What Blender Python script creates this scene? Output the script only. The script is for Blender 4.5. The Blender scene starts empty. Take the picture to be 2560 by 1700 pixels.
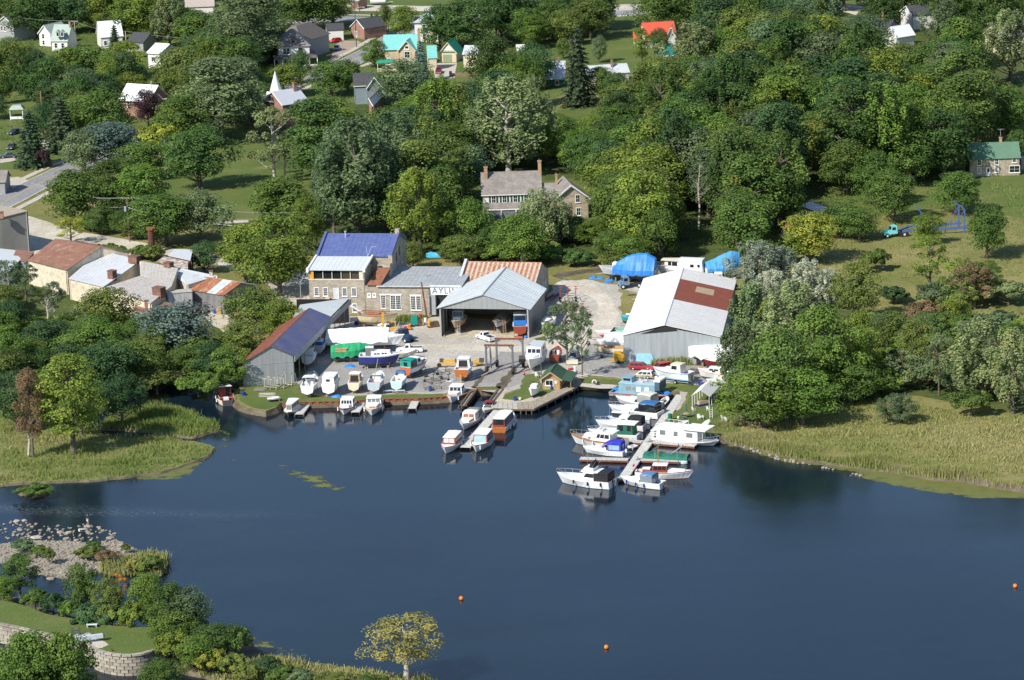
import bpy,bmesh,math,random
from mathutils import Vector,Matrix
R=math.radians
PI=math.pi
rnd=random.Random(7)
# ------------------------------------------------------------------ camera, sky, sun
sc=bpy.context.scene
COL=sc.collection
CF,CTH,CRO,CH=8400.0,R(13.9),R(-1.97),160.0
cam_d=bpy.data.cameras.new('camera')
cam=bpy.data.objects.new('camera',cam_d)
COL.objects.link(cam)
cam_d.sensor_width=36.0
cam_d.lens=CF/2560*36.0
cam_d.clip_start=5
cam_d.clip_end=6000
cam.matrix_world=Matrix.Translation((0,0,CH))@Matrix.Rotation(PI/2-CTH,4,'X')@Matrix.Rotation(CRO,4,'Z')
sc.camera=cam
SUN_EL,SUN_AZ=41.0,225.0
world=bpy.data.worlds.new('World')
sc.world=world
world.use_nodes=True
wn=world.node_tree.nodes
sky=wn.new('ShaderNodeTexSky')
sky.sky_type='NISHITA'
sky.sun_disc=False
sky.sun_elevation=R(SUN_EL)
sky.sun_rotation=R(SUN_AZ)
sky.air_density=1.0
sky.dust_density=0.3
sky.ozone_density=2.5
world.node_tree.links.new(sky.outputs[0],wn['Background'].inputs[0])
wn['Background'].inputs[1].default_value=0.115
sun_d=bpy.data.lights.new('sun','SUN')
sun_d.energy=4.6
sun_d.angle=R(0.53)
sun_d.color=(1.0,0.95,0.86)
sun=bpy.data.objects.new('sun',sun_d)
COL.objects.link(sun)
_sv=Vector((math.sin(R(SUN_AZ))*math.cos(R(SUN_EL)),math.cos(R(SUN_AZ))*math.cos(R(SUN_EL)),math.sin(R(SUN_EL))))
sun.rotation_euler=(-_sv).to_track_quat('-Z','Y').to_euler()
sc.view_settings.view_transform='Standard'
sc.view_settings.look='None'
sc.view_settings.exposure=0.42
sc.view_settings.gamma=1.0
sc.render.engine='CYCLES'
sc.cycles.max_bounces=6
sc.cycles.transparent_max_bounces=8
# ------------------------------------------------------------------ survey: photograph point -> place on the ground
def ray(px,py,z):
 a=(px-1280)/CF;b=(850-py)/CF
 cr,sr=math.cos(CRO),math.sin(CRO);ct,st=math.cos(CTH),math.sin(CTH)
 a,b=a*cr-b*sr,a*sr+b*cr
 t=(z-CH)/(-st+b*ct)
 return a*t,(ct+b*st)*t
def terr(y):
 t=max(0.0,min(1.0,(y-650)/45))
 return 1.0+2.6*t*t*(3-2*t)
def gp(px,py,h=0.0,z=None):
 """ground place under photograph point, for something seen h metres above the ground"""
 if z is not None:
  x,y=ray(px,py,z+h);return x,y,z
 zz=1.0
 for _ in range(24):
  x,y=ray(px,py,zz+h);zz=terr(y)
 return x,y,zz
def mpp(py):
 return 1.0/(7.45+0.00613*py)
 # ------------------------------------------------------------------ materials
MATS={}
def lin(h):
 if not isinstance(h,str):return tuple(h)
 h=h.lstrip('#');o=[]
 for i in(0,2,4):
  c=int(h[i:i+2],16)/255
  o.append(c/12.92 if c<=0.04045 else((c+0.055)/1.055)**2.4)
 return tuple(o)
def N(nt,t,**k):
 n=nt.nodes.new(t)
 for a,b in k.items():
  if a.startswith('i_'):
   n.inputs[a[2:].replace('_',' ')].default_value=b
  else:setattr(n,a,b)
 return n
def mixc(nt,fac,a,b,mode='MIX'):
 m=N(nt,'ShaderNodeMix',data_type='RGBA',blend_type=mode)
 for s,v in((0,fac),(6,a),(7,b)):
  if hasattr(v,'is_output'):nt.links.new(v,m.inputs[s])
  elif s:m.inputs[s].default_value=(v[0],v[1],v[2],1)
  else:m.inputs[s].default_value=v
 return m.outputs[2]
def ramp(nt,src,pts):
 r=N(nt,'ShaderNodeValToRGB')
 el=r.color_ramp.elements
 while len(el)<len(pts):el.new(0.5)
 for e,(p,c)in zip(el,pts):
  e.position=p
  e.color=(c,c,c,1)if not isinstance(c,tuple)else(c[0],c[1],c[2],1)
 nt.links.new(src,r.inputs[0]);return r.outputs[0]
def noise(nt,vec,scale,detail=4,rough=.6):
 n=N(nt,'ShaderNodeTexNoise');n.inputs['Scale'].default_value=scale
 n.inputs['Detail'].default_value=detail;n.inputs['Roughness'].default_value=rough
 if vec is not None:nt.links.new(vec,n.inputs['Vector'])
 return n.outputs[0]
def vecmap(nt,src,sc_=(1,1,1),rot=(0,0,0)):
 m=N(nt,'ShaderNodeMapping');m.inputs['Scale'].default_value=sc_;m.inputs['Rotation'].default_value=rot
 nt.links.new(src,m.inputs['Vector']);return m.outputs[0]
def bump(nt,src,bs,strength=.3,dist=.05):
 b=N(nt,'ShaderNodeBump');b.inputs['Strength'].default_value=strength;b.inputs['Distance'].default_value=dist
 nt.links.new(src,b.inputs['Height']);nt.links.new(b.outputs[0],bs.inputs['Normal'])
def new_mat(name):
 m=bpy.data.materials.new(name);m.use_nodes=True
 nt=m.node_tree;return m,nt,nt.nodes['Principled BSDF']
def M(name,col=None,rough=.55,metal=0.0,var=.12,scale=1.2,bmp=0.0,stain=None,stain_amt=.5,streak=False,spec=.4):
 """painted / plain surface with mottling, optional stains or streaks of another colour"""
 if name in MATS:return MATS[name]
 m,nt,bs=new_mat(name)
 c=lin(col)
 tc=N(nt,'ShaderNodeTexCoord').outputs['Object']
 n1=noise(nt,tc,scale,5)
 f=ramp(nt,n1,[(.3,0.0),(.7,1.0)])
 lo=tuple(v*(1-var)for v in c);hi=tuple(min(1,v*(1+var))for v in c)
 out=mixc(nt,f,lo,hi)
 if stain:
  v=vecmap(nt,tc,(3.0,3.0,.35))if streak else tc
  n2=noise(nt,v,scale*.9+.3,6,.7)
  f2=ramp(nt,n2,[(.62-stain_amt*.3,0.0),(.72-stain_amt*.15,1.0)])
  out=mixc(nt,f2,out,lin(stain))
 nt.links.new(out,bs.inputs['Base Color'])
 bs.inputs['Roughness'].default_value=rough
 bs.inputs['Metallic'].default_value=metal
 bs.inputs['Specular IOR Level'].default_value=spec
 if bmp:bump(nt,noise(nt,tc,scale*6,4),bs,bmp,.05)
 MATS[name]=m;return m
def mat_wallmetal(name,col,stain,ribs=3.2,amt=.5,rough=.5):
 """ribbed metal sheet cladding, ribs upright, weather streaks running down"""
 if name in MATS:return MATS[name]
 m,nt,bs=new_mat(name)
 tc=N(nt,'ShaderNodeTexCoord').outputs['Object']
 sep=N(nt,'ShaderNodeSeparateXYZ');nt.links.new(tc,sep.inputs[0])
 add=N(nt,'ShaderNodeMath',operation='ADD');nt.links.new(sep.outputs[0],add.inputs[0]);nt.links.new(sep.outputs[1],add.inputs[1])
 cmb=N(nt,'ShaderNodeCombineXYZ');nt.links.new(add.outputs[0],cmb.inputs[0]);nt.links.new(sep.outputs[2],cmb.inputs[2])
 w=N(nt,'ShaderNodeTexWave');w.inputs['Scale'].default_value=ribs;w.inputs['Distortion'].default_value=0
 nt.links.new(cmb.outputs[0],w.inputs[0])
 v=vecmap(nt,cmb.outputs[0],(1.6,1,.12))
 n1=noise(nt,v,1.2,6,.7)
 f=ramp(nt,n1,[(.35,0.0),(.68,1.0)])
 c=lin(col)
 out=mixc(nt,f,c,tuple(k*.72 for k in c))
 f2=ramp(nt,noise(nt,v,2.3,6,.75),[(.7-amt*.25,0.0),(.85-amt*.2,1.0)])
 out=mixc(nt,f2,out,lin(stain))
 out=mixc(nt,ramp(nt,w.outputs[1],[(0.0,.78),(.3,1.0)]),(0,0,0),out,'MIX')if False else out
 nt.links.new(out,bs.inputs['Base Color'])
 bs.inputs['Roughness'].default_value=rough;bs.inputs['Metallic'].default_value=.15
 bump(nt,w.outputs[1],bs,.6,.06)
 MATS[name]=m;return m
def mat_stone(name,col,mort,bw=.55,bh=.3,var=.3,rough=.9):
 if name in MATS:return MATS[name]
 m,nt,bs=new_mat(name)
 tc=N(nt,'ShaderNodeTexCoord').outputs['Object']
 sep=N(nt,'ShaderNodeSeparateXYZ');nt.links.new(tc,sep.inputs[0])
 add=N(nt,'ShaderNodeMath',operation='ADD');nt.links.new(sep.outputs[0],add.inputs[0]);nt.links.new(sep.outputs[1],add.inputs[1])
 cmb=N(nt,'ShaderNodeCombineXYZ');nt.links.new(add.outputs[0],cmb.inputs[0]);nt.links.new(sep.outputs[2],cmb.inputs[1])
 b=N(nt,'ShaderNodeTexBrick');b.inputs['Scale'].default_value=1.0
 c=lin(col)
 b.inputs['Color1'].default_value=(*[k*(1-var)for k in c],1);b.inputs['Color2'].default_value=(*[min(1,k*(1+var))for k in c],1)
 b.inputs['Mortar'].default_value=(*lin(mort),1);b.inputs['Mortar Size'].default_value=.022
 b.inputs['Brick Width'].default_value=bw;b.inputs['Row Height'].default_value=bh;b.inputs['Bias'].default_value=0
 nt.links.new(cmb.outputs[0],b.inputs['Vector'])
 n=ramp(nt,noise(nt,tc,.6,5),[(.3,.75),(.7,1.15)])
 out=mixc(nt,1.0,b.outputs[0],n,'MULTIPLY')
 nt.links.new(out,bs.inputs['Base Color']);bs.inputs['Roughness'].default_value=rough
 bump(nt,b.outputs['Fac'],bs,-.5,.03)
 MATS[name]=m;return m
def mat_ground(name,cols,scale=.12,fine=1.8,bmp=.5,rough=.95,patch=None,patch_amt=.4,streak=None):
 """soil or turf: two or three colours in large drifts with fine speckle"""
 if name in MATS:return MATS[name]
 m,nt,bs=new_mat(name)
 geo=N(nt,'ShaderNodeNewGeometry').outputs['Position']
 v=vecmap(nt,geo,(1,1,1))if not streak else vecmap(nt,geo,streak)
 a=noise(nt,v,scale,6,.65)
 out=ramp(nt,a,[(.3,lin(cols[0])),(.5,lin(cols[1])),(.68,lin(cols[2]))])
 f=ramp(nt,noise(nt,geo,fine,6,.75),[(.3,.62),(.7,1.3)])
 out=mixc(nt,1.0,out,f,'MULTIPLY')
 if patch:
  f2=ramp(nt,noise(nt,v,scale*2.7,7,.7),[(.72-patch_amt*.3,0.0),(.8-patch_amt*.2,1.0)])
  out=mixc(nt,f2,out,lin(patch))
 nt.links.new(out,bs.inputs['Base Color']);bs.inputs['Roughness'].default_value=rough
 bs.inputs['Specular IOR Level'].default_value=.15
 bump(nt,noise(nt,geo,fine*1.3,6,.7),bs,bmp,.15)
 MATS[name]=m;return m
WHITE=M('white_paint',(.78,.78,.76),.45,var=.05,stain=(.5,.49,.44),stain_amt=.18,scale=.8)
GEL=M('white_gelcoat',(.8,.8,.79),.28,var=.04,stain=(.62,.6,.54),stain_amt=.15)
OFFW=M('cream_paint',(.66,.6,.45),.5,var=.08)
BLACK=M('black_rubber',(.02,.02,.021),.7)
GLASS=M('dark_glass',(.018,.022,.026),.08,var=.3,spec=.6)
GLASSB=M('pale_glass',(.28,.42,.5),.1,var=.2,spec=.6)
STEEL=M('steel_tube',(.55,.56,.57),.3,.6)
GREY=M('grey_paint',(.32,.33,.34),.55)
LGREY=M('light_grey',(.5,.52,.53),.5,stain=(.36,.37,.37),stain_amt=.3)
DGREY=M('dark_grey',(.07,.072,.075),.65)
WOODL=M('varnished_wood',(.38,.13,.035),.3,var=.25,scale=3)
WOODR=M('mahogany_red',(.26,.055,.03),.3,var=.2,scale=3)
WOODG=M('weathered_wood',(.27,.24,.2),.9,var=.3,scale=2.2,stain=(.14,.12,.1),stain_amt=.4)
WOODT=M('raw_timber',(.45,.3,.15),.8,var=.25,scale=2)
RUST=M('rust',(.2,.07,.035),.85,var=.35,scale=2,stain=(.1,.05,.035),stain_amt=.4)
YELL=M('yellow_paint',(.62,.34,.03),.5,stain=(.25,.12,.03),stain_amt=.3)
ORANGE=M('orange_paint',(.75,.2,.02),.45)
RED=M('red_paint',(.5,.025,.03),.35)
DRED=M('dark_red',(.2,.025,.025),.45)
BLUE=M('blue_tarp',(.03,.2,.62),.5,var=.2,scale=.7,bmp=.5)
NAVY=M('navy_paint',(.03,.04,.2),.3)
CANB=M('blue_canvas',(.035,.13,.32),.75,bmp=.2)
CANR=M('royal_canvas',(.03,.04,.42),.75,bmp=.2)
CANK=M('black_canvas',(.018,.019,.022),.8,bmp=.2)
CANG=M('green_canvas',(.02,.15,.1),.75,bmp=.2)
TEAL=M('teal_canvas',(.01,.26,.2),.7,bmp=.2)
GTARP=M('green_tarp',(.02,.3,.12),.55,var=.25,scale=.6,bmp=.6)
WRAP=M('white_shrink_wrap',(.8,.8,.78),.4,var=.06,bmp=.4)
LBLUE=M('light_blue',(.22,.48,.66),.45)
BBLUE=M('barge_blue',(.2,.35,.43),.55,var=.1)
TEALP=M('aqua_paint',(.18,.58,.6),.45)
CONC=M('concrete',(.45,.42,.36),.95,var=.2,scale=.9,stain=(.3,.28,.24),stain_amt=.4,bmp=.2)
BARK=M('bark',(.13,.105,.085),.95,var=.35,scale=3,bmp=.4)
BARKP=M('pale_bark',(.42,.38,.32),.9,var=.3,scale=3)
POLEW=M('pole_wood',(.2,.16,.125),.9,var=.3,scale=3)
DARKIN=M('dark_interior',(.025,.025,.025),.9)  # near-black; shade inside sheds and openings put into the colour
# ------------------------------------------------------------------ mesh helpers
class MB:
 def __init__(s):s.v=[];s.f=[];s.m=[]
 def add(s,vs,fs,mi=0):
  o=len(s.v);s.v+=[tuple(v)for v in vs]
  for f in fs:s.f.append(tuple(i+o for i in f));s.m.append(mi)
  return s
 def hexa(s,p,mi=0):
  """p: 4 bottom then 4 top, counter-clockwise"""
  return s.add(p,[(3,2,1,0),(4,5,6,7),(0,1,5,4),(1,2,6,5),(2,3,7,6),(3,0,4,7)],mi)
 def box(s,x0,x1,y0,y1,z0,z1,mi=0,tx=0,ty=0,sx=0):
  return s.hexa([(x0,y0,z0),(x1,y0,z0),(x1,y1,z0),(x0,y1,z0),
  (x0+tx+sx,y0+ty,z1),(x1-tx+sx,y0+ty,z1),(x1-tx+sx,y1-ty,z1),(x0+tx+sx,y1-ty,z1)],mi)
 def tube(s,a,b,r,r2=None,n=6,mi=0,cap=True):
  a=Vector(a);b=Vector(b);r2=r if r2 is None else r2
  d=(b-a)
  if d.length<1e-6:return s
  d.normalize();u=d.orthogonal().normalized();w=d.cross(u)
  vs=[]
  for c,q in((a,r),(b,r2)):
   for i in range(n):
    t=2*PI*i/n;vs.append(c+u*(q*math.cos(t))+w*(q*math.sin(t)))
  fs=[(i,(i+1)%n,n+(i+1)%n,n+i)for i in range(n)]
  if cap:fs+=[tuple(range(n-1,-1,-1)),tuple(range(n,2*n))]
  return s.add(vs,fs,mi)
 def path(s,pts,r,n=5,mi=0):
  for a,b in zip(pts,pts[1:]):s.tube(a,b,r,n=n,mi=mi)
  return s
 def ball(s,c,r,mi=0,sx=1,sy=1,sz=1,nu=8,nv=5):
  vs=[(c[0],c[1],c[2]-r*sz)]
  for j in range(1,nv):
   t=-PI/2+PI*j/nv
   for i in range(nu):
    p=2*PI*i/nu
    vs.append((c[0]+r*sx*math.cos(t)*math.cos(p),c[1]+r*sy*math.cos(t)*math.sin(p),c[2]+r*sz*math.sin(t)))
  vs.append((c[0],c[1],c[2]+r*sz));fs=[]
  for i in range(nu):
   fs.append((0,1+(i+1)%nu,1+i))
   for j in range(nv-2):
    a=1+j*nu
    fs.append((a+i,a+(i+1)%nu,a+nu+(i+1)%nu,a+nu+i))
   fs.append((len(vs)-1,1+(nv-2)*nu+i,1+(nv-2)*nu+(i+1)%nu))
  return s.add(vs,fs,mi)
 def slab(s,q,u0,u1,v0,v1,d0=-.01,d1=.05,mi=0):
  """a thin plate on the quad q (bottom-left, bottom-right, top-right, top-left seen from outside)"""
  q=[Vector(p)for p in q]
  n=(q[1]-q[0]).cross(q[3]-q[0]).normalized()
  def at(u,v):return(q[0]*(1-u)+q[1]*u)*(1-v)+(q[3]*(1-u)+q[2]*u)*v
  b=[at(u0,v0),at(u1,v0),at(u1,v1),at(u0,v1)]
  return s.hexa([p+n*d0 for p in b]+[p+n*d1 for p in b],mi)
 def build(s,name,mats,parent=None,loc=None,rz=0.0,smooth=False,**props):
  me=bpy.data.meshes.new(name)
  me.from_pydata(s.v,[],s.f)
  if not isinstance(mats,(list,tuple)):mats=[mats]
  for m in mats:me.materials.append(m)
  if len(mats)>1:me.polygons.foreach_set('material_index',s.m)
  if smooth:me.polygons.foreach_set('use_smooth',[True]*len(s.f))
  o=bpy.data.objects.new(name,me);COL.objects.link(o)
  if parent is not None:o.parent=parent
  if loc is not None:o.location=loc
  if rz:o.rotation_euler=(0,0,rz)
  for k,v in props.items():o[k]=v
  return o
def thing(name,label,cat,loc,rz=0.0,group=None):
 o=bpy.data.objects.new(name,None);COL.objects.link(o)
 o.empty_display_size=.3;o.location=loc;o.rotation_euler=(0,0,rz)
 o['label']=label;o['category']=cat
 if group:o['group']=group
 return o
def tag(o,label,cat,group=None):
 o['label']=label;o['category']=cat
 if group:o['group']=group
 return o
def copy_tree(o,parent=None):
 c=o.copy();COL.objects.link(c);c.parent=parent
 for ch in o.children:copy_tree(ch,c)
 return c
def jag(pts,step,amp,close=True,r=None):
 """refine an outline with small irregular steps"""
 r=r or rnd;out=[]
 n=len(pts)
 for i in range(n if close else n-1):
  a=pts[i];b=pts[(i+1)%n]
  L=math.hypot(b[0]-a[0],b[1]-a[1]);k=max(1,int(L/step))
  nx,ny=-(b[1]-a[1])/max(L,1e-6),(b[0]-a[0])/max(L,1e-6)
  for j in range(k):
   t=j/k;e=r.uniform(-amp,amp)if j else 0
   out.append((a[0]+(b[0]-a[0])*t+nx*e,a[1]+(b[1]-a[1])*t+ny*e))
 if not close:out.append(pts[-1])
 return out
def px2w(pts,z=None,h=0.0):
 return[gp(p[0],p[1],h,z)[:2]for p in pts]
from mathutils.geometry import delaunay_2d_cdt
def sheet(name,outline,zf,mat,kind='structure',skirt=None,skirt_mat=None,grid=None,parent=None,**kw):
 """flat or draped sheet over an outline (world xy); zf = number or function(x, y)"""
 f=zf if callable(zf)else(lambda x,y:zf)
 pts=list(outline);n=len(pts)
 extra=[]
 if grid:
  xs=[p[0]for p in pts];ys=[p[1]for p in pts]
  y=min(ys)+grid*.5
  while y<max(ys):
   near=645<=y<698
   x=min(xs)+grid*.5
   while x<max(xs):
    extra.append((x+(y*7.3)%1.7,y));x+=grid*(1 if near or y<900 else 8)
   if y<645:y=min(y+grid,645.0)
   elif near:y+=3.0
   else:y+=grid*(1 if y<900 else 8)
  ins=[]
  for(x,y)in extra:
   c=False;j=n-1
   for i in range(n):
    if(pts[i][1]>y)!=(pts[j][1]>y)and x<(pts[j][0]-pts[i][0])*(y-pts[i][1])/(pts[j][1]-pts[i][1])+pts[i][0]:c=not c
    j=i
   if c:ins.append((x,y))
  extra=ins
 vs,es,fs,*_=delaunay_2d_cdt([Vector(p)for p in pts+extra],[(i,(i+1)%n)for i in range(n)],[],1,1e-4)
 mb=MB()
 V=[(v.x,v.y,f(v.x,v.y))for v in vs]
 F=[]
 for t in fs:
  a,b,c=(V[i]for i in t[:3])
  if(b[0]-a[0])*(c[1]-a[1])-(b[1]-a[1])*(c[0]-a[0])<0:t=tuple(reversed(t))
  F.append(tuple(t))
 mb.add(V,F,0)
 if skirt:
  out,zb=skirt
  area=sum(pts[i][0]*pts[(i+1)%n][1]-pts[(i+1)%n][0]*pts[i][1]for i in range(n))
  sg=1 if area>0 else-1
  top=[(p[0],p[1],f(*p))for p in pts];bot=[]
  for i in range(n):
   a=pts[i-1];b=pts[(i+1)%n];dx,dy=b[0]-a[0],b[1]-a[1];L=math.hypot(dx,dy)or 1
   bot.append((pts[i][0]+dy/L*out*sg,pts[i][1]-dx/L*out*sg,zb))
  q=[(i,(i+1)%n,n+(i+1)%n,n+i)for i in range(n)]
  if sg>0:q=[tuple(reversed(t))for t in q]
  mb.add(top+bot,q,1)
 o=mb.build(name,[mat,skirt_mat or mat],parent)
 if kind:o['kind']=kind
 for k,v in kw.items():o[k]=v
 return o
def inpoly(x,y,pts):
 c=False;j=len(pts)-1
 for i in range(len(pts)):
  if(pts[i][1]>y)!=(pts[j][1]>y)and x<(pts[j][0]-pts[i][0])*(y-pts[i][1])/(pts[j][1]-pts[i][1])+pts[i][0]:c=not c
  j=i
 return c
 # ------------------------------------------------------------------ the setting: water, land, roads, yard
def T0(x,y):return terr(y)
def over(h):return lambda x,y:terr(y)+h
def mat_water():
 m,nt,bs=new_mat('river_water')
 geo=N(nt,'ShaderNodeNewGeometry').outputs['Position']
 big=noise(nt,vecmap(nt,geo,(1,.35,1),(0,0,R(8))),.022,4,.55)
 big2=noise(nt,vecmap(nt,geo,(.3,1,1),(0,0,R(-6))),.07,5,.6)
 calm=ramp(nt,big,[(.35,0.0),(.65,1.0)])
 col=mixc(nt,calm,(.005,.013,.023),(.009,.021,.032))
 col=mixc(nt,ramp(nt,big2,[(.3,0.0),(.75,.8)]),col,(.003,.008,.016))
 # river foam in the rapids: streaky white flecks along one current line
 sep=N(nt,'ShaderNodeSeparateXYZ');nt.links.new(geo,sep.inputs[0])
 def mth(op,a,b=None):
  n=N(nt,'ShaderNodeMath',operation=op)
  for i,v in enumerate((a,b)):
   if v is None:continue
   if hasattr(v,'is_output'):nt.links.new(v,n.inputs[i])
   else:n.inputs[i].default_value=v
  return n.outputs[0]
 (x0,y0),(x1,y1)=ray(60,1272,0),ray(900,1296,0)
 k=(y1-y0)/(x1-x0)
 line=mth('SUBTRACT',mth('SUBTRACT',sep.outputs[1],y0),mth('MULTIPLY',mth('SUBTRACT',sep.outputs[0],x0),k))
 wob=mth('MULTIPLY',mth('SUBTRACT',noise(nt,geo,.09,3),.5),9.0)
 band=mth('SUBTRACT',1.0,mth('MULTIPLY',mth('ABSOLUTE',mth('ADD',line,wob)),.28))
 fade=mth('SUBTRACT',1.0,mth('MULTIPLY',mth('SUBTRACT',sep.outputs[0],x0),.018))
 fl=ramp(nt,noise(nt,vecmap(nt,geo,(.55,1.0,1)),2.6,6,.8),[(.5,0.0),(.72,.55)])
 foam=mth('MULTIPLY',mth('MULTIPLY',mth('MAXIMUM',band,0.0),mth('MAXIMUM',fade,0.0)),fl)
 col=mixc(nt,foam,col,(.5,.55,.6))
 nt.links.new(col,bs.inputs['Base Color'])
 bs.inputs['IOR'].default_value=1.33
 bs.inputs['Specular IOR Level'].default_value=.5
 w1=noise(nt,vecmap(nt,geo,(1,.5,1),(0,0,R(35))),1.5,5,.6)
 w2=noise(nt,vecmap(nt,geo,(1,.6,1),(0,0,R(20))),.35,3,.5)
 hgt=mth('ADD',w1,mth('MULTIPLY',w2,1.0))
 # sheltered water behind the docks is smoother than the open reach
 shel=N(nt,'ShaderNodeMapRange');nt.links.new(sep.outputs[1],shel.inputs[0])
 shel.inputs[1].default_value=520;shel.inputs[2].default_value=575;shel.inputs[3].default_value=.08;shel.inputs[4].default_value=.01
 b=N(nt,'ShaderNodeBump');b.inputs['Distance'].default_value=.25
 nt.links.new(shel.outputs[0],b.inputs['Strength']);nt.links.new(hgt,b.inputs['Height']);nt.links.new(b.outputs[0],bs.inputs['Normal'])
 rg=N(nt,'ShaderNodeMapRange');nt.links.new(sep.outputs[1],rg.inputs[0])
 rg.inputs[1].default_value=520;rg.inputs[2].default_value=575;rg.inputs[3].default_value=.12;rg.inputs[4].default_value=.04
 wp=ramp(nt,noise(nt,vecmap(nt,geo,(.35,1,1),(0,0,R(12))),.03,5,.6),[(.4,0.0),(.62,.11)])
 nt.links.new(mth('ADD',rg.outputs[0],wp),bs.inputs['Roughness'])
 return m
WATER=mat_water()
w=MB();w.add([(-900,60,0),(900,60,0),(900,760,0),(-900,760,0)],[(0,1,2,3)])
w.build('water',WATER)['kind']='structure'
G_FIELD=mat_ground('meadow',[(.13,.145,.04),(.2,.19,.065),(.28,.235,.105)],.06,1.4,patch=(.09,.14,.03),patch_amt=.35)
G_LAWN=mat_ground('lawn',[(.085,.125,.03),(.105,.142,.036),(.15,.16,.055)],.08,2.5,.25,patch=(.17,.15,.08),patch_amt=.15)
G_WOOD=mat_ground('woodland_floor',[(.05,.075,.02),(.075,.1,.028),(.11,.115,.04)],.15,1.3)
G_MARSH=mat_ground('marsh_turf',[(.12,.145,.04),(.17,.18,.06),(.23,.215,.09)],.12,1.6,.8,patch=(.07,.12,.03),patch_amt=.4)
G_SOIL=mat_ground('bank_soil',[(.08,.065,.045),(.12,.1,.07),(.17,.145,.1)],.4,2.2)
G_GRAVEL=mat_ground('gravel',[(.36,.33,.28),(.43,.4,.345),(.5,.465,.4)],.1,1.7,.25,patch=(.22,.2,.18),patch_amt=.2)
G_ASPH=mat_ground('old_asphalt',[(.27,.26,.24),(.31,.295,.275),(.35,.335,.31)],.15,2.0,.15,patch=(.17,.165,.16),patch_amt=.2)
G_TRACK=mat_ground('gravel_track',[(.42,.375,.3),(.52,.475,.39),(.6,.55,.46)],.12,1.8,.2,patch=(.3,.28,.24),patch_amt=.25)
G_STREET=mat_ground('street_asphalt',[(.23,.23,.235),(.26,.26,.265),(.3,.3,.3)],.1,1.8,.1)
G_WALK=mat_ground('pavement_concrete',[(.44,.4,.33),(.48,.44,.37),(.52,.48,.41)],.3,2.2,.1)
G_DRIVE=mat_ground('driveway_brick',[(.34,.26,.2),(.37,.29,.225),(.41,.33,.26)],.3,3.0,.1)
G_SAND=mat_ground('pale_dirt',[(.42,.36,.26),(.48,.42,.32),(.52,.46,.36)],.3,2.2,.2)
G_ALGAE=None
def mat_algae():
 m,nt,bs=new_mat('floating_algae')
 geo=N(nt,'ShaderNodeNewGeometry').outputs['Position']
 c=ramp(nt,noise(nt,geo,.5,5,.7),[(.3,(.09,.1,.022)),(.55,(.14,.145,.032)),(.75,(.08,.1,.02))])
 nt.links.new(c,bs.inputs['Base Color']);bs.inputs['Roughness'].default_value=.6
 tr=N(nt,'ShaderNodeBsdfTransparent');mx=N(nt,'ShaderNodeMixShader')
 a=noise(nt,vecmap(nt,geo,(.5,1,1)),.55,8,.78)
 uv=N(nt,'ShaderNodeAttribute');uv.attribute_name='cover'
 s=N(nt,'ShaderNodeMath',operation='ADD');nt.links.new(a,s.inputs[0]);nt.links.new(uv.outputs['Fac'],s.inputs[1])
 nt.links.new(ramp(nt,s.outputs[0],[(.97,0.0),(1.03,1.0)]),mx.inputs[0])
 nt.links.new(tr.outputs[0],mx.inputs[1]);nt.links.new(bs.outputs[0],mx.inputs[2])
 nt.links.new(mx.outputs[0],nt.nodes['Material Output'].inputs[0])
 return m
ALGAE=mat_algae()
def cover_attr(o,edge,core,width=3.0,outline=None):
 """how densely the weed covers the water: thins towards the outline"""
 me=o.data;at=me.attributes.new('cover','FLOAT','POINT');vals=[]
 n=len(outline)
 for v in me.vertices:
  d=1e9
  for i in range(n):
   ax,ay=outline[i];bx,by=outline[(i+1)%n]
   L2=(bx-ax)**2+(by-ay)**2 or 1
   t=max(0,min(1,((v.co.x-ax)*(bx-ax)+(v.co.y-ay)*(by-ay))/L2))
   d=min(d,math.hypot(v.co.x-ax-t*(bx-ax),v.co.y-ay-t*(by-ay)))
  k=min(1,d/width);vals.append(edge*(1-k)+core*k)
 at.data.foreach_set('value',vals)
 # main land: shoreline of the photograph, then far beyond the picture on all sides
SHORE=[(-260,1000),(-60,985),(60,965),(200,950),(300,940),(345,925),(360,912),(395,918),(440,930),(500,944),(560,948),
(600,962),(585,985),(592,1004),(625,1020),(665,1027),(690,1018),(702,1007)]
WALL1=[(702,1007),(851,1003),(959,998),(1049,996),(1110,992),(1150,990),(1192,974)]
WALL2=[(1192,974),(1246,974)]
WALL3=[(1246,974),(1256,976),(1232,1003),(1250,1008),(1290,1010),(1316,1012)]
SHORE2=[(1345,998),(1394,976),(1446,958),(1490,962),(1545,966),(1640,975),(1700,980),(1718,984),(1708,1006),(1690,1028),(1672,1040),
(1655,1062),(1690,1080),(1790,1092),(1850,1096),(1920,1112)]
MARSH_EDGE=[(1830,1108),(1920,1127),(2001,1147),(2083,1158),(2164,1170),(2256,1181),(2327,1195),(2408,1201),(2489,1215),(2560,1225),(2760,1262)]
far=[(650,480),(650,2600),(-650,2600),(-650,560)]
shore_px=jag(px2w(SHORE,1.0),2.0,.5,False)+px2w(WALL1[1:]+WALL2[1:]+WALL3[1:],1.0)+jag(px2w(SHORE2,1.0),2.0,.35,False)
marsh_back=px2w([(1990,1128),(2300,1172),(2760,1248)],1.0)
land=sheet('ground',shore_px+marsh_back+[gp(3300,1290,z=1.0)[:2]]+far,T0,G_FIELD,skirt=(1.2,-.7),skirt_mat=G_SOIL,grid=12)
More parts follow.
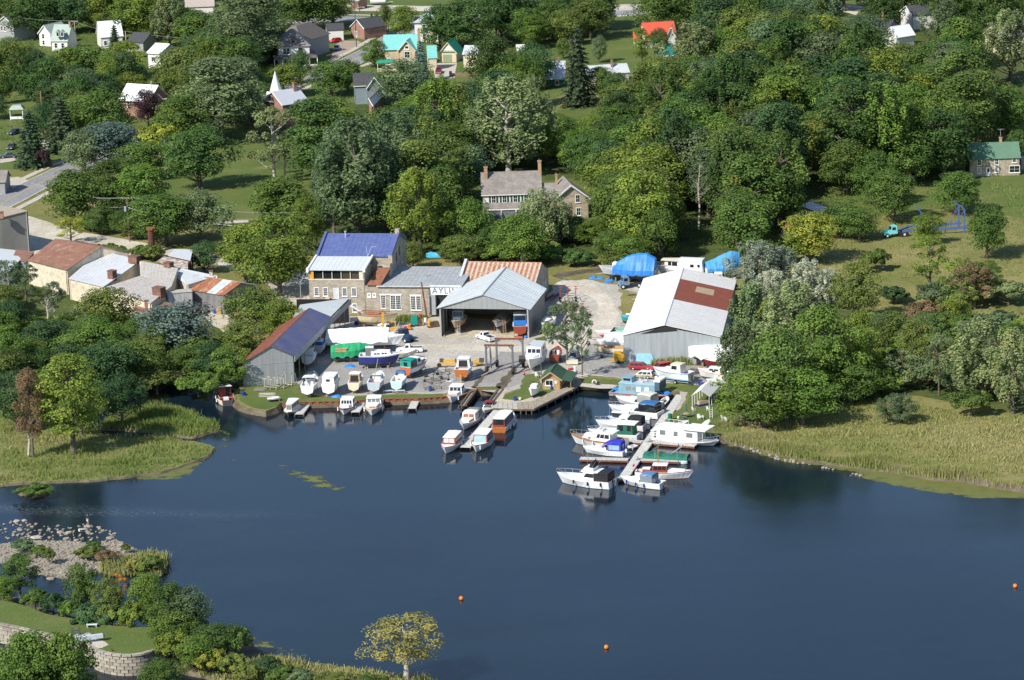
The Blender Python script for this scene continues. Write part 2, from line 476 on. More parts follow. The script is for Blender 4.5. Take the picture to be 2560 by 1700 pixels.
# low marsh on the right shore and on the left
def marsh(outline_px,name='marsh',z=.32):
 o=jag(px2w(outline_px,z),1.6,.45)
 return sheet(name,o,z,G_MARSH,skirt=(.9,-.5),skirt_mat=G_SOIL)
marsh([(1760,1085)]+MARSH_EDGE+[(2760,1200),(2300,1120),(1990,1080)])
MARSH_L1=[(-200,1214),(0,1212),(60,1206),(120,1203),(250,1198),(310,1192),(400,1180),(460,1160),(520,1138),(538,1118),(500,1107),(430,1094),
(400,1086),(330,1098),(260,1085),(200,1060),(240,1030),(300,1000),(345,950),(200,930),(-200,960)]
MARSH_L2=[(240,1075),(300,1072),(380,1078),(430,1086),(480,1092),(520,1080),(542,1075),(546,1066),(520,1050),(480,1032),(440,1014),(400,1010),(365,1014),
(330,1024),(280,1040)]
marsh(MARSH_L1);marsh(MARSH_L2)
marsh([(48,1234),(60,1225),(90,1218),(115,1222),(122,1232),(108,1240),(80,1243)],z=.2)
# weed on the water
def algae(pts,edge=.38,core=.58,z=.012,w_=3.0,label=None):
 o=jag(px2w(pts,0.0),1.5,.3)
 s=sheet('floating_algae',o,z,ALGAE,kind='stuff',grid=None)
 # denser grid for the cover attribute
 bm=bmesh.new();bm.from_mesh(s.data)
 bmesh.ops.subdivide_edges(bm,edges=[e for e in bm.edges if e.calc_length()>3],cuts=3,use_grid_fill=True)
 bm.to_mesh(s.data);bm.free()
 cover_attr(s,edge,core,w_,o)
 s['label']=label or 'yellow green weed floating on the water'
 return s
algae([(1815,1112),(1920,1124),(2001,1144),(2083,1154),(2164,1166),(2256,1177),(2327,1190),(2408,1197),(2489,1210),(2560,1222),(2760,1255),(2760,1290),
(2560,1246),(2436,1246),(2327,1229),(2234,1214),(2156,1196),(2150,1185),(2060,1166),(1980,1158),(1900,1138)],.5,.72,label='yellow green algae mat along the reed bank')
algae([(310,1196),(400,1178),(470,1152),(540,1120),(560,1090),(545,1075),(575,1080),(580,1110),(540,1130),(500,1160),(480,1185),(440,1198),(360,1200)],.46,.68,label='algae mat round the tip of the left marsh')
algae([(540,1075),(600,1090),(640,1130),(620,1160),(560,1165),(510,1140)],.3,.45,w_=6,label='thin scattered weed off the marsh')
algae([(665,1155),(700,1150),(780,1178),(850,1200),(880,1225),(850,1236),(790,1226),(740,1205),(690,1180)],.34,.54,w_=3,label='yellow weed raft drifting in open water')
algae([(590,1590),(660,1592),(700,1605),(760,1625),(768,1640),(720,1640),(650,1625),(600,1612)],.38,.56,label='weed raft off the park point')
algae([(640,1625),(720,1640),(802,1655),(911,1676),(992,1690),(1100,1696),(1100,1712),(900,1700),(780,1680),(700,1665),(650,1650)],.42,.62,label='weed along the lower bank')
algae([(1130,1672),(1175,1672),(1180,1682),(1140,1684)],.34,.5,label='small weed patch near the bottom edge')
algae([(1620,1195),(1660,1188),(1700,1196),(1650,1206)],.3,.36,label='faint weed beside the dock end')
algae([(420,1420),(450,1400),(470,1412),(440,1428),(400,1440)],.34,.5,label='weed off the reed clump')
algae([(345,935),(380,925),(420,935),(500,950),(590,962),(600,975),(520,965),(420,950),(360,945)],.34,.5,label='weed under the overhanging bushes')
# sheets on the land
def lay(name,pts,mat,h,jg=.25,step=2.0,z=None,kind='structure',grid=8,**kw):
 if z is None:o=jag(px2w(pts),step,jg);return sheet(name,o,over(h),mat,kind,grid=grid,**kw)
 o=jag(px2w(pts,z),step,jg);return sheet(name,o,z+h,mat,kind,**kw)
 # woodland floor
lay('woodland_floor',[(-300,905),(0,900),(300,905),(420,905),(600,935),(608,860),(560,780),(420,740),(0,700),(-300,700)],G_WOOD,.012,1.2,4)
lay('woodland_floor',[(560,560),(700,430),(640,330),(900,250),(1260,300),(1500,300),(1650,150),(2300,20),(2660,60),(2660,320),(2400,340),(2280,440),
(2080,560),(1930,640),(1780,690),(1560,640),(1420,650),(1400,580),(1480,560),(1490,480),(1180,480),(1170,640),(1000,660),(780,640),(600,620)],G_WOOD,.014,1.5,6)
lay('woodland_floor',[(1800,1010),(1760,960),(1780,880),(1840,800),(1950,760),(2120,770),(2300,800),(2660,820),(2660,1020),(2560,1035),(2420,1015),(2300,990),(2180,985),(2080,975),(1960,990),(1880,1030)],G_WOOD,.012,1.2,4)
lay('town_ground',[(-300,420),(40,425),(130,400),(420,380),(560,430),(700,410),(900,260),(1200,300),(1600,180),(2200,60),(2300,-60),(-400,-60)],G_LAWN,.01,1.0,8)
lay('lawn',[(400,452),(480,430),(620,420),(790,425),(800,470),(720,520),(600,560),(520,570),(380,520)],G_LAWN,.025,.8,3)
lay('lawn',[(1180,465),(1500,440),(1520,560),(1490,600),(1390,610),(1180,560)],G_LAWN,.025,.6,3)
lay('lawn',[(1330,280),(1560,262),(1570,278),(1490,300),(1340,305)],G_LAWN,.028,.4,3)
lay('lawn',[(2060,440),(2300,395),(2420,440),(2660,430),(2660,560),(2400,520),(2200,540),(2080,500)],G_LAWN,.02,1.0,4)
# marina yard
YARD=[(742,800),(745,738),(690,745),(660,700),(700,672),(760,672),(776,790),(1000,792),(1100,792),(1340,800),(1370,735),(1392,706),(1440,690),(1560,672),
(1640,680),(1640,730),(1590,760),(1560,830),(1560,912),(1700,912),(1830,925),(1810,955),(1740,962),(1560,948),(1530,943),(1470,938),(1440,950),(1400,955),(1330,960),
(1262,984),(1180,972),(1100,985),(1000,984),(840,992),(760,990),(720,968),(736,955),(790,900)]
lay('yard',YARD,G_GRAVEL,.02,.5,2.5)
lay('tyre_track',[(1262,975),(1240,968),(1270,930),(1282,912),(1292,914),(1286,940)],G_SOIL,.04,.4,1.2)
lay('tyre_track',[(1186,972),(1176,968),(1214,930),(1222,934)],G_SOIL,.04,.4,1.2)
lay('yard_asphalt',[(760,985),(745,960),(800,880),(880,820),(930,830),(1040,905),(1110,930),(1180,950),(1250,880),(1330,880),(1330,950),(1265,975),(1180,965),(1090,982),(960,982),(860,990)],G_ASPH,.028,.6,2)
lay('yard_asphalt',[(1470,935),(1440,900),(1480,860),(1560,830),(1558,912),(1720,914),(1830,930),(1740,955),(1560,946)],G_ASPH,.028,.5,2)
lay('gravel_track',[(1392,706),(1440,698),(1490,715),(1530,745),(1545,790),(1530,830),(1490,850),(1440,870),(1300,880),(1110,875),(1000,880),(990,866),(1100,860),(1300,866),(1430,845),(1480,820),
(1497,790),(1490,755),(1455,728),(1400,722)],G_TRACK,.035,.5,2)
lay('weedy_patch',[(1548,722),(1592,732),(1606,752),(1588,800),(1566,800),(1550,775)],G_FIELD,.05,.7,1.5)
lay('weedy_patch',[(1400,694),(1470,682),(1560,690),(1600,705),(1540,712),(1480,700),(1420,700)],G_FIELD,.05,.7,1.5)
lay('weedy_patch',[(1335,847),(1362,840),(1368,852),(1340,856)],G_LAWN,.045,.3,1.5)
lay('concrete_pad',[(1098,843),(1110,822),(1330,820),(1372,836),(1330,845),(1322,848)],G_SAND,.035,.1,3)
lay('dirt_road',[(-80,560),(0,530),(40,525),(64,538),(144,564),(212,582),(288,594),(400,616),(480,628),(560,640),(640,655),(712,664),(772,668),(790,690),(776,730),(770,760),
(700,765),(690,735),(690,700),(640,688),(560,665),(470,650),(400,640),(300,622),(200,615),(120,640),(60,640)],G_TRACK,.03,.4,3)
lay('path',[(540,556),(570,552),(620,550),(622,556),(570,559),(540,562)],G_WALK,.04,.1,4)
lay('dirt_path',[(470,790),(510,775),(580,790),(600,830),(580,880),(548,875),(555,830),(520,800)],G_SAND,.022,.4,2)
lay('gravel_shoulder',[(1380,690),(1400,680),(1500,668),(1580,674),(1590,690),(1500,690),(1420,702)],G_SOIL,.032,.5,2)
# grass along the sea wall and by the hut
lay('verge',[(612,966),(742,957),(770,985),(851,995),(960,988),(1105,984),(1108,991),(1049,995),(959,997),(851,1002),(704,1006),(690,1016),(665,1024),(630,1018),(600,1002),(594,985)],G_LAWN,.04,.2,1.5)
lay('verge',[(1180,968),(1252,966),(1252,973),(1192,973)],G_LAWN,.04,.1,1.5)
lay('verge',[(1310,938),(1350,930),(1356,972),(1392,976),(1330,1000),(1262,1003),(1250,992),(1300,975)],G_LAWN,.04,.25,1.5)
lay('verge',[(1448,952),(1470,944),(1560,952),(1700,962),(1830,965),(1860,1010),(1850,1080),(1700,1074),(1665,1060),(1680,1040),(1715,1010),(1728,988),(1690,972),(1560,962),(1455,957)],G_LAWN,.04,.25,1.5)
lay('gravel_bank',[(1700,979),(1720,982),(1711,1006),(1694,1027),(1688,1025),(1702,1000)],G_GRAVEL,.05,.25,1.2)
lay('landing',[(1440,958),(1532,962),(1545,964),(1532,972),(1500,972),(1444,966)],G_WALK,.06,.05,2)
lay('bank_edge',[(1232,1004),(1258,972),(1268,974),(1256,998),(1300,1003),(1345,988),(1352,994),(1316,1012)],G_SAND,.05,.1,1.5)
# streets of the town
def strip(name,pts,half,mat,h,offset=0.0,jg=.05,kind='structure'):
 w_=px2w(pts);L=[];Rr=[]
 for i,p in enumerate(w_):
  a=w_[max(0,i-1)];b=w_[min(len(w_)-1,i+1)];d=math.hypot(b[0]-a[0],b[1]-a[1]);nx,ny=-(b[1]-a[1])/d,(b[0]-a[0])/d
  L.append((p[0]+nx*(half+offset),p[1]+ny*(half+offset)));Rr.append((p[0]+nx*(-half+offset),p[1]+ny*(-half+offset)))
 return sheet(name,jag(L+Rr[::-1],6,jg),over(h),mat,kind,grid=12)
STREET=[(-120,570),(20,500),(85,465),(170,424),(320,366),(500,296),(680,232),(800,180),(865,160),(930,128),(985,95),(1020,70),(1040,50)]
strip('street',STREET,3.9,G_STREET,.03)
LINE=M('yellow_road_line',(.5,.36,.08),.7)
strip('street_line',STREET,.14,LINE,.045)
for sgn in(-1,1):
 strip('kerb',STREET,.25,G_WALK,.09,sgn*4.12)
 strip('pavement',STREET,.9,G_WALK,.06,sgn*6.6)
CROSS=[(560,62),(750,52),(850,47),(985,50),(1040,50),(1280,46),(1600,30)]
strip('cross_street',CROSS,5.2,G_STREET,.034)
strip('cross_pavement',CROSS,1.0,G_WALK,.055,8.5)
lay('gravel_lot',[(860,12),(1130,16),(1230,22),(1130,29),(880,28)],G_TRACK,.03,.8,5)
lay('gravel_lot',[(1200,14),(1260,0),(1330,2),(1280,20),(1230,26)],G_TRACK,.03,.8,5)
lay('gravel_lot',[(1535,12),(1600,10),(1640,30),(1590,38),(1545,42)],G_TRACK,.032,.8,5)
lay('gravel_lot',[(2096,8),(2170,18),(2140,38),(2105,28)],G_TRACK,.032,.8,5)
lay('driveway',[(822,158),(838,112),(855,102),(895,102),(908,110),(870,132),(826,162)],G_DRIVE,.04,.1,4)
lay('driveway',[(1092,158),(1142,157),(1136,196),(1088,196),(1085,175)],G_WALK,.04,.1,4)
lay('driveway',[(10,446),(45,442),(72,452),(30,470),(16,462)],G_WALK,.04,.1,4)
lay('driveway',[(0,398),(38,394),(40,402),(0,408)],G_WALK,.04,.1,4)
lay('driveway',[(100,352),(130,350),(130,372),(112,372)],G_WALK,.04,.1,4)
lay('driveway',[(54,128),(78,132),(76,148),(58,140)],G_WALK,.04,.1,4)
# lock island in the lower left
ISL=[(-260,1490),(0,1482),(54,1500),(110,1520),(200,1545),(300,1560),(400,1570),(470,1572),(520,1566),(570,1572),(612,1594),(660,1634),(721,1658),(802,1672),(911,1690),(992,1702),
(1200,1716),(1400,1740),(1400,1900),(760,1800),(600,1706),(542,1692),(480,1678),(446,1668),(430,1640),(412,1612)]
isl_w=jag(px2w(ISL,.6),1.6,.35,False)
sheet('island_bank',isl_w,.6,G_SOIL,skirt=(1.0,-.6),skirt_mat=G_SOIL)
LAWN_Z=3.15
lawn_px=[(-260,1440),(0,1500),(54,1512),(140,1540),(260,1562),(380,1568),(410,1585),(416,1604),(409,1613)]
wall_px=[(409,1613),(396,1619),(380,1625),(366,1630),(352,1633.5),(332,1636),(311,1637),(290,1635.5),(271,1632),(253,1627.5),(238,1622),(225,1612),(222,1604),(200,1602),(116,1584),(60,1570),(0,1558),(-260,1500)]
park=sheet('park_lawn',jag(px2w(lawn_px,LAWN_Z),2,.3,False)+px2w(wall_px[1:],LAWN_Z),LAWN_Z,G_LAWN,skirt=(-.12,-.6),skirt_mat=G_SOIL)
lay('lock_apron',[(225,1612),(222,1598),(236,1596),(262,1604),(272,1612),(254,1620),(238,1621)],G_WALK,.02,.05,2,z=LAWN_Z)
# stone blocks of the lock wall
def mat_block():
 m,nt,bs=new_mat('lock_stone')
 oi=N(nt,'ShaderNodeObjectInfo')
 tc=N(nt,'ShaderNodeTexCoord').outputs['Object']
 c=ramp(nt,oi.outputs['Random'],[(0,(.24,.21,.165)),(.5,(.33,.29,.235)),(1,(.4,.36,.3))])
 f=ramp(nt,noise(nt,tc,2.2,6,.7),[(.3,.7),(.7,1.15)])
 nt.links.new(mixc(nt,1,c,f,'MULTIPLY'),bs.inputs['Base Color']);bs.inputs['Roughness'].default_value=.9
 bump(nt,noise(nt,tc,8,5),bs,.5,.04)
 return m
BLOCK=mat_block()
lockwall=thing('lock_wall','curved grey cut stone lock wall below the park lawn','stone wall',(*ray(320,1637,LAWN_Z),0))
def wall_blocks(px,courses,hgt,bw,thick=.7,top=LAWN_Z,cope=.32,parent=None):
 pts=px2w(px,top);acc=[0]
 for a,b in zip(pts,pts[1:]):acc.append(acc[-1]+math.hypot(b[0]-a[0],b[1]-a[1]))
 def at(s):
  s=max(0,min(acc[-1]-1e-4,s));i=max(k for k in range(len(acc)-1)if acc[k]<=s)
  t=(s-acc[i])/(acc[i+1]-acc[i]);a,b=pts[i],pts[i+1]
  return a[0]+(b[0]-a[0])*t,a[1]+(b[1]-a[1])*t
 L=acc[-1];base=parent.location;proto={}
 for c in range(courses):
  z1=top+.05-(0 if c==0 else cope+(c-1)*hgt);hh=cope if c==0 else hgt
  w_=bw*(1.25 if c==0 else 1);s=-(c%2)*w_/2
  while s<L:
   a,b=max(0,s),min(L,s+w_);s+=w_
   if b-a<.2:continue
   p,q=at(a),at(b);d=math.hypot(q[0]-p[0],q[1]-p[1]);ang=math.atan2(q[1]-p[1],q[0]-p[0])
   key=(round(d,1),c==0)
   if key not in proto:
    m=MB();e=.035;o=.14 if c==0 else 0
    o+=.2;m.hexa([(e,-.3,-hh+e),(d-e,-.3,-hh+e),(d-e,o,-hh+e),(e,o,-hh+e),(e*1.6,-.3,-.02),(d-e*1.6,-.3,-.02),(d-e*1.6,o-.02,-.02),(e*1.6,o-.02,-.02)])
    proto[key]=m.build('stone_block',BLOCK,parent);ob=proto[key]
   else:
    ob=proto[key].copy();COL.objects.link(ob);ob.parent=parent
   ob.location=(p[0]-base.x,p[1]-base.y,z1+rnd.uniform(-.01,.01));ob.rotation_euler=(0,0,ang)
wall_blocks(wall_px[:13],7,.5,1.15,parent=lockwall)
backing=MB()
bp=px2w(wall_px[:14],LAWN_Z)
c0=lockwall.location
ctr=(sum(p[0]for p in bp)/len(bp),sum(p[1]for p in bp)/len(bp)+6)
for a,b in zip(bp,bp[1:]):
 def inn(p,d):v=Vector((ctr[0]-p[0],ctr[1]-p[1]));v.normalize();return(p[0]+v.x*d-c0.x,p[1]+v.y*d-c0.y)
 a0,b0,a1,b1=inn(a,.1),inn(b,.1),inn(a,.8),inn(b,.8)
 backing.hexa([(*b0,-.6),(*a0,-.6),(*a1,-.6),(*b1,-.6),(*b0,LAWN_Z-.06),(*a0,LAWN_Z-.06),(*a1,LAWN_Z-.06),(*b1,LAWN_Z-.06)])
backing.build('wall_core',CONC,lockwall)
canalwall=thing('canal_wall','straight grey stone canal wall along the park lawn at the far left','stone wall',(*ray(60,1570,LAWN_Z),0))
wall_blocks(wall_px[13:],5,.7,1.6,parent=canalwall)
# ------------------------------------------------------------------ buildings
MILLSTONE=mat_stone('mill_stone',(.36,.31,.24),(.4,.36,.3),.6,.3,.22)
HSTONE=mat_stone('house_stone',(.38,.31,.22),(.42,.37,.3),.5,.28,.25)
REDBRICK=mat_stone('red_brick',(.3,.09,.045),(.3,.24,.2),.25,.09,.25)
TANBRICK=mat_stone('tan_brick',(.5,.36,.21),(.5,.42,.3),.3,.1,.15)
CHBRICK=mat_stone('chimney_brick',(.42,.24,.12),(.4,.3,.2),.3,.12,.25)
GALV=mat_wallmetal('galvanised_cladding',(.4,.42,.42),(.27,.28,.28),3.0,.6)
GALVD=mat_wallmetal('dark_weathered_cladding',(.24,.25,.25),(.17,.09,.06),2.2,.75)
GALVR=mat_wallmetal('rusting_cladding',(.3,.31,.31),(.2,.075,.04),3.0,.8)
GALVROOF=M('galvanised_roof',(.62,.65,.64),.42,.2,var=.04,scale=.5,stain=(.5,.53,.53),stain_amt=.3,streak=True)
PALEROOF=M('pale_roof',(.52,.55,.56),.5,.05,var=.06,scale=.5,stain=(.4,.4,.38),stain_amt=.3)
WHITEROOF=M('white_metal_roof',(.56,.58,.6),.4,.05,var=.03,scale=.5,stain=(.42,.4,.37),stain_amt=.35,streak=True)
CREAMROOF=M('old_grey_white_roof',(.68,.66,.62),.5,.05,var=.06,scale=.6,stain=(.54,.52,.47),stain_amt=.35,streak=True)
BLUEROOF=M('blue_sheet_roof',(.095,.13,.31),.45,.05,var=.1,scale=.5,stain=(.13,.16,.31),stain_amt=.5)
BLUEOLD=M('worn_blue_roof',(.1,.115,.23),.6,.05,var=.15,scale=.25,stain=(.16,.135,.16),stain_amt=.5)
REDROOF=M('rust_red_roof',(.2,.06,.035),.7,.05,var=.3,scale=.8,stain=(.28,.13,.08),stain_amt=.45,streak=True)
RUSTROOF=M('rusted_roof',(.24,.09,.05),.75,.05,var=.25,scale=.8,stain=(.34,.17,.09),stain_amt=.5,streak=True)
RUSTBRIGHT=M('orange_rust_stripe',(.33,.12,.055),.75,.05,var=.25,scale=1.4,stain=(.45,.32,.22),stain_amt=.45)
STRIPEPALE=M('pale_roof_stripe',(.5,.42,.34),.6,.05,var=.15,scale=1.4,stain=(.38,.2,.11),stain_amt=.4)
BROWNROOF=M('brown_rusted_roof',(.24,.12,.08),.75,.05,var=.15,scale=.5,stain=(.34,.24,.19),stain_amt=.3)
GREYFELT=M('grey_felt_roof',(.3,.32,.33),.85,var=.1,scale=.5,stain=(.36,.38,.39),stain_amt=.5)
TANROOF=M('tan_gravel_roof',(.36,.3,.23),.9,var=.1)
SHINGLE=mat_stone('weathered_shingle',(.27,.24,.215),(.17,.155,.14),.3,.2,.16)
DSHINGLE=M('dark_shingle',(.06,.062,.065),.85,var=.3,scale=2)
BRSHINGLE=M('brown_shingle',(.15,.125,.115),.85,var=.2,scale=2)
GRSHINGLE=M('green_shingle',(.045,.1,.06),.9,var=.15,scale=1.5)
GRROOF=M('green_house_roof',(.1,.19,.125),.85,var=.08,scale=.8)
TURQ=M('turquoise_metal_roof',(.19,.5,.46),.45,.05,var=.06)
TURQD=M('deep_green_roof',(.02,.27,.17),.45,.05,var=.08)
TEALR=M('teal_roof',(.015,.16,.14),.5,var=.1)
CORAL=M('coral_red_roof',(.6,.1,.055),.5,var=.08)
PALEGR=M('pale_green_roof',(.33,.4,.35),.6,var=.1)
HWALL=M('white_house_wall',(.68,.67,.63),.6,var=.05)
CWALL=M('cream_house_wall',(.6,.52,.36),.6,var=.08)
GWALL=M('grey_house_wall',(.3,.3,.3),.7,var=.1)
GREENWALL=M('dark_green_wall',(.012,.075,.045),.6)
WSTONE=M('whitewashed_wall',(.62,.55,.42),.85,var=.12,scale=.9,stain=(.45,.36,.26),stain_amt=.45)
TRIM=M('window_white',(.76,.76,.73),.45,var=.04)
def quad_of(face,L,W,z0,z1):
 return{'f':[(0,0,z0),(L,0,z0),(L,0,z1),(0,0,z1)],'r':[(L,0,z0),(L,W,z0),(L,W,z1),(L,0,z1)],
 'b':[(L,W,z0),(0,W,z0),(0,W,z1),(L,W,z1)],'l':[(0,W,z0),(0,0,z0),(0,0,z1),(0,W,z1)]}[face]
def window(parent,quad,u,z,w_,h,bars=(2,2),fr=None,gl=None,sill=True,name='window',border=.12):
 q=[Vector(p)for p in quad];Lq=(q[1]-q[0]).length;Hq=(q[3]-q[0]).length
 fr=fr or TRIM;gl=gl or GLASS
 U=lambda a:a/Lq
 V=lambda a:a/Hq
 m=MB();b=border
 m.slab(q,U(u-b),U(u),V(z-b),V(z+h+b),0,.09);m.slab(q,U(u+w_),U(u+w_+b),V(z-b),V(z+h+b),0,.09)
 m.slab(q,U(u),U(u+w_),V(z+h),V(z+h+b),0,.088);m.slab(q,U(u),U(u+w_),V(z-b),V(z),0,.088)
 if sill:m.slab(q,U(u-b-.06),U(u+w_+b+.06),V(z-b-.1),V(z-b),0,.16)
 o=m.build(name,fr,parent)
 g=MB();g.slab(q,U(u),U(u+w_),V(z),V(z+h),0,.03);g.build('pane',gl,o)
 if bars[0]>1 or bars[1]>1:
  t=.045;k=MB()
  for i in range(1,bars[0]):c=u+w_*i/bars[0];k.slab(q,U(c-t/2),U(c+t/2),V(z),V(z+h),.03,.06)
  for i in range(1,bars[1]):c=z+h*i/bars[1];k.slab(q,U(u),U(u+w_),V(c-t/2),V(c+t/2),.03,.065)
  k.build('glazing_bars',fr,o)
 return o
def door(parent,quad,u,z,w_,h,mat,glass=False,fr=None):
 q=[Vector(p)for p in quad];Lq=(q[1]-q[0]).length;Hq=(q[3]-q[0]).length
 m=MB();m.slab(q,u/Lq,(u+w_)/Lq,z/Hq,(z+h)/Hq,0,.06);o=m.build('door',mat,parent)
 f=MB();b=.1
 f.slab(q,(u-b)/Lq,u/Lq,z/Hq,(z+h+b)/Hq,0,.1);f.slab(q,(u+w_)/Lq,(u+w_+b)/Lq,z/Hq,(z+h+b)/Hq,0,.1);f.slab(q,u/Lq,(u+w_)/Lq,(z+h)/Hq,(z+h+b)/Hq,0,.098)
 f.build('door_frame',fr or TRIM,o)
 if glass:
  g=MB();g.slab(q,(u+w_*.18)/Lq,(u+w_*.82)/Lq,(z+h*.45)/Hq,(z+h*.92)/Hq,0,.08);g.build('pane',GLASS,o)
 return o
def roof_slope(parent,q,mats,n=0,th=.12,name='roof',jit=.025,ribs=False):
 """q: eave left, eave right, ridge right, ridge left seen from outside; n sheets laid side by side"""
 if not isinstance(mats,(list,tuple)):mats=[mats]
 if n<=0:
  m=MB();m.slab(q,0,1,0,1,0,th);return m.build(name,mats[0],parent)
 m=MB();m.slab(q,.003,.997,.003,.997,0,th*.4);r=m.build(name,mats[0],parent)
 for i in range(n):
  k=MB();e=rnd.uniform(0,jit)
  a,b=i/n,(i+1)/n;g=.0025
  k.slab(q,a+g,b-g,rnd.uniform(-.004,.002),1-rnd.uniform(0,.003),th*.4,th+e)
  # standing rib at the lap
  k.slab(q,b-g*1.2,b+g*1.2,0,1,th*.4,th+.035)if i<n-1 else None
  k.build('roof_panel',mats[i%len(mats)]if not callable(mats)else mats(i),r)
 return r
def gable(name,label,cat,o,ang,L,W,he,hr,wall,roof,ridge='x',ov=.35,n=0,roof2=None,wins=(),doors=(),chim=(),gmat=None,group=None,trim=None,closed='fbrl',z0=-.6,cutback=None):
 t=thing(name,label,cat,o,ang,group)
 m=MB()
 if ridge=='x':A={'f':he,'b':he}
 faces={'f':[(0,0),(L,0)],'r':[(L,0),(L,W)],'b':[(L,W),(0,W)],'l':[(0,W),(0,0)]}
 d=.16
 for k in closed:
  (x0,y0),(x1,y1)=faces[k]
  isg=(k in 'rl')if ridge=='x' else(k in 'fb')
  pts=[(x0,y0,z0),(x1,y1,z0),(x1,y1,he)]+([((x0+x1)/2,(y0+y1)/2,hr)]if isg else[])+[(x0,y0,he)]
  nx,ny=(y1-y0),-(x1-x0);l=math.hypot(nx,ny);nx,ny=-nx/l*d,-ny/l*d
  inner=[(p[0]+nx,p[1]+ny,p[2]-(.0 if p[2]<he else.02))for p in pts]
  c=len(pts);fs=[tuple(range(c)),tuple(range(2*c-1,c-1,-1))]+[((i+1)%c,i,c+i,c+(i+1)%c)for i in range(c)]
  m.add(pts+inner,fs)
 m.build('wall',wall,t)
 r2=roof2 or roof
 if ridge=='x':
  s=(hr-he)/(W/2);e=he-s*ov
  roof_slope(t,[(-ov,-ov,e),(L+ov,-ov,e),(L+ov,W/2,hr),(-ov,W/2,hr)],roof,n)
  roof_slope(t,[(L+ov,W+ov,e),(-ov,W+ov,e),(-ov,W/2,hr),(L+ov,W/2,hr)],r2,n)
  cap=MB();cap.tube((-ov,W/2,hr+.13),(L+ov,W/2,hr+.13),.1,n=5);cap.build('ridge_cap',(roof if not isinstance(roof,(list,tuple))else roof[0]),t)
 else:
  s=(hr-he)/(L/2);e=he-s*ov
  roof_slope(t,[(-ov,W+ov,e),(-ov,-ov,e),(L/2,-ov,hr),(L/2,W+ov,hr)],roof,n)
  roof_slope(t,[(L+ov,-ov,e),(L+ov,W+ov,e),(L/2,W+ov,hr),(L/2,-ov,hr)],r2,n)
  cap=MB();cap.tube((L/2,-ov,hr+.13),(L/2,W+ov,hr+.13),.1,n=5);cap.build('ridge_cap',(roof if not isinstance(roof,(list,tuple))else roof[0]),t)
 if trim:
  b=MB();y=-ov-.05
  if ridge=='y':
   for sx in(0,1):
    xa,xb=(-ov,L/2)if not sx else(L+ov,L/2)
    b.tube((xa,y,e),(xb,y,hr),.14,n=4)
  else:
   b.tube((-ov,y,e+.02),(L+ov,y,e+.02),.12,n=4)
  b.build('bargeboard' if ridge=='y' else 'fascia',trim,t)
 for wdw in wins:
  f,u,z,ww,hh=wdw[:5];bars=wdw[5]if len(wdw)>5 else(1,2)
  window(t,quad_of(f,L,W,0,he),u,z,ww,hh,bars,gl=wdw[6]if len(wdw)>6 else None)
 for(f,u,z,ww,hh,mt,gl)in doors:door(t,quad_of(f,L,W,0,he),u,z,ww,hh,mt,gl)
 for(cx,cy,cz,ch,cs,cm)in chim:
  k=MB();k.box(cx-cs/2,cx+cs/2,cy-cs/2,cy+cs/2,cz,cz+ch);k.box(cx-cs*.62,cx+cs*.62,cy-cs*.62,cy+cs*.62,cz+ch,cz+ch+.22)
  c_=k.build('chimney',cm,t)
  p=MB();p.tube((cx,cy,cz+ch+.2),(cx,cy,cz+ch+.6),.14);p.build('chimney_pot',RUST,c_)
 return t
def base2(pl,pr,h=0.0):
 """front wall from two photograph points h metres up: corner, angle, length"""
 a=gp(*pl,h);b=gp(*pr,h)
 z=terr(a[1])
 return(a[0],a[1],z),math.atan2(b[1]-a[1],b[0]-a[0]),math.hypot(b[0]-a[0],b[1]-a[1])
def roofbox(name,label,cat,quads,wall,roofs,group=None,th=.12,walls=True,n=0):
 """roof planes given as photograph points with heights; the walls drop to the ground below every eave"""
 first=quads[0][0];x,y,z=gp(first[0],first[1],first[2]);base=(x,y,1.0)
 t=thing(name,label,cat,base,0,group)
 edges={}
 W3=[]
 for qi,q in enumerate(quads):
  P_=[Vector((*gp(p[0],p[1],p[2])[:2],gp(p[0],p[1],p[2])[2]+p[2]))-Vector(base)for p in q]
  W3.append(P_)
  nn=n[qi]if isinstance(n,(list,tuple))else n
  roof_slope(t,P_,roofs[qi%len(roofs)],nn,th)if len(P_)==4 else None
  for i in range(len(P_)):
   a,b=q[i],q[(i+1)%len(q)]
   k=tuple(sorted((a,b)));edges.setdefault(k,[]).append((P_[i],P_[(i+1)%len(P_)]))
 if walls:
  m=MB()
  for k,es in edges.items():
   if len(es)>1:continue
   a,b=es[0];d=(b-a);d.z=0
   if d.length<.2:continue
   nrm=Vector((-d.y,d.x,0)).normalized()*.18
   a=a+nrm*1.2;b=b+nrm*1.2
   m.hexa([(a.x,a.y,-1),(b.x,b.y,-1),(b.x+nrm.x,b.y+nrm.y,-1),(a.x+nrm.x,a.y+nrm.y,-1),
   (a.x,a.y,a.z),(b.x,b.y,b.z),(b.x+nrm.x,b.y+nrm.y,b.z-.03),(a.x+nrm.x,a.y+nrm.y,a.z-.03)])
  m.build('wall',wall,t)
 return t,W3
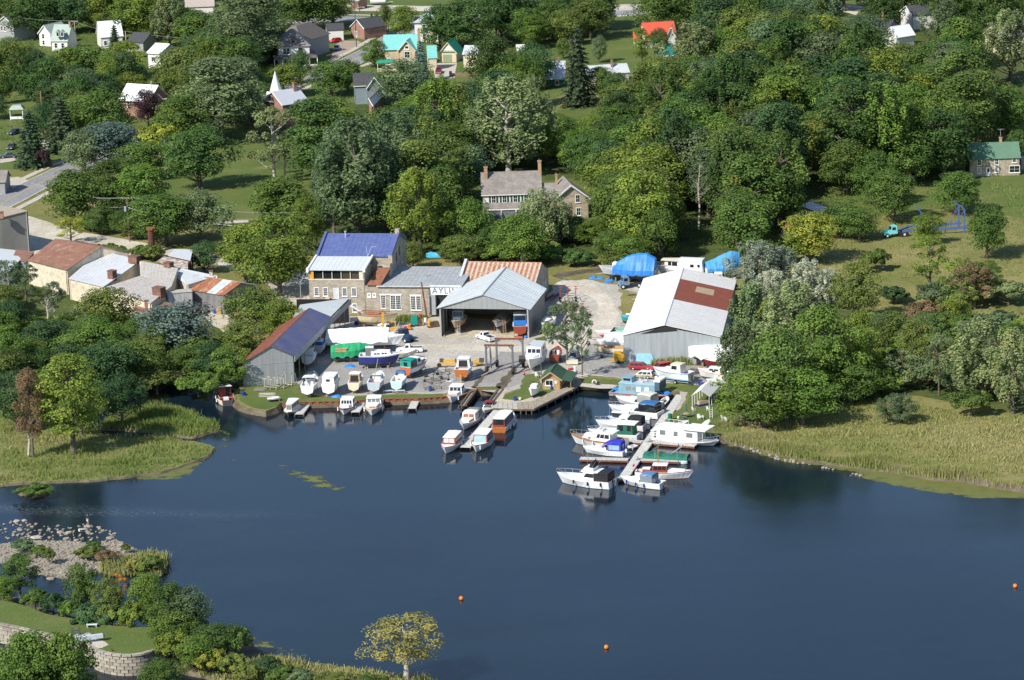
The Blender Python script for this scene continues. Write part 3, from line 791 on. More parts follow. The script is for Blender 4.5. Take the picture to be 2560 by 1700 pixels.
 # --- big open-fronted shed in the middle of the yard
def open_shed():
 o,ang,L=base2((1101,842),(1323,845))
 D,he,hr=17.6,5.9,8.7
 t=thing('boat_shed','open-fronted pale metal boat shed with three boats inside','boat shed',o,ang)
 m=MB()
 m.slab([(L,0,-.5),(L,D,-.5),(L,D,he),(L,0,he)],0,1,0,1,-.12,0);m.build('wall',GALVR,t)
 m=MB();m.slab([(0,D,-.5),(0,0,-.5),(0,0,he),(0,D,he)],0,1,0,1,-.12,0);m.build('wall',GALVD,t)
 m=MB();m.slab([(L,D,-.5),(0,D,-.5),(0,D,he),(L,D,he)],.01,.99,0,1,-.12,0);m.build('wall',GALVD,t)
 # gable board with a level lower edge
 m=MB();lo=he-.12
 m.add([(0,0,lo),(L,0,lo),(L,0,he),(L/2,0,hr),(0,0,he),(0,.12,lo),(L,.12,lo),(L,.12,he),(L/2,.12,hr),(0,.12,he)],
 [(0,1,2,3,4),(9,8,7,6,5),(1,0,5,6)])
 m.build('gable_cladding',GALV,t)
 roof_slope(t,[(-.5,D,he-.1),(-.5,-.4,he-.1),(L/2,-.4,hr),(L/2,D+7.5,hr)],[GALVROOF,PALEROOF,GALVROOF],20,.1)
 roof_slope(t,[(L+.5,-.4,he-.1),(L+.5,D,he-.1),(L/2,D+6.5,hr),(L/2,-.4,hr)],GALVROOF,20,.1)
 m=MB();m.tube((L/2,-.4,hr+.12),(L/2,D+6.5,hr+.12),.16,n=6);m.build('ridge_cap',GREY,t)
 for x in(.15,L-.15):
  m=MB();m.box(x-.15,x+.15,-.1,.2,0,he);m.build('post',GREY,t)
 for i in range(5):
  m=MB();m.box(.4,.55,1.2+i*3,1.4+i*3,0,he-.1);m.build('post',WOODG,t)
 for i in range(5):
  y=1+i*3.8;m=MB();m.box(.3,L-.3,y,y+.15,he-.35,he-.15);m.box(L/2-.1,L/2+.1,y,y+.15,he-.2,hr-.2);m.build('roof_truss',WOODG,t)
 return t,o,ang,L
shed_t,shed_o,shed_a,shed_L=open_shed()
def loc_in(o,ang,x,y,z=0.0):
 return(o[0]+x*math.cos(ang)-y*math.sin(ang),o[1]+x*math.sin(ang)+y*math.cos(ang),o[2]+z)
 # --- the long open shed on the left of the yard
def left_shed():
 a=gp(608.6,966);b=gp(736,956);c=gp(875,806)
 A,B,Cc=Vector((a[0],a[1],1)),Vector((b[0],b[1],1)),Vector((c[0],c[1],1))
 t=thing('long_shed','long shed with blue and rust-red roof, grey front gable and open right side','boat shed',tuple(A))
 a0=Vector((0,0,0));b0=B-A;d=(Cc-B);D=d.length;d.normalize();w0=b0
 hl,hb,hr=4.4,5.2,7.4
 ap=w0*.58
 m=MB()
 f=[(0,0,-.6),(w0.x,w0.y,-.6),(w0.x,w0.y,hb),(ap.x,ap.y,hr),(0,0,hl)]
 k=[(p[0]+d.x*.12,p[1]+d.y*.12,p[2])for p in f]
 m.add(f+k,[(0,1,2,3,4),(9,8,7,6,5),(1,0,5,6)]);m.build('wall',GALV,t)
 m=MB();z=4.0;m.tube(Vector((0,0,z))-d*.02,Vector((w0.x,w0.y,z+.1))-d*.02,.05,n=4);m.build('sheet_lap',GREY,t)
 m=MB();e=d*D*.66
 m.slab([tuple(e),(0,0,0),(0,0,hl),(e.x,e.y,hl)],0,1,0,1,-.12,0);m.build('wall',GALVD,t)
 ov=d*-.4
 L1=D*.66
 def P3(base,s,z):q=base+d*s;return(q.x,q.y,z)
 roof_slope(t,[P3(a0-w0*.04,L1,hl-.1),P3(a0-w0*.04,-.4,hl-.1),P3(ap,-.4,hr),P3(ap,L1,hr)],REDROOF,22,.1)
 roof_slope(t,[P3(w0*1.03,-.4,hb),P3(w0*1.03,L1,hb),P3(ap,L1,hr),P3(ap,-.4,hr)],BLUEOLD,22,.1)
 # higher silver roof at the far end, one slope running down to the left
 L2=D
 Q=[tuple(Vector((*ray(px_,py_,z_),z_))-A)for px_,py_,z_ in((826,793,6.3),(873,746,6.6),(750,763,7.4),(733,793,7.0))]
 roof_slope(t,Q,GALVROOF,14,.1)
 # deep fascia over the open side
 m=MB();m.slab([P3(w0*1.04,-.3,hb-1.1),P3(w0*1.04,L2+.2,hb-1.1),P3(w0*1.04,L2+.2,hb+.05),P3(w0*1.04,-.3,hb+.05)],0,1,0,1,-.1,.02);m.build('fascia',GREY,t)
 m=MB();m.slab([P3(w0*1.0,L2,-.5),P3(w0*-.1,L2,-.5),P3(w0*-.1,L2,6),P3(w0*1.0,L2,5.2)],0,1,0,1,-.1,0);m.build('wall',DARKIN,t)  # inner walls coloured near-black to stand in for the shade inside
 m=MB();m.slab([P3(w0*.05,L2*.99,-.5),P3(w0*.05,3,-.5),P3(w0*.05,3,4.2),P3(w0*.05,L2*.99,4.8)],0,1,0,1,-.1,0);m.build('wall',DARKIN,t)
 for i in range(12):
  s=.2+i*(L2-.4)/11;q=w0*1.0+d*s
  m=MB();m.tube((q.x,q.y,0),(q.x,q.y,hb-.5),.11,n=4);m.build('post',GREY,t)
 return t,A,d,w0,D
lshed,ls_A,ls_d,ls_w,ls_D=left_shed()
# --- white-roofed barn on the right
def barn():
 a=Vector((*gp(1560,909)[:2],1));b=Vector((*gp(1726,910)[:2],1));w0=(b-a).normalized()
 e0=Vector((*ray(1558.5,839,6.5),0));e1=Vector((*ray(1612,697,6.5),0));d=(e1-e0);D=d.length;d.normalize()
 r0=Vector((*ray(1653,832,8.6),0));wide=(r0-a.xy.to_3d()).dot(w0)
 W_=18.5
 t=thing('storage_barn','large storage barn with brilliant white left roof slope and rust-patched right slope','barn',tuple(a))
 hl,hr=5.5,7.6;hR=hr-(hr-hl)/wide*(W_-wide)*.85
 def P3(u,s,z):q=w0*u+d*s;return(q.x,q.y,z)
 m=MB();f=[P3(0,0,-.5),P3(W_,0,-.5),P3(W_,0,hR-.1),P3(wide,0,hr-.45),P3(0,0,hl-.05)];k=[(p[0]+d.x*.12,p[1]+d.y*.12,p[2])for p in f]
 m.add(f+k,[(0,1,2,3,4),(9,8,7,6,5)]);m.build('wall',mat_wallmetal('barn_front_cladding',(.45,.49,.51),(.36,.38,.39),3.2,.5),t)
 for(u,s1,s0)in((0,0,D),(W_,D,0)):
  m=MB();hh=hl if u==0 else hR
  m.slab([P3(u,s0,-.5),P3(u,s1,-.5),P3(u,s1,hh-.1),P3(u,s0,hh-.1)]if u==0 else[P3(u,0,-.5),P3(u,D,-.5),P3(u,D,hh-.1),P3(u,0,hh-.1)],0,1,0,1,-.12,0);m.build('wall',GALV,t)
 m=MB();m.slab([P3(W_,D,-.5),P3(0,D,-.5),P3(0,D,hl),P3(W_,D,hl)],0,1,0,1,-.12,0);m.build('wall',GALV,t)
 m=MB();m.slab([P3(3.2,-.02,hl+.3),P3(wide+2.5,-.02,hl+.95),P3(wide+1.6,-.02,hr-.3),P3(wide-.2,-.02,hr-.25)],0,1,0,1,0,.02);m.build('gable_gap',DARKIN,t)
 roof_slope(t,[P3(-.2,D+.2,hl),P3(-.2,-.3,hl),P3(wide,-.3,hr),P3(wide,D+.2,hr)],M('barn_white_roof',(.84,.85,.86),.35,var=.02,scale=.5),34,.1,jit=.012)
 # right slope: individual sheets in rows, the rust patch a different metal
 q=[Vector(P3(W_+.2,-.3,hR)),Vector(P3(W_+.2,D+.2,hR)),Vector(P3(wide,D+.2,hr)),Vector(P3(wide,-.3,hr))]
 m=MB();m.slab(q,.002,.998,.002,.998,0,.05);r=m.build('roof',CREAMROOF,t)
 n,rows=30,3
 RR=M('barn_rust_sheet',(.24,.065,.035),.75,.05,var=.18,scale=1.0,stain=(.16,.05,.03),stain_amt=.4,streak=True)
 RP=M('barn_pale_sheet',(.42,.33,.22),.7,.05,var=.15,scale=1.0,stain=(.4,.2,.09),stain_amt=.4)
 for i in range(n):
  for j in range(rows):
   u0,u1,v0,v1=i/n,(i+1)/n,j/rows,(j+1)/rows
   mt=CREAMROOF
   if 13<=i<=23:mt=RR
   if 19<=i<=21 and j==1:mt=RP
   k=MB();k.slab(q,u0+.0018,u1-.0018,v0-.004,v1,.05,.085+rnd.uniform(0,.02)+.012*(rows-j));k.slab(q,u1-.002,u1+.002,v0,v1,.05,.125)if i<n-1 else None
   k.build('roof_panel',mt,r)
 m=MB();m.tube(P3(wide,-.35,hr+.1),P3(wide,D+.2,hr+.1),.13,n=5);m.build('ridge_cap',LGREY,t)
 return t,a,w0,d,D
barn_t,bn_a,bn_w,bn_d,bn_D=barn()
# --- stone mill with the blue roof and its lower front wing
def mill():
 o,ang,L=base2((776,783),(914,786))
 t=thing('stone_mill','three storey stone mill with blue sheet roof and white-roofed front wing','mill',o,ang)
 H1,Hf,Hb,D1=7.0,9.0,10.1,8.2
 # front wing
 fq=[(0,0,-.3),(L,0,-.3),(L,0,H1),(0,0,H1)]
 m=MB();m.box(0,L,0,D1,-.5,H1-.02);m.build('wall',MILLSTONE,t)
 u0=.35;T_=WHITE
 # open loft strip: five dark bays
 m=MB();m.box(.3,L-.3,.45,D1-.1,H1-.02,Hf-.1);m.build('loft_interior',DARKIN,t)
 nb=5;x0,x1=1.05,L-.95
 for i in range(nb):
  a,b=x0+(x1-x0)*i/nb,x0+(x1-x0)*(i+1)/nb
  m=MB();m.box(a+.07,b-.07,.36,.42,H1+.12,Hf-.12);m.build('loft_opening',GLASS if i<3 else M('brown_glass',(.06,.05,.035),.2),t)
  m=MB();m.box(b-.06,b+.06,.1,.4,H1,Hf-.05);m.build('loft_post',OFFW,t)
 m=MB();m.box(-.05,L+.05,-.05,.35,H1-.02,H1+.14);m.build('loft_sill',OFFW,t)
 m=MB();m.box(.02,x0,0,.4,H1+.14,Hf-.05);m.build('loft_end_board',M('orange_board',(.6,.3,.05),.6),t)
 m=MB();m.box(x1,L-.02,0,.4,H1+.14,Hf-.05);m.build('loft_end_board',OFFW,t)
 for xs in(0,L):m=MB();xx=(xs-.06,xs+.22)if xs==0 else(xs-.22,xs+.06);m.box(*xx,.0,D1,H1,Hf-.1);m.build('loft_side_wall',MILLSTONE,t)
 roof_slope(t,[(-.15,-.35,Hf),(L+.15,-.35,Hf),(L+.15,D1,Hb),(-.15,D1,Hb)],M('wing_white_roof',(.6,.63,.66),.4,.05,var=.04,scale=.5),12,.1)
 for xs in(-.3,L-.05):
  m=MB();m.hexa([(xs,-.45,Hf-.1),(xs+.38,-.45,Hf-.1),(xs+.38,D1+.1,Hb-.1),(xs,D1+.1,Hb-.1),(xs,-.45,Hf+.35),(xs+.38,-.45,Hf+.35),(xs+.38,D1+.1,Hb+.35),(xs,D1+.1,Hb+.35)]);m.build('parapet',WHITE,t)
  m=MB();m.box(xs-.05,xs+.45,-.55,.1,Hf-.25,Hf+.45);m.build('parapet_block',WHITE,t)
  # windows of the front wing, with a door between the pairs
 fq=[(0,0,0),(L,0,0),(L,0,H1),(0,0,H1)]
 for u in(1.15,3.0,7.0,8.95):window(t,fq,u,3.75,.78,1.55,(3,4),border=.16)
 for u in(7.1,8.95):window(t,fq,u,.45,.78,1.5,(3,4),border=.16)
 door(t,fq,5.15,3.0,.95,2.2,M('grey_white_door',(.6,.62,.64),.5))
 m=MB();m.hexa([(2.9,-2.6,1.8),(3.9,-2.6,1.8),(4.4,-.2,3.3),(3.4,-.2,3.3),(2.9,-2.6,1.95),(3.9,-2.6,1.95),(4.4,-.2,3.45),(3.4,-.2,3.45)]);m.build('loading_ramp',WOODT,t)
 # main block behind
 X0,X1=.0,15.6;Y0,D2=D1+.0,15.0;he,hr=10.1,13.0;Y1=Y0+D2;ym=Y0+D2*.56
 zb=2.0
 m=MB()
 p=[(X0,Y0,-.5),(X1,Y0,-.5),(X1,Y1,-.5),(X0,Y1,-.5),(X0,Y0,he),(X1,Y0,he),(X1,Y1,he+.3),(X0,Y1,he+.3),(X0,ym,hr),(X1,ym,hr)]
 m.add(p,[(0,1,5,4),(1,2,6,9,5),(2,3,7,6),(3,0,4,8,7)]);m.build('wall',MILLSTONE,t)
 roof_slope(t,[(X0+.25,Y0-.3,he-.05),(X1-.35,Y0-.3,he-.05),(X1-.35,ym,hr),(X0+.25,ym,hr)],BLUEROOF,15,.12,jit=.015)
 roof_slope(t,[(X1-.35,Y1+.2,he+.25),(X0+.25,Y1+.2,he+.25),(X0+.25,ym,hr),(X1-.35,ym,hr)],BLUEROOF,0,.12)
 for xs in(X0-.1,X1-.3):
  m=MB()
  for(ya,za,yb,zb_)in((Y0-.35,he,ym,hr),(ym,hr,Y1+.25,he+.3)):
   m.hexa([(xs,ya,za-.2),(xs+.5,ya,za-.2),(xs+.5,yb,zb_-.2),(xs,yb,zb_-.2),(xs,ya,za+.5),(xs+.5,ya,za+.5),(xs+.5,yb,zb_+.5),(xs,yb,zb_+.5)])
  m.build('parapet',BLUEROOF,t)
 m=MB();m.box(X1-.55,X1+.25,Y0-.5,Y0+.2,he-1.3,he+.3);m.build('parapet_block',MILLSTONE,t)
 m=MB();m.box(X1-.75,X1+.15,ym-.4,ym+.4,hr,hr+1.1);m.build('chimney',MILLSTONE,t)
 m=MB();m.tube((4.6,ym-1.6,hr-1.2),(4.6,ym-1.6,hr+.7),.13);m.tube((4.6,ym-1.6,hr+.7),(4.6,ym-1.6,hr+.85),.24);m.build('roof_vent',LGREY,t)
 rq=[(X1,Y0,0),(X1,Y1,0),(X1,Y1,he),(X1,Y0,he)]
 window(t,rq,D2*.66,6.6,.9,2.6,(1,2),border=.1)
 for u,z in((D2*.3,7.9),(D2*.5,8.6)):
  m=MB();m.slab([(X1,Y0,0),(X1,Y1,0),(X1,Y1,20),(X1,Y0,20)],u/D2,(u+1)/D2,z/20,(z+2.0)/20,0,.03);m.build('loft_shutter',DGREY,t)
  # link with small window and rusty lean-to beside the wing
 m=MB();m.box(L+1.6,X1+.1,D1-2.2,D1+.3,5.5,8.9);m.build('link_wall',MILLSTONE,t)
 m=MB();m.box(L+1.7,L+2.6,D1-2.3,D1-2.2,6.9,8.6);m.build('link_window',GLASS,t)
 roof_slope(t,[(L+.5,-.2,5.9),(L+3.4,-.2,5.9),(X1+.2,D1-2.2,8.2),(L+1.9,D1-2.2,8.2)],RUSTROOF,3,.1)
 m=MB();m.hexa([(L,0.1,-.3),(L+3.4,.1,-.3),(X1,D1,-.3),(L,D1,-.3),(L,.1,5.8),(L+3.4,.1,5.8),(X1,D1,5.8),(L,D1,5.8)]);m.build('link_base',MILLSTONE,t)
 # roof aerial
 m=MB();m.tube((L-.8,D1-.4,Hb),(L-1.0,D1-.4,Hb+2.2),.04);m.tube((L-.8,D1-.4,Hb),(L+.1,D1-.4,Hb+2.1),.04);m.tube((L+.1,D1-.4,Hb+2.1),(L+.9,D1-.4,Hb+2.1),.04);m.build('aerial',LGREY,t)
 # external stair
 m=MB();m.hexa([(L-3.2,-.9,1.9),(L-3.2,0,1.9),(L-.2,0,0),(L-.2,-.9,0),(L-3.2,-.9,2.1),(L-3.2,0,2.1),(L-.2,0,.2),(L-.2,-.9,.2)]);m.build('stair',WHITE,t)
 return t,o,ang,L
mill_t,ml_o,ml_a,ml_L=mill()
# --- single storey stone workshop with the painted sign
def workshop():
 o=loc_in(ml_o,ml_a,ml_L+.06,.15);ang=ml_a;L,D,he=13.2,13.8,5.75
 t=thing('stone_workshop','single storey stone workshop with flat grey roof, tall paned windows and painted sign','workshop',o,ang)
 q=[(0,0,0),(L,0,0),(L,0,he),(0,0,he)]
 m=MB();m.box(0,L,0,D,-.5,he);m.build('wall',MILLSTONE,t)
 roof_slope(t,[(2.6,-.3,he+.02),(L+7.0,-.3,he+.02),(L+7.0,D,he+.9),(2.6,D,he+.9)],GREYFELT,19,.1,jit=.02)
 m=MB();m.box(2.5,L+6.9,-.42,-.3,he-.1,he+.16);m.build('gutter',LGREY,t)
 for u in(.65,1.7):window(t,q,u,3.6,.36,.5,(1,1),border=.2)
 window(t,q,3.3,1.2,.85,2.6,(3,6),border=.13)
 window(t,q,5.3,.95,.9,2.8,(3,6),border=.13);window(t,q,6.4,.95,.9,2.8,(3,6),border=.13)
 window(t,q,9.5,.9,.85,2.75,(3,6),border=.13);window(t,q,10.6,.9,.85,2.75,(3,6),border=.13)
 m=MB();m.box(3.0,7.6,-.12,0,3.9,4.12);m.build('lintel',TRIM,t)
 m=MB();m.box(9.2,11.7,-.12,0,3.8,4.0);m.build('lintel',TRIM,t)
 m=MB();m.tube((11.6,D*.45,he+.3),(11.6,D*.45,he+1.7),.1);m.build('roof_vent',GREY,t)
 # entrance bay with the sign board
 m=MB();m.box(L+.02,L+7.0,.2,.4,-.5,he);m.box(L+6.8,L+7.0,.4,D,-.5,he);m.build('entrance_wall',MILLSTONE,t)
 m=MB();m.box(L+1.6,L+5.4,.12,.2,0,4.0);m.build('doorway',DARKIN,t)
 m=MB();m.box(L+.2,L+.35,-1.4,.2,0,4.2);m.box(L+.35,L+1.5,-.9,.1,0,4.1);m.build('open_door',GREY,t)
 sb=MB();sb.box(L+.35,L+6.6,-.25,-.05,4.05,6.0);so=sb.build('sign_board',WHITE,t)
 cu=bpy.data.curves.new('lettering','FONT');cu.body='AYLING';cu.size=1.7;cu.extrude=.02;cu.space_character=1.18
 tx=bpy.data.objects.new('lettering',cu);COL.objects.link(tx);tx.parent=so;tx.location=(L+.75,-.28,4.35);tx.rotation_euler=(PI/2,0,0)
 cu.materials.append(M('sign_letter',(.09,.12,.19),.6));bpy.context.view_layer.update()
 lm=bpy.data.meshes.new_from_object(tx.evaluated_get(bpy.context.evaluated_depsgraph_get()));lo=bpy.data.objects.new('lettering',lm);COL.objects.link(lo);lo.parent=so;lo.location=tx.location;lo.rotation_euler=tx.rotation_euler;bpy.data.objects.remove(tx);lo.name='lettering'
 return t,o,ang
ws_t,ws_o,ws_a=workshop()
# --- stone building with the rust-striped roof
def striped():
 L,he,hr,Wd=15.6,6.0,8.95,12.8;ang=R(-13)
 fr=ray(1338,711,7.0)
 o=(fr[0]-L*math.cos(ang),fr[1]-L*math.sin(ang),1.0)
 t=gable('striped_roof_building','stone workshop with rust-striped metal roof behind the open shed','workshop',o,ang,L,Wd,he,hr,MILLSTONE,
 [RUSTBRIGHT,STRIPEPALE],'x',.1,32,wins=[('r',7.2,2.6,1.1,1.9,(2,3)),('r',9.6,2.6,1.1,1.9,(2,3))],doors=[('r',1.6,1.6,1.2,2.6,GREY,False)])
 for xs in(-.5,):
  m=MB()
  for(ya,za,yb,zb)in((-.4,he-.2,Wd/2,hr),(Wd/2,hr,Wd+.3,he-.2)):
   m.hexa([(xs,ya,za-.3),(xs+.55,ya,za-.3),(xs+.55,yb,zb-.3),(xs,yb,zb-.3),(xs,ya,za+.7),(xs+.55,ya,za+.7),(xs+.55,yb,zb+.7),(xs,yb,zb+.7)])
  m.build('parapet',LGREY,t)
 return t
striped()
# --- timber hut with green roof
def hut():
 a=gp(1356,974);b=gp(1391,974);L=math.hypot(b[0]-a[0],b[1]-a[1]);ang=math.atan2(b[1]-a[1],b[0]-a[0])
 t=gable('wooden_hut','small timber hut with dark green shingle roof and covered side porch','hut',(a[0],a[1],1.0),ang-.05,3.4,6.0,2.2,3.4,M('hut_boards',(.42,.27,.13),.8,var=.2,scale=3,stain=(.25,.19,.13),stain_amt=.5,streak=True),
 GRSHINGLE,'y',.45,0,wins=[('f',.7,.9,1.3,.9,(2,1))],trim=WOODT)
 m=MB();m.box(2.35,2.75,-.04,0,1.2,1.7);m.build('notice',WHITE,t)
 m=MB()
 e=.95
 m.add([(3.75,-.45,2.2),(5.6,-.45,1.75),(5.6,6.45,1.75),(3.75,6.45,2.2),(3.75,-.45,2.1),(5.6,-.45,1.65),(5.6,6.45,1.65),(3.75,6.45,2.1)],[(0,1,2,3),(7,6,5,4),(0,4,5,1),(1,5,6,2),(2,6,7,3),(3,7,4,0)])
 m.build('porch_roof',GRSHINGLE,t)
 for y in(-.2,3,6.2):m=MB();m.tube((5.4,y,0),(5.4,y,1.75),.06,n=5);m.build('porch_post',WOODT,t)
 m=MB();m.box(3.45,5.7,-.3,6.2,-.3,.1);m.build('porch_deck',WOODG,t)
 return t
hut_t=hut()
# --- factory on the left
roofbox('brown_roof_mill','factory building with broad brown rusted roof and whitewashed walls','factory building',
[[(68,652,5.2),(166,677,5.2),(253,618,8.2),(138,598,8.2)],[(330,632,6.2),(215,607,6.2),(138,598,8.2),(253,618,8.2)]],WSTONE,[BROWNROOF],n=[16,0])
fac2,q2=roofbox('white_roof_factory','factory building with plain white roof beside the brown one','factory building',
[[(171,698,4.4),(259,719,4.4),(352,652,6.4),(252,627,6.4)]],WSTONE,[WHITEROOF],n=[14])
fac3,q3=roofbox('patched_roof_factory','factory building with rust-streaked grey roof in the middle of the works','factory building',
[[(260,720,4.3),(377,760,4.3),(430,716,5.6),(352,690,5.6)],[(352,690,5.6),(430,716,5.6),(446,672,7.0),(352,653,7.0)]],WSTONE,
[M('streaked_grey_roof',(.4,.4,.38),.6,.05,var=.07,scale=.7,stain=(.34,.16,.08),stain_amt=.42,streak=True)],n=[10,10])
roofbox('pale_roof_annex','low annex with smooth pale grey roof behind the box trailer','factory building',[[(431,685,5.2),(467,713,5.2),(545,690,5.6),(436,668,6.2)]],WSTONE,[PALEROOF],n=[8])
fs,q5=roofbox('rust_striped_shed','small metal shed with orange and white striped roof','shed',[[(474,726,4.0),(560,740,4.0),(605,707,5.6),(512,692,5.6)],[(645,713,4.2),(555,699,4.2),(512,692,5.6),(605,707,5.6)]],GALVD,
[[RUSTBRIGHT,RUSTROOF,RUSTBRIGHT,RUSTBRIGHT,PALEROOF,PALEROOF,RUSTBRIGHT,RUSTROOF],GALVROOF],n=[8,0])
roofbox('grey_warehouse','tall grey rendered warehouse with tan mono-pitch roof at the left edge','warehouse',[[(-110,556,8.4),(2,545,8.4),(70,528,9.2),(-40,505,9.2)]],M('grey_render',(.2,.195,.185),.9,var=.12,scale=.4),[TANROOF])
roofbox('low_red_shed','low red-roofed shed in front of the patched factory roof','shed',[[(332,770,2.6),(384,795,2.6),(436,762,3.4),(378,745,3.4)]],GWALL,[BROWNROOF])
roofbox('low_pale_shed','low pale-roofed shed at the left edge below the warehouse','shed',[[(-60,690,3.2),(22,680,3.2),(70,630,4.0),(-40,618,4.0)]],GWALL,[GALVROOF])
roofbox('low_dark_roof','dark low roof between warehouse and brown-roofed mill','shed',[[(30,650,3.6),(66,655,3.6),(86,630,4.2),(40,625,4.2)]],GWALL,[BROWNROOF])
# ruin with collapsed roof
rt,rq=roofbox('ruined_shed','roofless brick shed with collapsed white sheets beside the tall stack','ruin',[[(392,655,4.2),(470,676,4.2),(470,655,4.4),(410,642,4.6)],[(420,640,4.6),(476,652,4.6),(482,625,5.0),(436,624,5.0)]],M('dull_brick',(.2,.12,.085),.9,var=.2),[M('torn_felt',(.3,.22,.17),.9,var=.5,scale=.8,stain=(.6,.58,.54),stain_amt=.5),WHITEROOF])
VENT=M('brown_vent',(.17,.085,.06),.85,var=.2,stain=(.25,.15,.11),stain_amt=.4)
def small_box(name,label,cat,px,py,w_,d_,h_,mat,h0=0.0,rz=.0,parts=()):
 x,y,z=gp(px,py,h0);t=thing(name,label,cat,(x,y,z+h0),rz)
 m=MB();m.box(-w_/2,w_/2,-d_/2,d_/2,-.4,h_);m.build('body',VENT if mat is RUST else mat,t)
 m=MB();m.box(-w_/2-.1,w_/2+.1,-d_/2-.1,d_/2+.1,h_,h_+.14);m.build('cap',VENT,t);return t
small_box('roof_vent_box','brown square vent box on the white factory roof','roof vent',281,697,1.4,1.4,1.7,RUST,4.9,-.6)
small_box('roof_vent_box','low rusty roof box at the ridge between white and patched roofs','roof vent',337,652,2.3,1.6,1.0,RUST,6.7,-.6)
small_box('roof_vent_box','small brown roof box near the far end of the patched roof','roof vent',422,667,1.6,1.4,.9,RUST,7.0,-.6)
small_box('roof_vent_box','rusty box cabin on the lower edge of the patched roof','roof vent',398,738,2.2,1.7,1.6,RUST,4.8,-.6)
small_box('brick_flue','short pale flue behind the striped shed','chimney',528,692,.7,.7,1.2,CONC,5.4,0)
small_box('brick_flue','short red brick flue on the low red shed','chimney',366,771,.6,.6,1.6,REDBRICK,3.0,0)
small_box('brick_flue','red flue on the roof of the grey warehouse','chimney',4,541,.8,.8,.9,REDBRICK,9.0,0)
x,y,z=gp(380,632);stk=thing('factory_stack','tall rusted iron smoke stack beside the ruined shed','smoke stack',(x,y,z))
m=MB();m.tube((0,0,0),(0,0,5.2),.8,.7,14);m.build('stack',M('stack_brown',(.11,.045,.03),.85,var=.3),stk)
m=MB();m.tube((0,0,5.2),(0,0,5.6),.95,.95,10);m.box(-1.0,1.0,-.4,.4,5.6,5.8);m.build('cowl',M('red_rust',(.3,.1,.05),.8),stk)
fq=[tuple(Vector(v))for v in((0,0,0),(1,0,0),(1,0,1),(0,0,1))]
def win_px(parent,px,py,h,w_,hh,ang,bars=(2,3),gl=None,name='window',fr=None):
 x,y,z=gp(px,py,h);b=parent.location
 c,s=math.cos(ang),math.sin(ang);p0=Vector((x-b.x,y-b.y,z+h-b.z))+Vector((s,-c,0))*.12
 q=[p0,p0+Vector((c,s,0))*w_,p0+Vector((c,s,0))*w_+Vector((0,0,hh)),p0+Vector((0,0,hh))]
 return window(parent,q,.0,0,w_-.01,hh-.01,bars,gl=gl,fr=fr,name=name)
 # ------------------------------------------------------------------ houses of the town
def hs(name,label,pl,pr,he,depth,hr,wall,roof,ridge='x',dang=0.0,cat='house',**k):
 o,ang,L=base2(pl,pr,he)
 return gable(name,label,cat,o,ang+R(dang),L,depth,he,hr,wall,roof,ridge,**k)
def hip(name,label,pl,pr,he,depth,hr,wall,roof,inset=.42,wins=(),cat='house',ov=.5,dang=0):
 o,ang,L=base2(pl,pr,he);ang+=R(dang);t=thing(name,label,cat,o,ang)
 m=MB();m.box(0,L,0,depth,-.5,he);m.build('wall',wall,t)
 i=min(L,depth)*inset;e=he-.1;m=MB()
 a,b,c,d=(-ov,-ov,e),(L+ov,-ov,e),(L+ov,depth+ov,e),(-ov,depth+ov,e)
 p,q,r_,s=(i,i,hr),(L-i,i,hr),(L-i,depth-i,hr),(i,depth-i,hr)
 m.add([a,b,c,d,p,q,r_,s],[(0,1,5,4),(1,2,6,5),(2,3,7,6),(3,0,4,7),(4,5,6,7),(3,2,1,0)]);m.build('roof',roof,t)
 for w_ in wins:window(t,quad_of(w_[0],L,depth,0,he),*w_[1:5],w_[5]if len(w_)>5 else(1,2))
 return t,L
 # spired brick house
sp=hs('spired_house','red brick house with sharp white conical spire and grey gabled roof',(660,250),(716,261),6.2,7.6,9.0,REDBRICK,WHITE,'y',-6,ov=.3,roof2=M('pale_steep_roof',(.46,.48,.52),.4,.05,var=.05),
wins=[('f',1.9,3.0,2.0,1.4,(3,2))],trim=TRIM,chim=[(5.9,6.2,5.5,5.2,.8,REDBRICK)])
m=MB();m.slab([(0,0,0),(6.3,0,0),(6.3,0,9),(0,0,9)],.12,.88,.69,.72,0,.6);m.build('gable_shelf',WHITE,sp)
q=[(0,0,0),(6.3,0,0),(6.3,0,9),(0,0,9)]
window(sp,q,2.2,6.4,1.9,1.4,(3,3),border=.15)
m=MB()
ring=[(1.3+1.9*math.cos(i*PI/4),3.0+1.9*math.sin(i*PI/4),7.8)for i in range(8)]
m.add(ring+[(1.3,3.0,13.9)],[(i,(i+1)%8,8)for i in range(8)]+[tuple(range(7,-1,-1))]);m.build('spire',M('spire_white',(.66,.67,.69),.4,var=.03),sp)
m=MB();m.tube((1.3,3.0,-.5),(1.3,3.0,8.0),1.6,n=8);m.build('turret',REDBRICK,sp)
roof_slope(sp,[(-1.1,-.2,6.4),(1.2,-.5,6.4),(1.4,1.5,8.2),(-.7,1.6,8.2)],WHITE,0,.1)
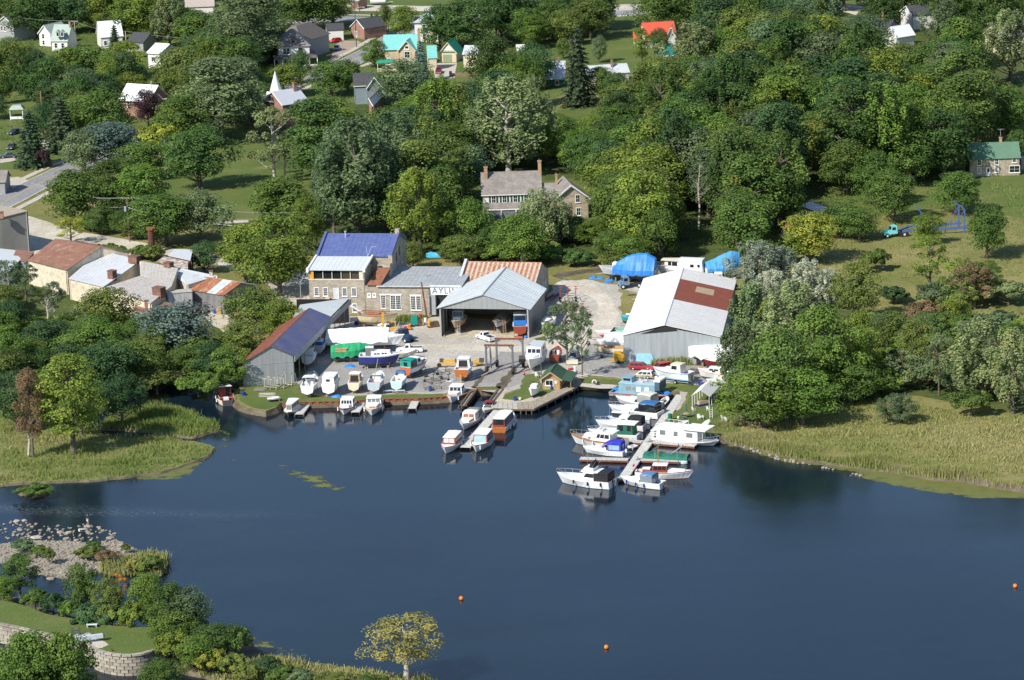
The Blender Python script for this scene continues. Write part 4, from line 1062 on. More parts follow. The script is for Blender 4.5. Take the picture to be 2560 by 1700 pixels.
# victorian house with wraparound porch
vt,vL=hip('porch_house','large cream house with grey hip roof, front dormer and brown wraparound porch',(697,117),(773,113),6.2,11.5,10.2,HWALL,SHINGLE,.45,
wins=[('f',1.2,3.9,.9,1.7),('f',2.2,3.9,.9,1.7),('f',5.6,3.9,1.2,1.7),('r',1.6,3.7,.9,1.8),('r',5.8,3.7,.9,1.8),('f',1.5,.9,1.0,1.6),('f',5.6,.9,1.2,1.6)])
m=MB();y=2.4
m.add([(-1.8,-2.8,3.0),(vL+2.2,-2.8,3.0),(vL+2.2,10,3.0),(vL,10,3.7),(vL,0,3.7),(-1.4,0,3.7),(-1.8,-2.8,2.8),(vL+2.2,-2.8,2.8),(vL+2.2,10,2.8)],
[(0,1,4,5),(1,2,3,4),(0,6,7,1),(1,7,8,2)]);m.build('porch_roof',BRSHINGLE,vt)
for x in(-1.6,.8,3.4,6.2,8.6,vL+2.0):m=MB();m.box(x-.12,x+.12,-2.7,-2.45,0,2.85);m.build('porch_post',TRIM,vt)
m=MB();m.box(-1.7,vL+2.1,-2.75,-2.65,.2,.95);m.build('porch_rail',TRIM,vt)
m=MB();m.box(vL+.2,vL+2.1,-3.4,-2.8,-.3,.7);m.build('porch_steps',REDBRICK,vt)
m=MB();m.box(3.3,5.3,.7,3.6,6.4,8.0);m.build('dormer',M('tan_dormer',(.5,.38,.24),.6),vt)
roof_slope(vt,[(3.0,.3,7.9),(5.6,.3,7.9),(5.0,3.8,9.0),(3.6,3.8,9.0)],BRSHINGLE,0,.1)
m=MB();m.box(3.85,4.75,.66,.7,6.7,7.7);m.build('dormer_window',GLASS,vt)
hip('porch_house_wing','brown-roofed rear wing behind the wraparound porch house',(752,104),(822,84),5.6,9.0,9.6,GWALL,BRSHINGLE,.42)
m=MB();x,y,z=gp(682,133);pl=thing('pool_enclosure','blue and white swimming pool wall left of the porch house','pool',(x,y,z));m.tube((0,0,0),(0,0,1.2),2.4,n=16);m.build('pool_wall',LBLUE,pl)
m=MB();m.tube((0,0,1.2),(0,0,1.25),2.55,n=16);m.build('pool_rim',WHITE,pl)
# white garage and brick cottage
hs('white_garage','white garage with black shingle roof beside the brick cottage',(818,76),(859,74),3.3,9.0,4.6,HWALL,DSHINGLE,'x',ov=.25,wins=[('r',3,1.4,.9,1.0)])
hs('brick_cottage','small red brick gabled building with black roof and white door',(877,66),(914,71),3.4,8.5,5.8,REDBRICK,DSHINGLE,'y',-4,ov=.2,trim=TRIM,
doors=[('f',2.2,.1,.9,2.1,WHITE,True)],chim=[(1.4,7.0,5.0,1.4,.5,DGREY)])
# turquoise roofed house
tq=hs('turquoise_house','tan brick house with turquoise metal roof and round-arched gable',(960,123),(1040,121),5.4,8.0,8.8,TANBRICK,TURQ,'x',ov=.4,chim=[(10.2,1.2,5.4,5.2,.7,CHBRICK)],wins=[('f',.8,1.0,1.0,1.6)])
g2=hs('turquoise_house_gable','front gable wing of the turquoise-roofed house with shuttered window',(997,125),(1038,125),5.2,7.5,7.9,TANBRICK,TURQ,'y',ov=.45,trim=CWALL,
wins=[('f',1.7,3.0,1.5,1.7,(2,2)),('f',2.0,.4,1.2,1.6)])
q=[(0,0,0),(5,0,0),(5,0,8),(0,0,8)]
window(g2,q,1.9,5.6,1.0,.7,(1,1),border=.2)
for u in(1.2,3.35):m=MB();m.slab(q,u/5,(u+.4)/5,2.9/8,4.8/8,0,.08);m.build('shutter',M('sage',(.3,.36,.25),.6),g2)
hs('turquoise_annex','low annex with turquoise roof right of the tan brick house',(1070,145),(1092,144),3.6,6.0,6.6,CWALL,TURQ,'x',ov=.2)
x,y,z=gp(966,176);pv=thing('veranda','veranda with deep green curved roof at the left of the turquoise house','veranda',(x,y,z))
m=MB();m.box(-2.8,3.2,-1.6,1.4,2.5,3.1,tx=.9,ty=.7);m.build('roof',TURQD,pv)
for i in(-2.4,0,2.6):m=MB();m.tube((i,-1.4,0),(i,-1.4,2.5),.09);m.build('post',TRIM,pv)
m=MB();m.box(-2.6,3,-1.4,1.4,-.3,.4);m.build('deck',CWALL,pv)
# green garage
gg=hs('green_garage','cream garage with steep green roof and olive door',(1099,131),(1141,131),2.9,7.5,5.8,CWALL,TURQD,'y',ov=.3,trim=CWALL)
q=[(0,0,0),(5,0,0),(5,0,6),(0,0,6)]
m=MB();m.slab(q,.2,.72,0.0,.38,0,.06);m.build('garage_door',M('olive_door',(.24,.3,.17),.6),gg)
m=MB();m.add([(.9,-.05,3.5),(4.1,-.05,3.5),(2.55,-.05,5.2)],[(0,1,2)]);m.build('gable_panel',HWALL,gg)
m=MB();m.box(-.1,5.1,-.3,0,3.0,3.2);m.build('gable_band',TURQD,gg)
ht=hip('tall_white_house','tall white house with pale hip roof behind the turquoise-roofed house',(1036,56),(1112,54),6.0,9.5,8.2,HWALL,M('silver_roof',(.4,.44,.48),.5),.4,wins=[('f',2.4,3.6,.9,1.6),('f',5.4,3.2,.8,1.6),('f',7.2,3.6,.9,1.6),('f',2.4,.8,.9,1.6)])
m=MB();m.box(4.6,5.8,-.6,.2,-.3,5.8);m.build('chimney_breast',TANBRICK,ht[0])
hs('pale_outbuilding','narrow cream outbuilding with pale grey roof right of the green garage',(1157,136),(1192,136),4.0,7.0,5.9,CWALL,PALEROOF,'x',ov=.2,wins=[('f',1.6,1.0,.7,1.4)])
# dark gabled and steep white-roofed houses
hs('slate_gabled_house','grey-green house with dark slate gables and white eaves',(918,218),(954,216),5.0,8.0,7.6,M('slate_wall',(.2,.25,.27),.6),DSHINGLE,'y',ov=.35,trim=TRIM)
hs('slate_gabled_house','dark slate roof with white bargeboards just left of the grey-green gable',(886,214),(930,212),5.2,8.0,7.8,M('slate_wall',(.2,.25,.27),.6),DSHINGLE,'x',ov=.3,trim=TRIM)
roofbox('steep_white_roof','brick house with steep white metal roof below the slate gables','house',[[(932,266,3.0),(963,234,3.0),(956,211,4.9),(920,246,4.9)]],REDBRICK,[M('bright_white_roof',(.8,.81,.82),.35,var=.02)])
# cottage and long roof in the clearing
gc=hs('green_cottage','dark green cottage with steep pale metal roof and cream-framed window',(1364,197),(1411,196),2.5,7.8,6.6,GREENWALL,M('cottage_roof',(.55,.57,.6),.45,.05,var=.05),'x',ov=.25,chim=[(3.6,4.0,6.0,1.6,.5,REDBRICK)])
o_=[(0,0,0),(5.2,0,0),(5.2,0,2.5),(0,0,2.5)]
window(gc,o_,2.7,.8,.9,1.1,(1,1),fr=CWALL)
hs('long_low_house','long low house with pale roof and brick chimney behind the conifer',(1472,187),(1572,180),2.6,6.0,4.5,HWALL,PALEROOF,'x',ov=.3,chim=[(7.2,2.0,4.0,1.8,.55,REDBRICK)])
# coral roof house
hs('coral_roof_house','white house with bright coral red roof and white gables',(1616,99),(1692,94),2.6,9.0,6.8,HWALL,CORAL,'x',ov=.3,trim=TRIM)
hs('coral_roof_porch','small coral-roofed porch end at the left of the coral roof house',(1586,97),(1612,96),2.3,4.5,3.9,HWALL,CORAL,'x',ov=.25,cat='porch')
hs('coral_roof_gable','projecting coral-roofed gable with white bargeboards',(1662,99),(1692,97),2.6,6.5,6.2,HWALL,CORAL,'y',ov=.3,trim=TRIM,cat='house wing')
hs('teal_roof_garage','small garage with dark teal roof below the coral roof house',(1644,139),(1682,137),2.2,4.6,4.2,HWALL,TEALR,'x',ov=.25,trim=TRIM,cat='garage')
# stone house on the right with green roof
gh=hs('green_roof_stone_house','stone house with plain green roof standing on the lawn at the right',(2424,397),(2549,393),4.3,7.4,7.2,HSTONE,GRROOF,'x',ov=.3,chim=[(7.8,3.9,6.8,1.5,.6,CHBRICK)],
wins=[('f',1.9,2.75,.75,1.3,(2,2)),('f',6.0,2.75,.75,1.3,(2,2)),('f',1.9,.8,.75,1.3,(2,2),M('pink_blind',(.5,.33,.3),.6)),('f',6.0,.9,.75,1.3,(2,2),M('pink_blind',None)),('f',9.4,.75,2.3,1.5,(2,2)),('f',10.1,3.2,.8,.9)],
doors=[('f',3.95,.1,.85,1.95,WHITE,True)])
m=MB();m.tube((7.8,3.9,8.6),(7.8,3.9,10.4),.04);m.tube((7.1,3.9,10.4),(8.5,3.9,10.4),.03);m.tube((7.5,3.6,10.2),(8.1,4.2,10.2),.03);m.build('aerial',LGREY,gh)
hs('side_shed','grey lean-to beyond the right end of the green roof stone house',(2552,394),(2590,392),3.0,5.0,4.0,GWALL,PALEROOF,'x',ov=.1,cat='shed')
m=MB();m.box(8.3,8.35,-.07,-.02,0,4.3);m.build('rendered_panel',LGREY,gh)
# farmhouse
fh=hs('farmhouse','long stone farmhouse with weathered shingle roof and two tall chimneys',(1206,486),(1352,481),5.6,9.4,9.6,HWALL,SHINGLE,'x',ov=.3,trim=TRIM,
chim=[(.9,3.4,8.0,3.1,.75,CHBRICK),(13.2,4.4,9.0,2.9,.75,CHBRICK)],wins=[('f',2.1+2.45*i,3.6,.85,1.5,(2,2))for i in range(5)])
for i in range(5):
 for du in(-.55,1.1):
  m=MB();u=2.0+2.45*i+du;m.box(u,u+.42,-.08,0,3.5,5.2);m.build('shutter',GREENWALL,fh)
m=MB();m.slab([(0,-2.7,2.6),(14,-2.7,2.6),(14,0,3.45),(0,0,3.45)],0,1,0,1,0,.12);m.build('porch_roof',SHINGLE,fh)
m=MB();m.box(0,14,-2.75,-2.6,2.35,2.62);m.build('fascia',TRIM,fh)
for x in(1.2,4.2,7.5,10.8,13.8):m=MB();m.box(x-.12,x+.12,-2.7,-2.5,0,2.4);m.build('porch_post',TRIM,fh)
m=MB();m.box(.2,13.8,-2.5,-2.42,.1,2.3);m.build('porch_screen',M('screen_grey',(.16,.17,.2),.6),fh)
fw=hs('farmhouse_wing','stone gabled wing with white scalloped bargeboard right of the farmhouse',(1386,498),(1471,493),4.9,9.5,8.0,HSTONE,SHINGLE,'y',2,ov=.5,trim=TRIM,
wins=[('f',4.9,3.9,.9,1.6,(2,2)),('f',5.0,.9,.9,1.6,(2,2))])
m=MB()
Lw=base2((1386,498),(1471,493),4.9)[2]
for s in(0,1):
 for i in range(13):
  t_=(i+.5)/13;x=(-.4+(Lw/2+.4)*t_)if not s else(Lw+.4-(Lw/2+.4)*t_);z=4.7+(8.0-4.7)*t_
  m.box(x-.12,x+.12,-.6,-.5,z-.35,z)
m.build('scallops',TRIM,fw)['kind']='stuff'
hs('farmhouse_link','low shingled link between farmhouse and gabled wing with narrow chimney',(1354,497),(1392,496),4.2,7.0,7.0,HSTONE,SHINGLE,'x',ov=.0,chim=[(3.4,3.2,6.6,2.4,.5,CHBRICK)],cat='house wing')
# shack and rusty roof among the trees
sh=hs('weathered_shack','small weathered shack with pale sagging roof and cream window behind the yellow-green tree',(1966,528),(2050,532),2.6,5.0,3.8,WOODG,[PALEROOF],'y',ov=.4)
window(sh,[(0,0,0),(8,0,0),(8,0,3),(0,0,3)],1.5,1.2,1.5,1.2,(2,3),fr=CWALL,gl=M('cream_blind',(.5,.45,.3),.6))
roofbox('rusty_lean_to','rust-brown lean-to roof below the weathered shack','shed',[[(1956,576,2.0),(1990,570,2.0),(2000,548,3.4),(1972,548,3.4)]],WOODG,[REDROOF])
# upper left
hs('mint_house','white house with pale green roof and two small dormers',(128,100),(168,100),3.4,8.5,7.4,HWALL,PALEGR,'x',ov=.3,chim=[(5.0,3.5,6.5,1.8,.5,CHBRICK)],trim=TRIM,wins=[('f',1,1,.8,1.4),('f',3.2,1,.8,1.4)])
mg=hs('mint_house_gable','white gabled front wing of the pale green roofed house',(97,82),(126,84),4.0,8.0,6.4,HWALL,PALEGR,'y',ov=.3,trim=TRIM,wins=[('f',1.3,2.3,.8,1.4),('f',1.3,.4,.8,1.3)],cat='house wing')
for i in(0,1):
 x,y,z=gp(144+i*11,80,6.0);dm=thing('dormer',('left' if not i else 'right')+' one of two small white dormers on the pale green roof','dormer',(x,y,z+5.2));m=MB();m.box(-.5,.5,-.4,1.5,-.6,.8);m.build('cheeks',HWALL,dm)
 m=MB();m.add([(-.7,-.5,.75),(.7,-.5,.75),(0,-.5,1.4),(-.7,1.8,.75),(.7,1.8,.75),(0,1.8,1.4)],[(0,1,2),(0,2,5,3),(2,1,4,5)]);m.build('roof',PALEGR,dm);m=MB();m.box(-.3,.3,-.45,-.4,-.3,.6);m.build('pane',GLASS,dm)
hs('white_steep_house','white steep-roofed house partly hidden by a dark conifer',(252,92),(306,88),3.6,8.0,7.6,HWALL,M('bright_white_roof',None),'x',ov=.3,wins=[('f',.9,.9,.8,1.3)])
hs('dark_roof_bungalow','bungalow with near-black hip roof among trees',(318,104),(358,106),2.8,8.0,5.0,GWALL,DSHINGLE,'x',ov=.3)
hs('white_gable_house','bright white house with plain white roof and paired window',(369,131),(402,133),4.6,8.5,6.6,HWALL,M('bright_white_roof',None),'x',-3,ov=.35,wins=[('f',1.4,2.0,.6,1.3),('f',2.2,2.0,.6,1.3)],trim=TRIM)
hs('brick_white_roof_house','red brick house with broad white roof behind the purple-leaved tree',(302,246),(372,250),5.0,8.5,8.2,REDBRICK,M('bright_white_roof',None),'x',ov=.6,trim=TRIM,wins=[('f',2.0,2.8,.8,1.4),('f',5.4,2.8,2.0,1.3,(3,1))])
hs('grey_shingle_house','grey-shingled gabled house at the far upper left',(-8,58),(34,62),5.4,9.0,7.8,GWALL,SHINGLE,'y',ov=.3,wins=[('f',1.8,3.2,.7,1.4),('f',3.2,3.2,.7,1.4)],trim=TRIM)
hs('top_edge_house','beige-roofed house at the top edge left of the poplar',(464,18),(534,15),3.4,8.0,5.6,HWALL,M('beige_roof',(.4,.35,.3),.7),'x',ov=.3)
x,y,z=gp(44,298);gz=thing('garden_pavilion','small white porch pavilion with mint green roof at the left edge','pavilion',(x,y,z))
m=MB();m.box(-2.1,2.1,-1.8,1.8,2.9,3.9,tx=.9,ty=.9);m.build('roof',PALEGR,gz)
for i in(-1.7,1.7):
 for j in(-1.4,1.4):m=MB();m.tube((i,j,0),(i,j,2.9),.12);m.build('post',TRIM,gz)
m=MB();m.box(-1.7,1.7,-1.5,-1.4,.3,1.0);m.build('rail',TRIM,gz)
hs('left_edge_house','low grey house roof corner at the left edge by the street',(-50,457),(12,455),3.0,8.0,5.0,GWALL,SHINGLE,'x',ov=.3)
# upper right
hs('white_verge_house','white gabled house with dark roof at the top right',(2252,28),(2282,38),4.4,8.0,6.6,HWALL,DSHINGLE,'y',ov=.3,trim=TRIM,wins=[('f',.8,2.4,.7,1.3)])
hs('white_roof_cottage','small white cottage below a dark roof with tall brick chimney',(2212,88),(2244,92),3.2,7.0,5.8,HWALL,M('bright_white_roof',None),'y',-5,ov=.3)
hs('dark_chimney_house','dark-roofed house with tall brick chimney among the upper right trees',(2178,70),(2220,72),3.4,8.0,5.6,GWALL,DSHINGLE,'x',ov=.3,chim=[(2.1,4.0,5.0,3.4,.7,REDBRICK)])
hs('beige_gable_house','beige gabled house half hidden by trees near the right edge',(2462,84),(2498,96),4.8,8.0,7.4,CWALL,SHINGLE,'y',ov=.4,trim=CWALL,wins=[('f',1.4,4.0,.8,.9)])
hs('distant_white_house','tiny white house at the top edge behind the middle trees',(1448,12),(1466,12),4.0,6.0,6.0,HWALL,PALEROOF,'y',ov=.3,trim=TRIM)
hs('distant_cream_house','pale cream house corner at the top edge right of the blue-green trees',(1344,4),(1366,4),4.0,6.0,6.0,CWALL,PALEROOF,'x',ov=.3)
hs('distant_red_shed','small red brick shed at the top edge beside the gravel lot',(876,2),(896,3),2.8,5.0,4.0,REDBRICK,PALEROOF,'x',ov=.2)
# basketball hoop
x,y,z=gp(1302,136);bb=thing('basketball_hoop','white basketball backboard with orange hoop standing on the lawn','basketball hoop',(x,y,z))
m=MB();m.tube((0,.4,0),(0,.3,2.6),.07);m.build('post',DGREY,bb)
m=MB();m.box(-1.4,1.4,-.04,.04,1.0,3.0);m.build('backboard',WHITE,bb)
m=MB()
for i in range(10):a,b=i*PI/5,(i+1)*PI/5;m.tube((.35*math.cos(a),-.4+.35*math.sin(a),1.5),(.35*math.cos(b),-.4+.35*math.sin(b),1.5),.035,n=4)
m.build('hoop',ORANGE,bb)
m=MB();m.box(-.5,-.45,-.06,-.04,1.7,2.4);m.box(.45,.5,-.06,-.04,1.7,2.4);m.box(-.5,.5,-.061,-.041,2.35,2.4);m.build('target_square',GREY,bb)
x,y,z=gp(1160,190);bw=thing('garden_wall','low red brick garden wall and gate piers below the driveway','garden wall',(x,y,z))
m=MB();m.box(-3.5,3.2,-.2,.2,-.3,.9);m.build('wall',REDBRICK,bw);m=MB();m.box(-4.2,-3.4,-.4,.4,-.3,1.5);m.build('pier',REDBRICK,bw)
# ------------------------------------------------------------------ boats
BOTTOM=M('antifouling_dark',(.035,.04,.045),.7,var=.3)
BOTRED=M('antifouling_red',(.16,.03,.025),.7,var=.3)
BOTBLUE=M('antifouling_blue',(.04,.1,.2),.7,var=.3)
BOTBROWN=M('antifouling_brown',(.2,.1,.05),.7,var=.3)
DECKG=M('grey_deck',(.42,.42,.41),.6)
FENDER=M('white_fender',(.74,.74,.72),.5,var=.03)
FENDB=M('blue_fender',(.02,.06,.4),.5)
ALU=M('aluminium',(.4,.41,.42),.35,.6)
NST=13
def hullshape(L,B,F,tw=.86,p=2.3,flare=.86,sheer=.42,rake=.09):
 st=[]
 for i in range(NST):
  t=i/(NST-1)
  hb=B/2*(tw+(1-tw)*math.sin(min(1,t/.45)*PI/2))if t<.45 else B/2*(1-((t-.45)/.55)**p)
  hb=max(hb,.03)
  hw=B/2*flare*(tw+(1-tw)*math.sin(min(1,t/.35)*PI/2))if t<.35 else B/2*flare*max(0,1-((t-.35)/.63))**.75
  if t>.97:hw=.02
  sh=F*(1+sheer*max(0,(t-.35)/.65)**1.7+.06*(1-t))
  x=(t-.5)*L;xw=x-rake*L*max(0,(t-.5)/.5)**2.2
  st.append((t,x,xw,hb,hw,sh))
 return st
def at_t(st,t,k):
 f=max(0,min(1,t))*(NST-1);i=min(NST-2,int(f));u=f-i
 return st[i][k]*(1-u)+st[i+1][k]*u
def boat(label,bow,stern,B=None,F=1.0,hull=GEL,bottom=BOTTOM,stripe=None,deck=GEL,transom=None,well=.38,floor=DECKG,cabs=(),cans=(),shields=(),rail=None,fenders=(),lift=None,cradle='stands',
outboard=None,flag=False,name='motor_boat',cat='boat',group=None,L=None,draft=.55,tw=.86,p=2.3,sheer=.42,mast=None,extra=None,seats=0,radar=False,toe=None,zoff=0.0,arch=None,cap=3.1):
 h=0.0 if lift is None else lift
 z_=0.0 if lift is None else None
 a=gp(bow[0],bow[1],h,z_)if lift is None else gp(bow[0],bow[1],h)
 b=gp(stern[0],stern[1],h,z_)if lift is None else gp(stern[0],stern[1],h)
 ang=math.atan2(a[1]-b[1],a[0]-b[0]);L0=math.hypot(a[0]-b[0],a[1]-b[1]);L=L or L0
 B=B or min(3.5,max(1.5,L*.33))
 if L0>cap*B:
  dx=a[0]-b[0];dy=math.copysign(math.sqrt(max((cap*B)**2-dx*dx,(.2*dx)**2)),a[1]-b[1])
  if a[1]<b[1]:b=(b[0],a[1]-dy)
  else:a=(a[0],b[1]+dy)
  ang=math.atan2(dy,dx);L=math.hypot(dx,dy)
 cx,cy=(a[0]+b[0])/2,(a[1]+b[1])/2
 g=0.0 if lift is None else terr(cy)
 t0=thing(name,label,cat,(cx,cy,g+(zoff if lift is None else 0)),ang,group)
 Z=h
 st=hullshape(L,B,F,tw,p,sheer=sheer)
 m=MB();rows=[]
 for(t,x,xw,hb,hw,sh)in st:
  dr=draft*(1-max(0,(t-.72)/.28)**2*.9);xk=xw-.02*L*max(0,(t-.6))
  r=[(xk,0,Z-dr),(xw,hw*.96,Z-dr*.25),(xw,hw,Z+.1),(x*.5+xw*.5+(x-xw)*.42,hb*.985,Z+sh-.2),(x,hb,Z+sh-.05),(x,hb,Z+sh)]
  rows.append(r)
 n=len(rows[0])
 vs=[q for r in rows for q in r]+[(q[0],-q[1],q[2])for r in rows for q in r]
 fs=[];mi=[]
 mm=[1,1,0,2,0]
 off=NST*n
 for i in range(NST-1):
  for j in range(n-1):
   a_,b_,c_,d_=i*n+j,(i+1)*n+j,(i+1)*n+j+1,i*n+j+1
   m.f.append((d_,c_,b_,a_));m.m.append(mm[j]);m.f.append((a_+off,b_+off,c_+off,d_+off));m.m.append(mm[j])
 for j in range(n-1):m.f.append(((NST-1)*n+j,(NST-1)*n+j+off,(NST-1)*n+j+1+off,(NST-1)*n+j+1));m.m.append(mm[j])
 m.v=vs
 ho=m.build('hull',[hull,bottom,stripe or hull],t0,smooth=False)
 # transom
 m=MB();r=rows[0];pts=[(q[0]-.03,q[1],q[2])for q in r[1:]]
 poly=[(r[0][0]-.03,0,r[0][2])]+pts+[(q[0],-q[1],q[2])for q in reversed(pts)]
 pol2=[(q[0]+.1,q[1]*.98,q[2])for q in poly];k=len(poly)
 m.add(poly+pol2,[tuple(range(k-1,-1,-1)),tuple(range(k,2*k))]+[(i,(i+1)%k,k+(i+1)%k,k+i)for i in range(k)])
 m.build('transom',transom or hull,t0)
 # deck and cockpit
 m=MB();wi=max(1,int(round(well*(NST-1))))
 for i in range(NST-1):
  s0,s1=st[i],st[i+1]
  if i>=wi:
   for s in(1,-1):
    q=[(s0[1],0,Z+s0[5]+.05),(s1[1],0,Z+s1[5]+.05),(s1[1],s*s1[3]*.97,Z+s1[5]-.02),(s0[1],s*s0[3]*.97,Z+s0[5]-.02)]
    m.add(q,[(3,2,1,0)if s>0 else(0,1,2,3)])
  else:
   for s in(1,-1):
    w0,w1=.2,.2;zf=Z+F-.62
    q=[(s0[1],s*s0[3],Z+s0[5]),(s1[1],s*s1[3],Z+s1[5]),(s1[1],s*(s1[3]-w1),Z+s1[5]),(s0[1],s*(s0[3]-w0),Z+s0[5])]
    m.add(q,[(0,1,2,3)if s<0 else(3,2,1,0)])
    q=[(s0[1],s*(s0[3]-w0),Z+s0[5]),(s1[1],s*(s1[3]-w1),Z+s1[5]),(s1[1],s*(s1[3]-w1),zf),(s0[1],s*(s0[3]-w0),zf)]
    m.add(q,[(0,1,2,3)if s<0 else(3,2,1,0)])
   m.add([(s0[1],-s0[3]+.15,Z+F-.6),(s1[1],-s1[3]+.15,Z+F-.6),(s1[1],s1[3]-.15,Z+F-.6),(s0[1],s0[3]-.15,Z+F-.6)],[(0,1,2,3)],1)
 if wi:s=st[wi];m.add([(s[1],-s[3],Z+F-.62),(s[1],s[3],Z+F-.62),(s[1],s[3],Z+s[5]),(s[1],-s[3],Z+s[5])],[(3,2,1,0)]);s=st[0];m.box(s[1],s[1]+.2,-s[3],s[3],Z+s[5]-.1,Z+s[5]+.005)
 m.build('deck',[deck,floor],t0)
 if toe:
  m=MB()
  for s in(1,-1):m.path([(q[1],s*q[3],Z+q[5]+.03)for q in st],.06,4)
  m.build('rub_rail',toe,t0)
 for c in cabs:
  x0,x1,w_,hh=c['x0'],c['x1'],c.get('w',.8),c['h']
  X0,X1=(x0-.5)*L,(x1-.5)*L;zb=Z+c.get('zb',at_t(st,(x0+x1)/2,5)-.08)
  zb0=zb if 'zb' in c else Z+min(at_t(st,x0,5),at_t(st,x1,5))-.12
  if c.get('up')is not None:zb0=zb=Z+F+c['up']
  hw0,hw1=at_t(st,x0,3)*w_,at_t(st,x1,3)*w_*c.get('nar',1.0)
  if 'wm' in c:hw0=hw1=c['wm']/2
  fsl,asl,tk=c.get('fs',.5),c.get('as',.1),c.get('tk',.12)
  zt=(zb if c.get('up')is None else zb0)+hh
  P=[(X0,-hw0,zb0),(X1,-hw1,zb0),(X1,hw1,zb0),(X0,hw0,zb0),(X0+asl,-hw0+tk,zt),(X1-fsl,-hw1+tk,zt),(X1-fsl,hw1-tk,zt),(X0+asl,hw0-tk,zt)]
  m=MB();m.hexa(P);co=m.build('cabin',c.get('mat',GEL),t0)
  gl=c.get('glass',GLASS)
  sq=[P[0],P[1],P[5],P[4]];pq=[P[2],P[3],P[7],P[6]];fq_=[P[1],P[2],P[6],P[5]];aq=[P[3],P[0],P[4],P[7]]
  v0,v1=c.get('v',(.42,.88))
  for(u0,u1)in c.get('sw',()):
   for q in(sq,pq):
    uu=(u0,u1)if q is sq else(1-u1,1-u0)
    m=MB();m.slab(q,uu[0],uu[1],v0,v1,0,.025);m.build('window',gl,co)
  nf=c.get('fw',0)
  for i in range(nf):
   m=MB();m.slab(fq_,.06+i*.88/nf+.02,.06+(i+1)*.88/nf-.02,v0-.05,v1+.02,0,.025);m.build('windscreen',c.get('fglass',gl),co)
  if c.get('aw'):
   m=MB();m.slab(aq,*c['aw'],0,.02);m.build('rear_opening',c.get('awm',DARKIN),co)
  if c.get('hatch'):
   m=MB();m.box((X0+X1)/2-.3,(X0+X1)/2+.3,-.3,.3,zt,zt+.06);m.build('hatch',WOODL if c['hatch']==2 else GLASS,co)
  if c.get('roof',True):
   o_=c.get('ro',.08);of=c.get('rf',o_);oa=c.get('ra',o_)
   m=MB()
   a0,a1=X0+asl-oa,X1-fsl+of;b0,b1=hw0-tk+o_,hw1-tk+o_
   m.add([(a0,-b0,zt),(a1,-b1,zt),(a1+.03,0,zt),(a1,b1,zt),(a0,b0,zt),(a0,0,zt),(a0,-b0,zt+.06),(a1,-b1,zt+.06),(a1+.03,0,zt+.14),(a1,b1,zt+.06),(a0,b0,zt+.06),(a0,0,zt+.14)],
   [(5,4,3,2,1,0),(6,7,8,11),(11,8,9,10),(0,1,7,6),(1,2,8,7),(2,3,9,8),(3,4,10,9),(4,5,11,10),(5,0,6,11)])
   m.build('cabin_roof',c.get('rmat',GEL),t0)
   if c.get('posts'):
    m=MB()
    for x in c['posts']:
     xx=(x-.5)*L
     for s in(1,-1):m.tube((xx,s*(hw0-.1),Z+F-.2),(xx,s*(hw0-.12),zt),.035,n=4)
    m.build('roof_posts',c.get('pmat',STEEL),t0)
 for c in cans:
  x0,x1=(c['x0']-.5)*L,(c['x1']-.5)*L;hw0=at_t(st,(c['x0']+c['x1'])/2,3)*c.get('w',.86);zb=Z+F+c.get('zb',0);zt=zb+c['h']
  m=MB();k=5;top=[]
  for i in range(k+1):
   u=i/k;x=x0+(x1-x0)*u;dz=c.get('arch',.12)*math.sin(PI*u)-c.get('drop',0)*u**2+rnd.uniform(-.012,.012)
   top+=[(x,-hw0,zt+dz-.16),(x,-hw0*.8,zt+dz),(x,0,zt+dz+.06),(x,hw0*.8,zt+dz),(x,hw0,zt+dz-.16)]
  fs=[(i*5+j,(i+1)*5+j,(i+1)*5+j+1,i*5+j+1)for i in range(k)for j in range(4)]
  m.add(top,fs)
  m.add([(p[0],p[1],p[2]-.03)for p in top],[tuple(reversed(f))for f in fs])
  co=m.build('canopy',c['mat'],t0)
  m=MB()
  for x in(x0,(x0+x1)/2,x1):
   for s in(1,-1):m.tube((x,s*hw0*.98,Z+F-.1),(x,s*hw0*.98,zt-.12),.022,n=4)
  m.build('canopy_frame',STEEL,t0)
  if c.get('sides'):
   m=MB()
   for s in(1,-1):
    m.hexa([(x0,s*hw0-.015,zb-.1),(x1,s*hw0-.015,zb-.1),(x1,s*hw0+.015,zb-.1),(x0,s*hw0+.015,zb-.1),(x0,s*hw0-.015,zt-.15),(x1,s*hw0-.015,zt-.15-c.get('drop',0)),(x1,s*hw0+.015,zt-.15-c.get('drop',0)),(x0,s*hw0+.015,zt-.15)])
   m.box(x0-.015,x0+.015,-hw0,hw0,zb-.1,zt-.1)
   so=m.build('canopy_side',c['sides'],t0)
   if c.get('clear'):
    m=MB()
    for s in(1,-1):m.box(x0+.25,x1-.25,s*(hw0+.02)-.01,s*(hw0+.02)+.01,zb+.25,zt-.4)
    m.box(x0-.04,x0-.02,-hw0*.35,hw0*.35,zb+.25,zt-.4)
    m.build('clear_panel',c['clear'],so)
 for(xf,w_,hh,sl,gl)in shields:
  X=(xf-.5)*L;hw=at_t(st,xf,3)*w_;zb=Z+at_t(st,xf,5);m=MB()
  m.slab([(X,-hw,zb),(X,hw,zb),(X-sl,hw*.85,zb+hh),(X-sl,-hw*.85,zb+hh)],0,1,0,1,0,.03)
  for s in(1,-1):
   q=[(X-hw*.9,s*hw,zb-.05),(X,s*hw,zb),(X-sl,s*hw*.85,zb+hh),(X-hw*.8-sl,s*hw*.93,zb+hh*.75)]
   m.slab(q if s<0 else q[::-1],0,1,0,1,0,.03)
  wo=m.build('windshield',gl,t0)
